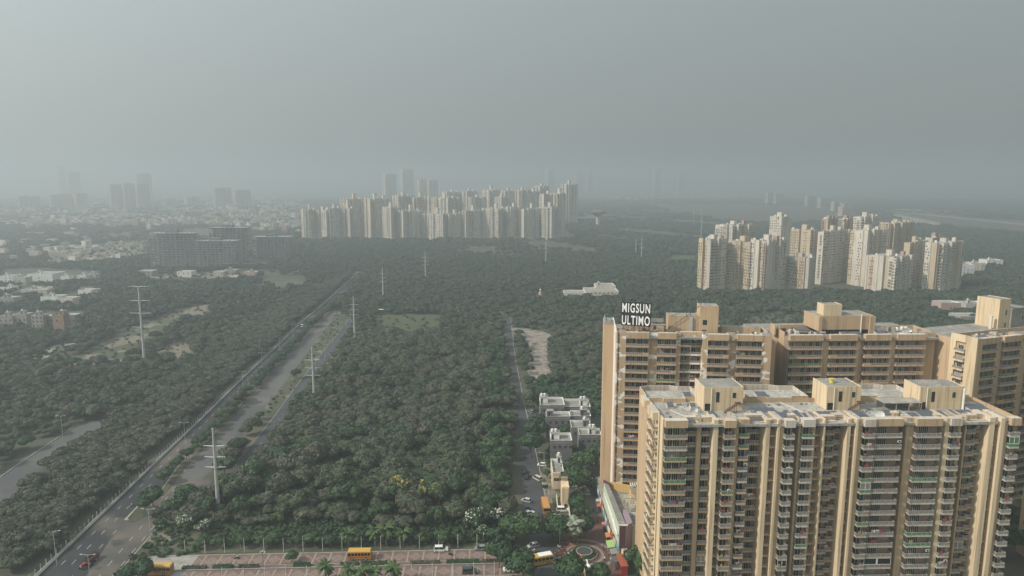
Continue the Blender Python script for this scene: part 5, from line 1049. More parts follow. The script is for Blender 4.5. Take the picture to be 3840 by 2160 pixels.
for i in range(900):
    poly = ([(0, 770), (1130, 742), (1130, 860), (700, 850), (0, 850)], [(2200, 735), (2700, 720), (2850, 735), (2300, 752)], [(0, 862), (380, 870), (360, 1000), (0, 990)])[0 if i < 760 else (1 if i < 860 else 2)]
    while True:
        a, b = rt.uniform(min(p[0] for p in poly), max(p[0] for p in poly)), rt.uniform(min(p[1] for p in poly), max(p[1] for p in poly))
        if inpoly(a, b, poly): break
    x, y = g(a, b); sc_ = 1 + y / 4000; q.rbox((x, y), rt.uniform(6, 15) * sc_, rt.uniform(6, 12), 0, rt.uniform(4, 9) * sc_, rt.uniform(-.5, .6), rt.choice((0, 0, 1, 2, 3)), 4)
q.build('distant_town', [M['fwhite'], M['conc'], M['fgrey'], M['fcream'], M['conc']], kind='stuff', label='countless hazy houses of the town on the left horizon')
# ------------------------------------------------------------------ plaza and forecourt
def surf(name, pts, z, m):
    q = MB(); q.sheet(pts, z); return q.build(name, M[m], kind='structure')
surf('forecourt', [(15, 168), (31, 168), (36, 195), (32.2, 205), (31.8, 244), (31, 262), (46, 272), (46, 280), (20, 264), (20.5, 236), (19.5, 214), (14.5, 204)], .036, 'asphalt_old')
surf('cross_street', [(0, 318), (12, 319), (60, 330), (60, 342), (10, 331), (0, 329)], .02, 'asphalt_side')
def plazamat():
    m = bpy.data.materials.new('plaza_rings'); m.use_nodes = True; t = m.node_tree; b = t.nodes['Principled BSDF']; b.inputs['Roughness'].default_value = .9
    tc = t.nodes.new('ShaderNodeTexCoord'); ln = t.nodes.new('ShaderNodeVectorMath'); ln.operation = 'LENGTH'; t.links.new(tc.outputs['Object'], ln.inputs[0])
    r = t.nodes.new('ShaderNodeValToRGB'); mr = t.nodes.new('ShaderNodeMath'); mr.operation = 'DIVIDE'; mr.inputs[1].default_value = 20; t.links.new(ln.outputs['Value'], mr.inputs[0]); t.links.new(mr.outputs[0], r.inputs[0]); r.color_ramp.interpolation = 'CONSTANT'
    red, gr, dk = (.17, .085, .07, 1), (.30, .27, .25, 1), (.10, .055, .05, 1); e = r.color_ramp.elements; e[0].position = 0; e[0].color = red; e[1].position = .265; e[1].color = gr
    for p, c in ((.31, red), (.345, dk), (.355, red), (.40, gr), (.45, red), (.52, dk), (.53, red), (.60, dk), (.61, red), (.68, dk), (.69, red), (.76, dk), (.77, red), (.84, dk), (.85, red)): q = e.new(p); q.color = c
    n = t.nodes.new('ShaderNodeTexNoise'); n.inputs['Scale'].default_value = 2; n.inputs['Detail'].default_value = 8; t.links.new(tc.outputs['Object'], n.inputs['Vector'])
    mx = t.nodes.new('ShaderNodeMix'); mx.data_type = 'RGBA'; mx.blend_type = 'MULTIPLY'; mx.inputs[0].default_value = .7; t.links.new(r.outputs[0], mx.inputs[6]); t.links.new(n.outputs[0], mx.inputs[7]); t.links.new(mx.outputs[2], b.inputs['Base Color']); return m
M['plaza'] = plazamat()
PC = (22.5, 197.6)
pl = MB(); pl.sheet([(x - PC[0], y - PC[1]) for x, y in [(14.8, 203), (16, 190), (20, 184), (33.5, 180), (33.5, 194), (31.2, 205), (30.8, 222), (27, 222), (19.5, 212), (16, 209)]], 0)
o = pl.build('brick_plaza', M['plaza'], kind='structure'); o.location = (*PC, .05)
def ringmesh(r0, r1, z0, z1, n=28):
    q = MB()
    for i in range(n):
        a, b = 6.2832 * i / n, 6.2832 * (i + 1) / n
        q.hexa([(r0 * math.cos(a), r0 * math.sin(a), z0), (r1 * math.cos(a), r1 * math.sin(a), z0), (r1 * math.cos(b), r1 * math.sin(b), z0), (r0 * math.cos(b), r0 * math.sin(b), z0), (r0 * math.cos(a), r0 * math.sin(a), z1), (r1 * math.cos(a), r1 * math.sin(a), z1), (r1 * math.cos(b), r1 * math.sin(b), z1), (r0 * math.cos(b), r0 * math.sin(b), z1)])
    return q
e = empty('fountain', (*PC, .05), 0, 'round grey stone fountain bowl in the middle of the red ringed plaza', 'fountain')
q = MB(); q.tube((0, 0, 0), (0, 0, .9), 1.6, 2.1, 24); q.tube((0, 0, .9), (0, 0, 1.15), 2.5, 2.6, 24); q.build('bowl', M['conc'], e); q = MB(); q.tube((0, 0, 1.15), (0, 0, 1.17), 2.3, 2.3, 24); q.build('water', M['asphalt_side'], e); ringmesh(3.9, 4.15, 0, .45).build('rim', M['kerb'], e)
def hedge_mesh(pts, w, h, seed, n=260, size=.22, mats=None, blossom=0):
    """low clipped hedge following a line, rough with small leaves"""
    rs = random.Random(seed); q = MB(); A, B = off(pts, -w / 2), off(pts, w / 2)
    for i in range(len(pts) - 1): q.hexa([(*A[i], 0), (*B[i], 0), (*B[i + 1], 0), (*A[i + 1], 0), (*A[i], h * .85), (*B[i], h * .85), (*B[i + 1], h * .85), (*A[i + 1], h * .85)])
    for _ in range(n):
        i = rs.randrange(len(pts) - 1); f, s = rs.random(), rs.random(); a = Vector(A[i]).lerp(Vector(A[i + 1]), f); b = Vector(B[i]).lerp(Vector(B[i + 1]), f); p = a.lerp(b, s)
        z = h * rs.uniform(.75, 1.15) if .1 < s < .9 else rs.uniform(.1, h); d = [Vector((rs.gauss(0, 1), rs.gauss(0, 1), rs.gauss(0, 1))).normalized() * size * rs.uniform(.6, 1.4) for _ in range(2)]; c = Vector((p.x, p.y, z))
        q.quad(tuple(c - d[0]), tuple(c - d[1]), tuple(c + d[0]), tuple(c + d[1]), 1 if rs.random() < blossom else 0)
    return q
circ = [(3.2 * math.cos(6.2832 * i / 20), 3.2 * math.sin(6.2832 * i / 20)) for i in range(21)]
o = hedge_mesh(circ, 1.1, .8, 1, 700, .25).build('hedge', M['leafg']); o.location = (*PC, .05); tag(o, 'green ring of low planting round the fountain bowl', 'hedge')
q = MB(); A = P([(2132, 2080), (2140, 2100), (2165, 2118), (2185, 2130), (2195, 2150), (2198, 2200)]); B = off(A, .35)
for i in range(len(A) - 1): q.hexa([(*A[i], 0), (*B[i], 0), (*B[i + 1], 0), (*A[i + 1], 0), (*A[i], .9), (*B[i], .9), (*B[i + 1], .9), (*A[i + 1], .9)])
tag(q.build('low_wall', M['cream']), 'curved cream low wall on the road side of the plaza', 'wall')
o = hedge_mesh(off(A, -1.2)[:-1], 1.6, 1.0, 5, 260, .3).build('hedge', M['leafg']); tag(o, 'dark hedge outside the curved cream wall', 'hedge')
for nm, px, py, m_, l in (('statue', 2178, 2116, (.62, .20, .03), 'orange standing figure sculpture on the plaza edge'), ('statue', 2208, 2146, (.75, .74, .72), 'white rearing horse shaped sculpture at the bottom of the plaza')):
    x, y = g(px, py); e = empty(nm, (x, y, .05), .4, l, 'statue'); mm = mat('statue_' + l[:5].strip(), m_, .5)
    q = MB(); q.box(-.6, .6, -.6, .6, 0, .5); q.build('plinth', M['kerb'], e)
    q = MB()
    if 'orange' in l: q.tube((-.2, 0, .5), (-.15, 0, 1.5), .2, .25, 8); q.tube((.2, 0, .5), (.15, 0, 1.5), .2, .25, 8); q.tube((0, 0, 1.5), (0, 0, 2.5), .42, .5, 10); q.ball((0, 0, 2.85), .33, .33, .38); q.tube((-.5, 0, 2.4), (-.85, 0, 1.8), .14, .1, 6); q.tube((.5, 0, 2.4), (.85, 0, 1.8), .14, .1, 6)
    else: q.ball((0, 0, 1.9), .5, 1.0, .45); q.tube((0, .6, 2.0), (0, 1.1, 3.0), .32, .2, 8); q.ball((0, 1.35, 3.1), .2, .42, .22); q.tube((-.2, -.5, .5), (-.2, -.6, 1.8), .12, .2, 6); q.tube((.2, -.5, .5), (.2, -.6, 1.8), .12, .2, 6); q.tube((-.2, .8, 2.0), (-.2, 1.4, 1.6), .14, .1, 6); q.tube((.2, .8, 2.0), (.2, 1.5, 2.1), .14, .1, 6); q.tube((0, -.9, 2.1), (0, -1.5, 1.3), .12, .05, 6)
    q.build('figure', mm, e)
# ---- shopping podium in front of the sign tower
e = empty('shop_podium', (0, 0, 0), 0, 'low shopping podium with a tall pale green screen below the sign tower', 'mall')
M['greenscreen'] = wallmat('pale_green_cladding', (.44, .50, .37), (.50, .54, .42)); M['mauve'] = wallmat('mauve_cladding', (.30, .22, .27), (.26, .19, .23)); M['yellow'] = wallmat('yellow_render', (.60, .40, .16), (.54, .35, .13)); M['creamw'] = wallmat('pale_cream_render', (.62, .57, .42), (.54, .48, .35), dirt=(.16, .14, .11)); M['maroon'] = mat('maroon_cladding', (.09, .035, .05), .6)
def slab_at(name, P4, z0, z1, m, top=None, par=e):
    q = MB(); q.prism(P4, z0, z1, 0, 1 if top else None); return q.build(name, [M[m], M[top or m]], par)
slab_at('shop_row', [(31.5, 244), (32.2, 205), (33.8, 192.5), (35.2, 192.5), (33.6, 222), (33.4, 244)], 0, 4.6, 'creamw', 'roofg')
slab_at('podium', [(35.3, 203.2), (41, 203.2), (48, 203.2), (48, 223), (33.7, 223.5)], 0, 9.8, 'creamw', 'roofg')
slab_at('cream_block', [(36.8, 194.8), (41, 194.8), (41, 203.1), (36.6, 203.1)], 0, 10.2, 'creamw', 'roofg'); parapet(q := MB(), [(36.8, 194.8), (41, 194.8), (41, 203.1), (36.6, 203.1)], 10.2, .9, .25); q.build('parapet', [M['creamw'], M['white']], e)
slab_at('screen', [(32.4, 193.4), (34.7, 193.4), (33.2, 223), (31.7, 223)], 5.2, 12, 'greenscreen', 'roofg'); q = MB(); q.box(32.65, 34.5, 193.28, 193.39, 4.4, 11.8); q.build('shaded_opening', M['maroon'], e)  # flat dark panel on the screen's end: shade of the opening put into colour
slab_at('mauve_wall', [(34.85, 193.2), (36.75, 194.6), (36.5, 203.1), (35.2, 203.1), (34.85, 201)], 0, 12.2, 'mauve'); slab_at('roof_fascia', [(32.1, 193.2), (35.0, 193.0), (35.0, 193.2), (32.1, 193.35)], 11.9, 12.4, 'white')
q = MB(); q.box(31.72, 32.2, 193.5, 222, 8.4, 9.0); q.build('ledge', M['white'], e)
slab_at('terrace_wall', [(33.6, 222.2), (40, 219.4), (46, 217.5), (46, 217.9), (40, 219.9), (33.7, 222.6)], 9.8, 12.6, 'yellow'); slab_at('terrace_room', [(39.6, 213.6), (43.5, 213.2), (43.5, 216.6), (39.6, 217)], 9.8, 13, 'yellow', 'roofg'); slab_at('maroon_box', [(31.6, 223.2), (33.4, 221), (33.6, 221.3), (31.9, 223.6)], 9.8, 12.8, 'maroon')
q = MB()
for i in range(9): q.box(40.2 + i * .7, 40.55 + i * .7, 217.8, 220.5, 13, 13.15)
q.build('sheet_roof', M['white'], e)
for i, (x, y) in enumerate(((36.4, 210.4), (37.0, 206.9), (37.6, 203.8))):
    p = empty('pergola', (x, y, 9.8), rad(-3), 'cream timber pergola on the podium terrace, ' + ('farthest', 'middle', 'nearest')[i] + ' of three', 'pergola'); q = MB()
    for a in (0, 3.9):
        for b in (0, 2.2): q.box(a - .08, a + .08, b - .08, b + .08, 0, 2.5)
    q.box(-.2, 4.1, -.1, .1, 2.5, 2.7); q.box(-.2, 4.1, 2.1, 2.3, 2.5, 2.7); q.build('frame', M['creamw'], p); sm = MB(); sm.box(0, .14, -.3, 2.5, 2.7, 2.85); sm = sm.mesh('slat', M['creamw'])
    for k in range(9): inst('slat', sm, p, (k * .48, 0, 0))
# awnings and stalls
def awning(px, py, w, d, h, col, label, rz=0, cat='market stall'):
    x, y = g(px, py); e = empty('stall', (x, y, .04), rz, label, cat); mm = mat('canvas_' + label.split()[0], col, .8)
    q = MB(); q.hexa([(0, 0, h), (w, 0, h + .4), (w, d, h + .4), (0, d, h), (0, 0, h + .06), (w, 0, h + .46), (w, d, h + .46), (0, d, h + .06)]); q.build('awning', mm, e)
    q = MB(); q.box(w * .35, w * .9, .2, d - .2, 0, .9); q.build('counter', M['rust'], e); pm = MB(); pm.box(-.04, .04, -.04, .04, 0, h + .02); pm = pm.mesh('post', M['galv'])
    for a in (.1, w - .1):
        for b in (.1, d - .1): inst('post', pm, e, (a, b, 0))
for a in ((2272, 2045, 1.9, 3.0, 2.6, (.42, .17, .06), 'orange brown awning stall nearest the plaza top'), (2278, 2085, 2.4, 4.4, 2.6, (.28, .40, .16), 'pale green awning stall beside the plaza'), (2290, 2110, 2.2, 3.2, 2.6, (.20, .20, .19), 'grey awning stall below the pale green one'), (2300, 2140, 2.4, 3.4, 2.6, (.09, .09, .09), 'black awning stall beside the red kiosk'), (2240, 1925, 1.6, 2.4, 2.3, (.35, .10, .08), 'reddish striped stall at the far shop row'), (2236, 1905, 1.5, 2.0, 2.3, (.40, .34, .28), 'beige stall at the far end of the shop row'), (2258, 1995, 1.5, 2.2, 2.2, (.40, .16, .10), 'small orange cart stall in the middle of the shop row')): awning(*a)
x, y = g(2330, 2160); e = empty('kiosk', (x, y, 0), rad(4), 'bright red box kiosk at the bottom of the shop row', 'kiosk'); q = MB(); q.box(0, 1.8, 0, 6.5, 0, 3.0); q.build('body', mat('red_panel', (.30, .035, .028), .6), e); q = MB(); q.box(-.2, 2.0, -.1, 6.7, 3.0, 3.15); q.build('roof', mat('orange_roof', (.34, .085, .045), .7), e); q = MB(); q.box(-.03, .02, .6, 5.8, 1.0, 2.2); q.build('window', M['glass'], e)
banner = [mat('banner_%d' % i, c, .7) for i, c in enumerate([(.5, .5, .5), (.12, .28, .30), (.4, .35, .3), (.35, .06, .05), (.55, .52, .45), (.10, .16, .30)])]
for i in range(14):
    y = 240 - i * 3.4; x = 31.35 + max(0, (206 - y)) * .13 - .05; q = MB(); q.box(-.1, .05, -1.4, 1.4, 2.9, 4.5); o = q.build('shop_sign', banner[(i * 5 + 2) % 6]); o.location = (x, y, 0); o.rotation_euler = (0, 0, rad(2 if y > 206 else 8)); tag(o, 'small shop signboard on the street front of the low shop row', 'sign', 'signboards along the low shop row')
# compound walls by the gate
q = MB(); 
for a, b in (((20.2, 236), (19.8, 219)), ((16.2, 236), (16.0, 227))): q.hexa([(a[0], a[1], 0), (a[0] + .3, a[1], 0), (b[0] + .3, b[1], 0), (b[0], b[1], 0), (a[0], a[1], 1.5), (a[0] + .3, a[1], 1.5), (b[0] + .3, b[1], 1.5), (b[0], b[1], 1.5)])
tag(q.build('compound_wall', M['creamw']), 'cream compound wall between the gate tower and the mall lane', 'wall')
surf('gate_lawn', [(14.6, 236), (16.1, 236), (16.1, 228.5), (20, 228), (20, 226.5), (14.8, 226.8)], .045, 'lawn')
# ------------------------------------------------------------------ vehicles
PAINT = {k: mat('paint_' + k, v, .35, spec=.6) for k, v in dict(white=(.72, .72, .70), silver=(.40, .41, .42), grey=(.20, .21, .22), black=(.02, .02, .022), green=(.03, .05, .045), red=(.30, .03, .03), yellow=(.50, .29, .05), orange=(.46, .21, .055), beige=(.45, .42, .36)).items()}
M['lamp'] = mat('lamp_glass', (.7, .7, .65), .2)
WH = MB(); WH.tube((-.11, 0, 0), (.11, 0, 0), .33, .33, 12); WH = WH.mesh('wheel', M['black']); HUBM = MB(); HUBM.tube((-.125, 0, 0), (.125, 0, 0), .18, .18, 8); HUBM = HUBM.mesh('rim', M['galv'])
CARM = {}
def car(px, py, rz, paint, kind, label, grp=None):
    k = (paint, kind)
    if k not in CARM:
        L, Wd = dict(hatch=(3.7, 1.6), sedan=(4.4, 1.7), suv=(4.5, 1.85), van=(4.2, 1.65))[kind]; h = L / 2; bl = dict(hatch=.85, sedan=.85, suv=1.0, van=.95)[kind]; rt = dict(hatch=1.48, sedan=1.45, suv=1.75, van=1.82)[kind]
        ends = dict(hatch=(-h + .08, -h + .45, .45, 1.15), sedan=(-h + .6, -h + 1.25, .35, 1.05), suv=(-h + .05, -h + .35, .55, 1.2), van=(-h + .05, -h + .2, .95, 1.6))[kind]
        b = MB(); w = Wd / 2; prof = [(-h, .32), (-h, bl * .92), (-h + .15, bl), (h * .98 - .15, bl * .86 if kind != 'van' else bl), (h, bl * .62), (h, .32)]
        n = len(prof)
        for s in range(n - 1): 
            (y0, z0), (y1, z1) = prof[s], prof[s + 1]; b.quad((-w, y0, z0), (w, y0, z0), (w, y1, z1), (-w, y1, z1))
        i0 = len(b.v); b.v += [(-w, y, z) for y, z in prof] + [(w, y, z) for y, z in prof]; b.f += [tuple(range(i0, i0 + n)), tuple(range(i0 + 2 * n - 1, i0 + n - 1, -1))]; b.m += [0, 0]; b.box(-w, w, -h, h, .28, .33)
        r0, r1, f1, f0 = ends; wi = w - .18
        # roof slab, glass house
        b.hexa([(-wi, r1, rt - .06), (wi, r1, rt - .06), (wi, f1, rt - .06), (-wi, f1, rt - .06), (-wi + .05, r1 + .05, rt), (wi - .05, r1 + .05, rt), (wi - .05, f1 - .05, rt), (-wi + .05, f1 - .05, rt)])
        gl = MB(); gl.hexa([(-w + .04, r0, bl - .02), (w - .04, r0, bl - .02), (w - .04, f0, bl - .05), (-w + .04, f0, bl - .05), (-wi, r1, rt - .06), (wi, r1, rt - .06), (wi, f1, rt - .06), (-wi, f1, rt - .06)])
        for s in (-1, 1):
            for y0, y1 in ((r0, r1), (f0, f1), ((r0 + f0) / 2, (r1 + f1) / 2)): b.tube((s * (w - .03), y0, bl - .02), (s * (wi + .01), y1, rt - .04), .045, .045, 4)
        hl = MB(); hl.box(-.16, .16, -.04, .04, -.09, .09)
        CARM[k] = (b.mesh('body', PAINT[paint]), gl.mesh('windows', M['glass']), hl.mesh('headlight', M['lamp']), h, w, bl)
    bm, gm, hm_, h, w, bl = CARM[k]; x, y = g(px, py); e = empty('car', (x, y, .05), rz, label, 'car', grp); link('body', bm, e); link('windows', gm, e)
    for s in (-1, 1):
        inst('headlight', hm_, e, (s * (w - .28), h, bl * .68))
        for yy in (-h * .62, h * .62): o = inst('wheel', WH, e, (s * (w - .08), yy, .33)); link('rim', HUBM, o)
    return e
q90 = math.pi / 2
CARS = [(1983, 1930, rad(-58), 'white', 'sedan', 'white sedan slanting across the verge at the left of the side road junction'), (1974, 1882, rad(60), 'silver', 'hatch', 'silver hatchback half under the trees left of the side road'), (2110, 1917, rad(-88), 'white', 'suv', 'white sport utility car with a black roof crossing in front of the gate tower'), (2015, 1800, rad(38), 'beige', 'van', 'pale van turning out beside the narrow shop'),
 (1968, 1774, rad(-8), 'black', 'hatch', 'black car parked under the trees, farther of two'), (1975, 1794, rad(-8), 'black', 'hatch', 'black car parked under the trees, nearer of two'), (2000, 2052, rad(112), 'silver', 'hatch', 'silver car with a rider beside it at the avenue mouth'), (1915, 2142, rad(92), 'white', 'suv', 'white car on the lower brick carriageway near the junction'), (1654, 2066, rad(-86), 'white', 'suv', 'white boxy car parked at the middle of the upper brick avenue'), (1803, 2062, rad(93), 'grey', 'hatch', 'grey hatchback parked at the kerb of the upper avenue'), (1867, 2062, rad(93), 'beige', 'van', 'beige high roofed car parked between the grey hatchback and the black one'), (1938, 2062, rad(93), 'black', 'sedan', 'black car parked last at the kerb before the junction'),
 (1762, 2148, rad(-86), 'green', 'suv', 'dark green car on the lower carriageway behind a small tree'), (2201, 1850, rad(2), 'silver', 'suv', 'silver car coming down the lane beside the blank gable'), (2212, 1805, rad(40), 'white', 'hatch', 'white car parked near the foot of the blank gable'), (1930, 1520, rad(-60), 'white', 'hatch', 'small white car alone on the far side road'), (1992, 1548, rad(30), 'grey', 'hatch', 'grey car parked by the biggest grey house'), (1133, 1225, rad(8), 'white', 'van', 'white van far up the main road'), (1365, 1158, rad(8), 'white', 'van', 'white van at the far end of the narrow road'), (2032, 1748, rad(80), 'white', 'hatch', 'pale jeep under the lamp beside the narrow shop')]
for c in CARS: car(*c)
def bus(px, py, rz, lower, roofc, label, L=9.5, cat='bus', rz2=0):
    x, y = g(px, py); e = empty('bus', (x, y, .05), rz, label, cat); w, h = 1.2, L / 2
    q = MB(); q.hexa([(-w, -h, .4), (w, -h, .4), (w, h, .4), (-w, h, .4), (-w, -h, 1.5), (w, -h, 1.5), (w, h, 1.5), (-w, h, 1.5)]); q.box(-w, w, -h + .05, h - .1, 2.45, 2.8)
    for s in (-1, 1):
        for i in range(8): yy = -h + .1 + i * (L - .3) / 7; q.box(s * w - .05, s * w + .05, yy - .07, yy + .07, 1.5, 2.45)
    q.build('body', PAINT[lower], e); q = MB(); q.hexa([(-w, -h + .05, 2.8), (w, -h + .05, 2.8), (w, h - .1, 2.8), (-w, h - .1, 2.8), (-w + .2, -h + .3, 3.05), (w - .2, -h + .3, 3.05), (w - .2, h - .4, 3.05), (-w + .2, h - .4, 3.05)]); q.build('roof', PAINT[roofc], e)
    q = MB(); q.box(-w + .03, w - .03, -h + .05, h - .04, 1.5, 2.45); q.build('windows', M['glass'], e); q = MB(); q.box(-w - .01, w + .01, -h - .02, h + .02, 1.0, 1.12); q.build('stripe', M['black'], e)
    for s in (-1, 1):
        q = MB(); q.box(-.15, .15, -.03, .05, -.1, .1); o = q.build('headlight', M['lamp'], e); o.location = (s * .85, h, .85); q = MB(); q.box(-.05, .05, -.1, .1, -.2, .2); o = q.build('mirror', M['black'], e); o.location = (s * 1.35, h - .1, 2.0)
        for yy in (-h * .55, h * .62): o = inst('wheel', WH, e, (s * (w - .12), yy, .48), 0, (1.4, 1.45, 1.45)); link('rim', HUBM, o)
    return e
bus(2046, 1912, rad(184), 'orange', 'orange', 'orange school bus driving towards us on the side road', 8.5); b2 = bus(2020, 2116, rad(-72), 'yellow', 'yellow', 'yellow bus with a half white roof turning at the junction', 9); q = MB(); q.box(-1.05, 1.05, -.2, 4.1, 3.06, 3.1); q.build('roof_panel', PAINT['white'], b2)
bus(1350, 2095, rad(92), 'orange', 'yellow', 'school bus with an orange body and yellow roof on the upper brick avenue', 7.2); bus(590, 2152, rad(92), 'orange', 'yellow', 'school bus cut by the bottom edge near the road corner', 9); b4 = bus(1418, 1172, rad(88), 'red', 'white', 'distant red bus with a white roof among trees beyond the lawn', 11)
# tractor with trailer
x, y = g(322, 2125); e = empty('tractor', (x, y, .04), rad(170), 'red farm tractor pulling the rust brown trailer down the main road', 'tractor')
q = MB(); q.box(-.3, .3, .2, 1.9, .8, 1.45); q.box(-.55, .55, -.9, .2, .7, 1.1); q.box(-.8, .8, -1.1, .2, 1.1, 1.3); q.build('body', PAINT['red'], e); q = MB(); q.box(-.28, .28, -.75, -.2, 1.3, 1.7); q.build('seat', M['black'], e); q = MB(); q.box(-.25, .25, 1.88, 1.96, .85, 1.35); q.build('grille', M['galv'], e); q = MB(); q.tube((.2, 1.2, 1.45), (.2, 1.2, 2.3), .05, .05, 6); q.build('exhaust', M['dark'], e)
for s in (-1, 1): o = inst('wheel', WH, e, (s * .85, -.5, .75), 0, (1.6, 2.2, 2.2)); link('rim', HUBM, o); o = inst('wheel', WH, e, (s * .65, 1.45, .42), 0, (1, 1.25, 1.25)); link('rim', HUBM, o)
x, y = g(345, 2103); e = empty('trailer', (x, y, .04), rad(170), 'rust brown open trailer behind the red tractor', 'trailer'); q = MB(); q.box(-1.1, 1.1, -1.9, 1.9, .85, .95); q.box(-1.1, -1.02, -1.9, 1.9, .95, 1.6); q.box(1.02, 1.1, -1.9, 1.9, .95, 1.6); q.box(-1.0, 1.0, -1.9, -1.82, .95, 2.2); q.box(-1.0, 1.0, 1.82, 1.9, .95, 1.7); q.tube((0, 1.9, .7), (0, 3.0, .6), .06, .06, 5); q.build('body', M['rust'], e)
for s in (-1, 1): o = inst('wheel', WH, e, (s * 1.15, -.3, .5), 0, (1, 1.5, 1.5)); link('rim', HUBM, o)
# ------------------------------------------------------------------ people and two wheelers
def human(skin_only=False, seat=False, seed=0):
    rr = random.Random(seed)
    bm_v, bm_e, rads = [], [], []
    def v(x, y, z, r): bm_v.append((x, y, z)); rads.append(r); return len(bm_v) - 1
    pel = v(0, 0, .95, .16); ch = v(0, .02, 1.30, .19); nk = v(0, .02, 1.48, .07); hd = v(0, .04, 1.62, .11); tp = v(0, .04, 1.74, .09)
    bm_e += [(pel, ch), (ch, nk), (nk, hd), (hd, tp)]
    for s in (-1, 1):
        st = rr.uniform(-.18, .18)
        if seat: kn = v(s * .16, .42, .88, .09); an = v(s * .17, .45, .45, .06); ft = v(s * .17, .58, .40, .05)
        else: kn = v(s * .11, st * .5 + .03, .5, .08); an = v(s * .11, st, .1, .055); ft = v(s * .12, st + .14, .05, .05)
        hp = v(s * .1, 0, .88, .12); bm_e += [(pel, hp), (hp, kn), (kn, an), (an, ft)]
        sh = v(s * .2, .02, 1.40, .08); el = v(s * .28, .12 if seat else .02, 1.14, .055); ha = v(s * (.26 if not seat else .24), .42 if seat else .1, 1.08 if seat else .9, .045); bm_e += [(ch, sh), (sh, el), (el, ha)]
    me = bpy.data.meshes.new('body'); me.from_pydata(bm_v, bm_e, []); me.update(); o = bpy.data.objects.new('tmp', me); COL.objects.link(o)
    md = o.modifiers.new('s', 'SKIN'); lay = me.skin_vertices[0].data if me.skin_vertices else None
    if lay is None:
        import bmesh; b = bmesh.new(); b.from_mesh(me); b.verts.layers.skin.verify(); b.to_mesh(me); b.free(); lay = me.skin_vertices[0].data
    for i, r in enumerate(rads): lay[i].radius = (r, r)
    lay[0].use_root = True; sb = o.modifiers.new('u', 'SUBSURF'); sb.levels = 1
    dg = bpy.context.evaluated_depsgraph_get(); out = bpy.data.meshes.new_from_object(o.evaluated_get(dg)); bpy.data.objects.remove(o); return out
SKIN = mat('skin', (.20, .12, .08), .7); TROU = mat('dark_trousers', (.04, .04, .055), .8)
SHIRT = {k: mat('shirt_' + k, c, .8) for k, c in dict(white=(.6, .58, .56), red=(.35, .04, .04), blue=(.08, .12, .25), grey=(.18, .18, .19), pink=(.45, .22, .25))  .items()}
HB = [human(False, False, 3), human(False, False, 9)]; HS = human(False, True, 4)
def dress(me, shirt):
    m = me.copy(); m.materials.clear(); [m.materials.append(x) for x in (SKIN, SHIRT[shirt], TROU)]
    for p in m.polygons: c = p.center; p.material_index = 2 if c.z < 1.0 and not (abs(c.x) > .22 and c.z > .8) else (1 if c.z < 1.46 and not (abs(c.x) > .2 and c.z < 1.12) else 0)
    return m
HAIR = MB(); HAIR.ball((0, .02, 1.70), .115, .125, .10, 8, 5); HAIR = HAIR.mesh('hair', M['black'])
DM = {}
def person(px, py, rz, shirt, label, seat=False, z=.05, xy=None, grp=None):
    k = (shirt, seat)
    if k not in DM: DM[k] = dress(HS if seat else HB[len(DM) % 2], shirt)
    x, y = xy or g(px, py); e = empty('person', (x, y, z), rz, label, 'person', grp); link('body', DM[k], e); link('hair', HAIR, e); return e
BKM = {}
def bike(px, py, rz, col, label, rider=None, grp=None):
    if col not in BKM:
        q = MB(); q.box(-.12, .12, -.55, .15, .45, .72); q.hexa([(-.18, .35, .35), (.18, .35, .35), (.12, .5, .35), (-.12, .5, .35), (-.16, .42, .95), (.16, .42, .95), (.1, .52, .95), (-.1, .52, .95)]); q.box(-.14, .14, -.1, .42, .28, .36); q.tube((0, .45, .9), (0, .62, .3), .04, .04, 5)
        s = MB(); s.box(-.13, .13, -.6, .12, .72, .82); h = MB(); h.tube((-.32, .42, 1.02), (.32, .42, 1.02), .03, .03, 5); h.tube((0, .44, .85), (0, .42, 1.03), .04, .04, 5); w = MB(); w.tube((-.05, 0, 0), (.05, 0, 0), .27, .27, 10)
        BKM[col] = (q.mesh('body', PAINT[col]), s.mesh('seat', M['black']), h.mesh('handlebar', M['galv']), w.mesh('wheel', M['black']))
    b, s, h, w = BKM[col]; x, y = g(px, py); e = empty('scooter', (x, y, .05), rz, label, 'scooter', grp); link('body', b, e); link('seat', s, e); link('handlebar', h, e)
    for yy in (-.5, .62): inst('wheel', w, e, (0, yy, .27))
    if rider: person(0, 0, rz, rider[0], rider[1], True, -.1, (x + .15 * math.sin(rz), y - .15 * math.cos(rz)))
    return e
for i in range(12): bike(2095 + (i % 3) * 8 + i * .8, 2030 + i * 8, rad(80 + R.uniform(-14, 14)), R.choice(('black', 'black', 'grey', 'white', 'red')), 'scooter parked in the close row between the junction and the plaza', None, 'scooters parked at the plaza edge')
bike(497, 1897, rad(172), 'white', 'white scooter alone on the main road beside the island tip', ('grey', 'rider in grey on the white scooter by the island tip')); bike(890, 2097, rad(92), 'black', 'dark scooter on the left part of the upper brick avenue', ('white', 'rider in white on the dark scooter on the brick avenue')); bike(1988, 1786, rad(176), 'black', 'scooter coming down the side road beside the black cars', ('blue', 'rider in blue coming down the side road'))
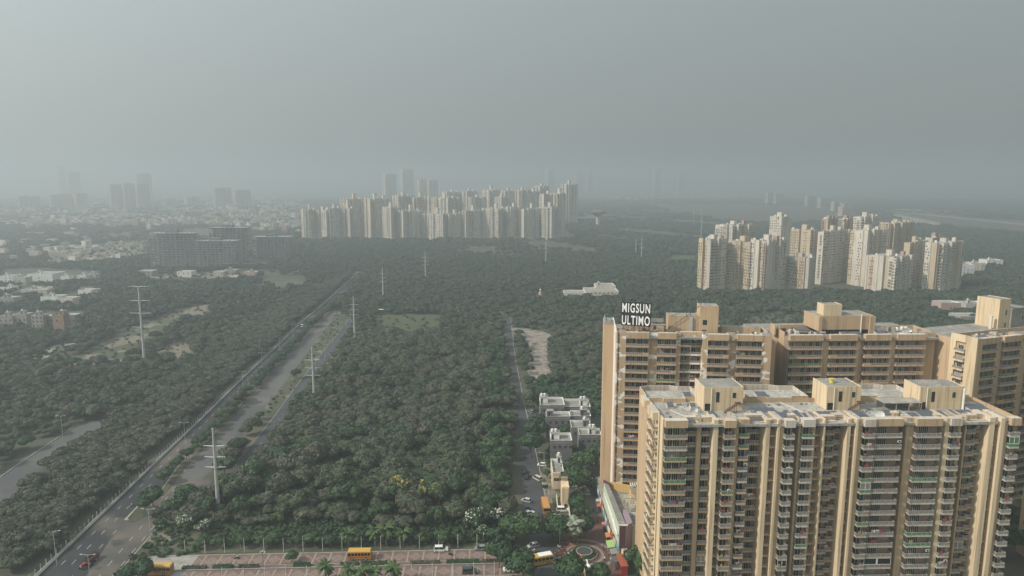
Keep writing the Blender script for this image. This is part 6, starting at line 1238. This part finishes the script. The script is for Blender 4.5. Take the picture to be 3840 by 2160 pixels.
bike(2021, 1972, rad(170), 'black', 'motor scooter in the open middle of the junction', ('grey', 'rider in dark grey crossing the open junction')); bike(2003, 2072, rad(100), 'white', 'white scooter beside the silver car at the avenue mouth', ('white', 'rider in white beside the silver car')); bike(1690, 2083, rad(60), 'black', 'fallen looking dark scooter beside the white boxy car'); bike(1242, 1326, rad(5), 'black', 'far scooter on the narrow road between the pylons', ('red', 'rider in red on the far narrow road')); bike(2084, 2085, rad(20), 'red', 'red scooter leaving the parked row', ('red', 'rider in red beside the parked scooters')); bike(2074, 1928, rad(0), 'white', 'white scooter just behind the orange bus', ('white', 'rider in white behind the orange bus')); bike(1980, 1910, rad(60), 'black', 'dark motorcycle left of the orange bus')
for px, py, sh, l in ((1973, 1845, 'grey', 'person in grey walking at the left edge of the side road'), (2041, 1808, 'blue', 'person in blue standing behind the pale van'), (2049, 1850, 'white', 'person in white walking up to the gate tower'), (2224, 1922, 'blue', 'person in blue on the lane left of the shop row'), (2267, 2105, 'white', 'person in white crossing the plaza rings'), (2284, 2088, 'pink', 'person in pink standing by the pale green awning'), (2291, 2108, 'white', 'person in white at the grey awning stall'), (2270, 2020, 'red', 'person in red below the orange brown stall'), (2096, 2023, 'white', 'person in white at the head of the parked scooters'), (2176, 2020, 'grey', 'person in grey under the silver palm'), (1982, 2075, 'pink', 'person in pink at the corner of the upper avenue'), (2262, 2060, 'blue', 'person in blue between the two awnings'), (2240, 1962, 'red', 'person in red in front of the middle shops'), (2136, 2025, 'red', 'person in red beside the silver palm planter')): person(px, py, R.uniform(0, 6), sh, l)
# ------------------------------------------------------------------ poles, lamps, pylons
def pylon(px, py, h, label, arms=(.72, .58, .45), rb=.75, aw=6.2, grp=None, z=0):
    x, y = g(px, py); e = empty('power_pylon', (x, y, 0), rad(R.uniform(-3, 3)), label, 'pylon', grp); q = MB(); q.tube((0, 0, 0), (0, 0, h), rb, rb * .42, 12); q.build('mast', M['galv'], e)
    for a in arms:
        q = MB(); q.tube((-aw, 0, 0), (0, 0, -.25), .10, .22, 6); q.tube((0, 0, -.25), (aw, 0, 0), .22, .10, 6); o = q.build('cross_arm', M['galv'], e); o.location = (0, 0, h * a)
        for s in (-1, 1): q = MB(); q.tube((s * (aw - .2), 0, 0), (s * (aw - .2), 0, -2.2), .05, .05, 5); k = q.build('insulator', M['conc'], o)
    return e
pylon(820, 1923, 31, 'nearest steel power pylon, standing by the wood corner in the lower left', aw=3.6, arms=(.80, .67, .55)); pylon(1180, 1531, 32, 'second steel power pylon beside the narrow road', aw=3.8, arms=(.80, .67, .55)); pylon(1330, 1264, 31, 'third steel power pylon at the far end of the narrow road', aw=3.8, arms=(.80, .67, .55)); pylon(1437, 1119, 31, 'fourth steel power pylon before the distant lawn', aw=3.8, arms=(.8, .67, .55))
pylon(1596, 1051, 34, 'fifth steel power pylon in the middle of the wood', aw=5, arms=(.8, .67, .54)); pylon(543, 1364, 50, 'tall steel power pylon standing alone left of the tree belt', aw=6.6, arms=(1.0, .82, .66, .48), rb=1.0); pylon(2047, 991, 34, 'steel power pylon in front of the right end of the long tower row', aw=3.6, arms=(.8, .66, .5)); pylon(2405, 974, 36, 'right of two distant steel pylons in the open wood', aw=3.4, arms=(.85, .68, .5)); pylon(2384, 958, 28, 'left of two distant steel pylons in the open wood', aw=2.8, arms=(.85, .68))
pylon(2628, 905, 62, 'tall thin mast at the left end of the sunlit cluster', arms=(), rb=.8); pylon(2445, 780, 50, 'faint thin mast on the hazy plain', arms=(), rb=1.2); pylon(2600, 835, 40, 'faint thin mast left of the sunlit cluster', arms=(), rb=.9)
def lamp(px, py, h, label, double=True, rz=0, xy=None, grp=None):
    x, y = xy or g(px, py); e = empty('street_lamp', (x, y, 0), rz, label, 'street lamp', grp); q = MB(); q.tube((0, 0, 0), (0, 0, h), .11, .07, 6); q.build('pole', M['galv'], e)
    for s in ((-1, 1) if double else (1,)):
        q = MB(); q.tube((0, 0, h), (s * 1.6, 0, h + .25), .05, .04, 5); o = q.build('arm', M['galv'], e); q = MB(); q.box(min(s * 1.5, s * 2.2), max(s * 1.5, s * 2.2), -.14, .14, h + .2, h + .32); q.build('lamp_head', M['galv'], o)
lamp(566, 2024, 10.5, 'double armed street lamp by the kerb of the road corner'); 
for i, (px, py) in enumerate([(696, 1672), (912, 1462), (984, 1385), (1050, 1322), (1100, 1270)]): lamp(px, py, 10.5, 'double armed lamp in the tree median, %s from us' % ('nearest', 'second', 'third', 'fourth', 'fifth')[i])
for i, (px, py) in enumerate([(1186, 1408), (1219, 1345), (1248, 1300), (1297, 1250), (1316, 1215), (1358, 1158)]): lamp(px, py, 9.5, 'slim lamp on the left kerb of the narrow road, %s from us' % ('nearest', 'second', 'third', 'fourth', 'fifth', 'farthest')[i], False)
lamp(236, 1640, 10, 'double armed lamp on the left service road'); lamp(213, 2120, 11, 'plain lamp post inside the belt beside the barrier', False); lamp(975, 1330, 10, 'faint lamp post in the belt, middle distance', False); lamp(340, 2190, 9, 'lamp post at the very bottom beside the tractor', True)
lamp(2057, 1905, 9, 'lamp post beside the orange school bus', False, rad(180)); lamp(2099, 2040, 10, 'lamp post at the head of the parked scooters', False, rad(180)); lamp(2040, 1760, 7, 'lamp post beside the narrow shop', False, rad(180)); lamp(2140, 1905, 8, 'lamp post right of the gate tower', False); lamp(700, 1360, 9, 'lamp post on the rough field edge', False)
def epole(px, py, h, label, arms=2):
    x, y = g(px, py); e = empty('electric_pole', (x, y, 0), rad(10), label, 'electric pole'); q = MB(); q.tube((0, 0, 0), (0, 0, h), .15, .11, 6); q.build('pole', M['rust'], e)
    for k in range(arms): q = MB(); q.box(-1.1, 1.1, -.06, .06, h - .4 - k * 1.3, h - .25 - k * 1.3); o = q.build('cross_arm', M['dark'], e); [q2.build('insulator', M['conc'], o) for q2 in [(lambda m: (m.tube((s, 0, h - .25 - k * 1.3), (s, 0, h - k * 1.3), .06, .05, 5), m)[1])(MB()) for s in (-1, 0, 1)]]
for a in ((507, 2165, 7.5, 'dark electric pole with cross arms at the bottom road corner', 3), (903, 1810, 8, 'dark electric pole beside the narrow road bend'), (1038, 1668, 7.5, 'left pole of the transformer pair by the narrow road'), (1056, 1674, 7.5, 'right leaning pole of the transformer pair by the narrow road', 1), (1117, 1558, 7, 'electric pole at the wood edge, third along the narrow road'), (1224, 1395, 6.5, 'electric pole at the wood edge, fourth along the narrow road'), (1299, 1290, 6.5, 'electric pole at the wood edge, fifth along the narrow road'), (2012, 1560, 8, 'thin electric pole left of the biggest grey house', 1)): epole(*a)
pm = MB(); pm.tube((0, 0, 0), (0, 0, 4.7), .075, .06, 6); pm = pm.mesh('white_pole', M['white'])
for k in range(17): x = -102 + 6.06 * k; tag(inst('white_pole', pm, None, (x, AV(x) + 1.2, 0)), 'slim white pole on the far footpath of the brick avenue', 'pole', 'white poles along the far side of the brick avenue')
for k in range(14): x = -84 + 6.06 * k; tag(inst('white_pole', pm, None, (x, AV(x) - 14.7, 0)), 'slim white pole on the near kerb of the brick avenue', 'pole', 'white poles along the near side of the brick avenue')
e = empty('decor_lamp', (*g(988, 2150)[:2], 0), 0, 'dark ornate lamp with white globes on the brick avenue median', 'street lamp'); e.location = (-75, AV(-75) - 7.2, 0); q = MB(); q.tube((0, 0, 0), (0, 0, 5), .09, .06, 6); q.tube((-.6, 0, 4.6), (.6, 0, 4.6), .04, .04, 5); q.build('pole', M['dark'], e)
for s in (-.6, 0, .6): q = MB(); q.ball((s, 0, 4.9 + (.35 if s == 0 else 0)), .22, .22, .22); q.build('globe', M['white'], e)
# ------------------------------------------------------------------ planting near us
for i, (x0, x1) in enumerate(((-99, -92), (-90, -84), (-82.5, -76.5), (-66, -61), (-52, -46.5), (-46, -38), (-31, -22), (-20, -10), (-9, -1))):
    pts = [(x, AV(x) - 7.1) for x in (x0, (x0 + x1) / 2, x1)]; o = hedge_mesh(pts, 1.2, .95 if i % 2 else .75, i, 240, .22).build('hedge', M['leafg' if i in (1, 3, 5, 7) else 'leaf']); tag(o, 'clipped median hedge of the brick avenue, ' + ('first', 'second', 'third', 'fourth', 'fifth', 'sixth', 'seventh', 'eighth', 'ninth')[i] + ' from the left', 'hedge')
def palm_meshes(seed, n=26, L=2.6, h=3.8, m='leafp', fan=False):
    rs = random.Random(seed); q = MB()
    for i in range(n):
        a = i * 2.399; up = rs.uniform(-.35, 1.1); segs = 5; d = Vector((math.cos(a), math.sin(a), 0)); sd_ = Vector((-d.y, d.x, 0)); p = Vector((0, 0, h)); v = (d * math.cos(up) + Vector((0, 0, math.sin(up)))).normalized(); pr = None
        for s in range(segs + 1):
            w = L * (.17 if not fan else .30) * math.sin(math.pi * (s + .6) / (segs + 1.2)); l, r = p - sd_ * w - Vector((0, 0, w * .5)), p + sd_ * w - Vector((0, 0, w * .5))
            if pr: q.quad(tuple(pr[2]), tuple(pr[0]), tuple(l), tuple(p)); q.quad(tuple(pr[2]), tuple(p), tuple(r), tuple(pr[1]))
            pr = (l, r, p.copy()); p = p + v * (L / segs); v = (v + Vector((0, 0, -.32))).normalized()
    t = MB(); t.tube((0, 0, 0), (0, 0, h), .26, .17, 7); return q.mesh('crown', M[m]), t.mesh('trunk', M['bark'])
PM = [palm_meshes(i) for i in range(3)]; SV2 = palm_meshes(9, 34, 3.2, 5.2, 'leafsv', True)
def palm(px, py, s, label, pm_=None, xy=None):
    c, t = pm_ or PM[int(px) % 3]; x, y = xy or g(px, py); e = empty('palm_tree', (x, y, 0), R.uniform(0, 6), label, 'palm'); e.scale = (s, s, s); link('crown', c, e); link('trunk', t, e)
for a in ((1449, 2045, 1.5, 'tallest palm of the group behind the brick avenue'), (1515, 2048, 1.25, 'palm right of the tallest one behind the avenue'), (1408, 2046, 1.3, 'palm left of the tallest one behind the avenue'), (1307, 2048, 1.15, 'small palm behind the school bus'), (1222, 2178, 1.25, 'palm cut by the bottom edge, first of the near row'), (1310, 2190, 1.2, 'palm cut by the bottom edge, second of the near row'), (1360, 2194, 1.2, 'palm cut by the bottom edge, third of the near row'), (1404, 2196, 1.1, 'palm cut by the bottom edge, fourth of the near row'), (1474, 2188, 1.25, 'palm cut by the bottom edge, last of the near row')): palm(*a)
palm(2150, 2036, 1.35, 'silver leaved fan palm at the top of the plaza', SV2)
q = ringmesh(1.2, 1.5, 0, .5, 16); o = q.build('planter', mat('terracotta', (.32, .12, .07), .8)); o.location = (*g(2150, 2036), .05); tag(o, 'round terracotta planter under the silver fan palm', 'planter')
CB = crown_mesh('crown', 200, [M['leafg'], M['blossom']], 3.6, 3.2, 1.2, 9, 1500, .42, .9, flowers=.22); CY = crown_mesh('crown', 201, [M['leafg'], M['yblossom']], 3.2, 3.4, 2.2, 9, 1500, .5, 1.0, flowers=.3)
CC_ = [crown_mesh('crown', 210 + i, M['leafg'], 3.4, 3.0, 1.0, 10, 1500, .38, .55) for i in range(3)]
T1 = ((700, 1985, CB, 1.1, 'white flowering tree at the foot of the nearest pylon, upper of two'), (760, 2000, CB, .9, 'white flowering tree at the foot of the nearest pylon, lower of two'), (1795, 1985, CB, 1.35, 'large white flowering tree left of the side road'), (1860, 1962, CB, 1.1, 'white flowering tree nearest the side road'), (1812, 2020, CB, .8, 'small white flowering tree behind the grey hatchback'), (1500, 1880, CY, 1.55, 'tree covered in yellow blossom, left end of the yellow group'), (1548, 1870, CY, 1.1, 'small yellow blossoming tree second in the group'), (1592, 1880, CY, 1.25, 'yellow blossoming tree in the middle of the group'), (1640, 1890, CY, 1.3, 'yellow blossoming tree third from the right of the group'), (1745, 1868, CY, 1.15, 'yellow blossoming tree at the right end of the group'))
for px, py, cm, s, l in T1: x, y = g(px, py); tree_proto('flowering_tree', cm, l, None, (x, y, 0), TR[0], s, R.uniform(0, 6))
GT = ((2090, 2030, 0, 1.35, 'dark round tree left of the silver fan palm'), (2196, 2014, 1, 1.0, 'small dark tree right of the silver fan palm'), (2072, 2016, 2, .9, 'small tree at the road side of the dark round one'), (2176, 1962, 1, .95, 'tree in the lane hedge above the silver palm'), (2168, 1925, 0, .9, 'tree in the lane hedge below the gate tower'), (2160, 1895, 2, .8, 'slim tree beside the gate tower'), (1962, 2186, 0, 1.35, 'large round tree at the bottom corner of the junction'), (1872, 2128, 1, 1.25, 'round tree on the avenue median'), (1975, 2035, 2, 1.5, 'large spreading tree at the avenue mouth'), (1925, 2025, 0, 1.2, 'tree left of the spreading one at the avenue mouth'), (2140, 2196, 1, 1.3, 'tree at the bottom edge left of the plaza'), (2250, 2190, 1, .9, 'small tree at the bottom edge below the stalls'), (2395, 2150, 2, 1.2, 'tree in the gap below the cream block'), (2140, 1862, 0, 1.5, 'large dark tree right of the gate tower'), (2170, 1838, 2, 1.3, 'dark tree between the shop and the blank gable'), (2200, 1786, 3, 1.4, 'dark tree left of the blank gable foot'), (2145, 1800, 1, 1.2, 'dark tree beside the narrow shop'), (2226, 1850, 1, .8, 'small tree at the foot of the blank gable'), (2175, 1770, 0, 1.2, 'tree behind the narrow shop'), (2240, 1740, 2, 1.3, 'tree touching the blank gable'),
 (1990, 1715, 3, 1.7, 'biggest dark tree at the bend of the side road'), (2008, 1655, 1, 1.6, 'dark tree above the bend of the side road'), (2030, 1620, 2, 1.3, 'tree between the side road and the white roof room'), (2120, 1650, 0, 1.0, 'tree in the gap between the grey houses'), (575, 1905, 1, 1.15, 'round tree on the median island tip'), (545, 1920, 3, .8, 'low tree at the front of the median island'), (700, 1900, 0, 1.2, 'spreading tree at the left corner of the wood'), (745, 1905, 2, 1.1, 'second tree at the left corner of the wood'), (845, 1790, 1, 1.3, 'dark tree behind the nearest pylon'), (898, 1700, 3, 1.1, 'tree between the two far carriageways'), (1112, 1420, 2, .9, 'bright round tree left of the second pylon'), (2052, 1795, 3, .55, 'small shrub tree in front of the narrow shop'), (3760, 2080, 1, 1.5, 'dark tree in the gap at the right frame edge'), (3790, 1990, 2, 1.3, 'second dark tree in the gap at the right frame edge'), (540, 2185, 1, 1.0, 'leafy tree at the bottom edge left of the bus'), (480, 2200, 0, .9, 'leafy tree at the bottom edge near the road corner'))
for px, py, c, s, l in GT: x, y = g(px, py); tree_proto('street_tree', CG[c], l, None, (x, y, 0), TR[c % 3], s, R.uniform(0, 6))
n = 0
for px, py, s in ((905, 2050, 1.0), (985, 2052, .9), (1030, 2048, 1.1), (1110, 2050, .9), (1180, 2048, 1.05), (1240, 2050, .95), (1347, 2042, 1.05), (1580, 2040, .9), (1661, 2044, 1.15), (1718, 2040, .8), (1866, 2040, 1.2), (1905, 2044, .9), (820, 2052, .9), (760, 2056, .8), (1095, 2108, .75)):
    x, y = g(px, py); tree_proto('young_tree', CC_[n % 3], 'tiered young tree behind the brick avenue, ' + ('1st 2nd 3rd 4th 5th 6th 7th 8th 9th 10th 11th 12th 13th 14th 15th').split()[n] + ' planted of the row' if False else 'tiered light green young tree just behind the brick avenue', 'young trees behind the brick avenue', (x, y, 0), TR[0], s, R.uniform(0, 6)); n += 1
# shrubs: median of the main road, belt edges
med = line([p for p in off(RL, 11.4) if 240 < p[1] < 660], 88) + line([p for p in off(RL, 13.2) if 262 < p[1] < 660], 60); k_ = 0
for i, (x, y) in enumerate(med):
    if R.random() < .12: continue
    t = tree_proto('median_tree', CG[i % 4], 'small green tree in the long planted median beside the main road', 'trees in the long planted median', (x + R.uniform(-1.2, 1.2), y, 0), TR[i % 3], R.uniform(.5, .8), R.uniform(0, 6))
ug = []
for poly, st, s0 in (([(-101, 203.0), (1, 203.2), (-3, 220), (-30, 226), (-70, 224), (-103, 218)], 1.9, .95), (junc and P([(470, 2112), (590, 1984), (650, 1925), (700, 1960), (760, 2070)]), 2.2, .8), (forest, 5.0, 1.5), ([(14.6, 262), (26, 262), (34, 285), (15, 285)], 2.6, 1.2), (P([(2000, 1545), (2250, 1570), (2250, 1415), (2010, 1415)]), 3.6, 2.0), (g3, 6.5, .7), ([(36, 180), (39, 180), (39, 194), (37, 194)], 1.4, 1.0), (clear1, 2.6, .7), ([(36.8, 176), (38, 176), (38, 194), (37, 194)], 1.5, .8), (P([(240, 1385), (330, 1290), (560, 1200), (700, 1150), (790, 1140), (800, 1190), (740, 1250), (700, 1330), (560, 1375), (530, 1350), (400, 1355)]), 9.5, 1.1), (P([(2060, 1250), (2110, 1250), (2110, 1440), (2060, 1440)]), 6, 1.3), (P([(1955, 1290), (1985, 1290), (2000, 1400), (1975, 1400)]), 8, 1.6), (P([(300, 1066), (640, 1030), (880, 1020), (960, 1055), (700, 1070), (420, 1075)]), 12, 2.0), (P([(180, 930), (560, 900), (560, 960), (380, 985), (190, 995)]), 17, 2.4), (P([(1396, 1184), (1660, 1184), (1668, 1250), (1560, 1262), (1400, 1256)]), 11, 1.3), (P([(2770, 1180), (2990, 1178), (3000, 1232), (2800, 1240)]), 7, 1.6), (P([(100, 1250), (300, 1240), (260, 1380), (60, 1400)]), 6, 1.4)):
    X, Y = grid_pts(poly, st, len(ug) + 5)
    ug += [(float(a), float(b), R.uniform(.6, 1.25) * s0, R.choice((0, 1))) for a, b in zip(X, Y)]
bs = []
for i, (px, py, l) in enumerate(((640, 1990, 'low bush on the verge beside the junction kerb'), (2046, 1830, 'low bush beside the side road near the pale van'))):
    x, y = g(px, py); o = link('bush', bushes[i]); o.location = (x, y, 0); tag(o, l, 'bush'); bs.append(o)
scatter_object('undergrowth', ug, bs, 'low undergrowth and bushes at the feet of the trees')
# ------------------------------------------------------------------ haze
def haze(density=.00052):
    m = bpy.data.materials.new('haze'); m.use_nodes = True; t = m.node_tree; t.nodes.clear()
    o = t.nodes.new('ShaderNodeOutputMaterial'); v = t.nodes.new('ShaderNodeVolumePrincipled'); v.inputs['Density'].default_value = density
    v.inputs['Color'].default_value = (.575, .635, .675, 1); v.inputs['Anisotropy'].default_value = .35
    t.links.new(v.outputs[0], o.inputs['Volume'])
    mb = MB(); mb.box(-9100, 9100, -400, 11100, -1.5, 215); mb.build('haze', m, kind='stuff', label='grey smog lying over the whole plain')
haze()
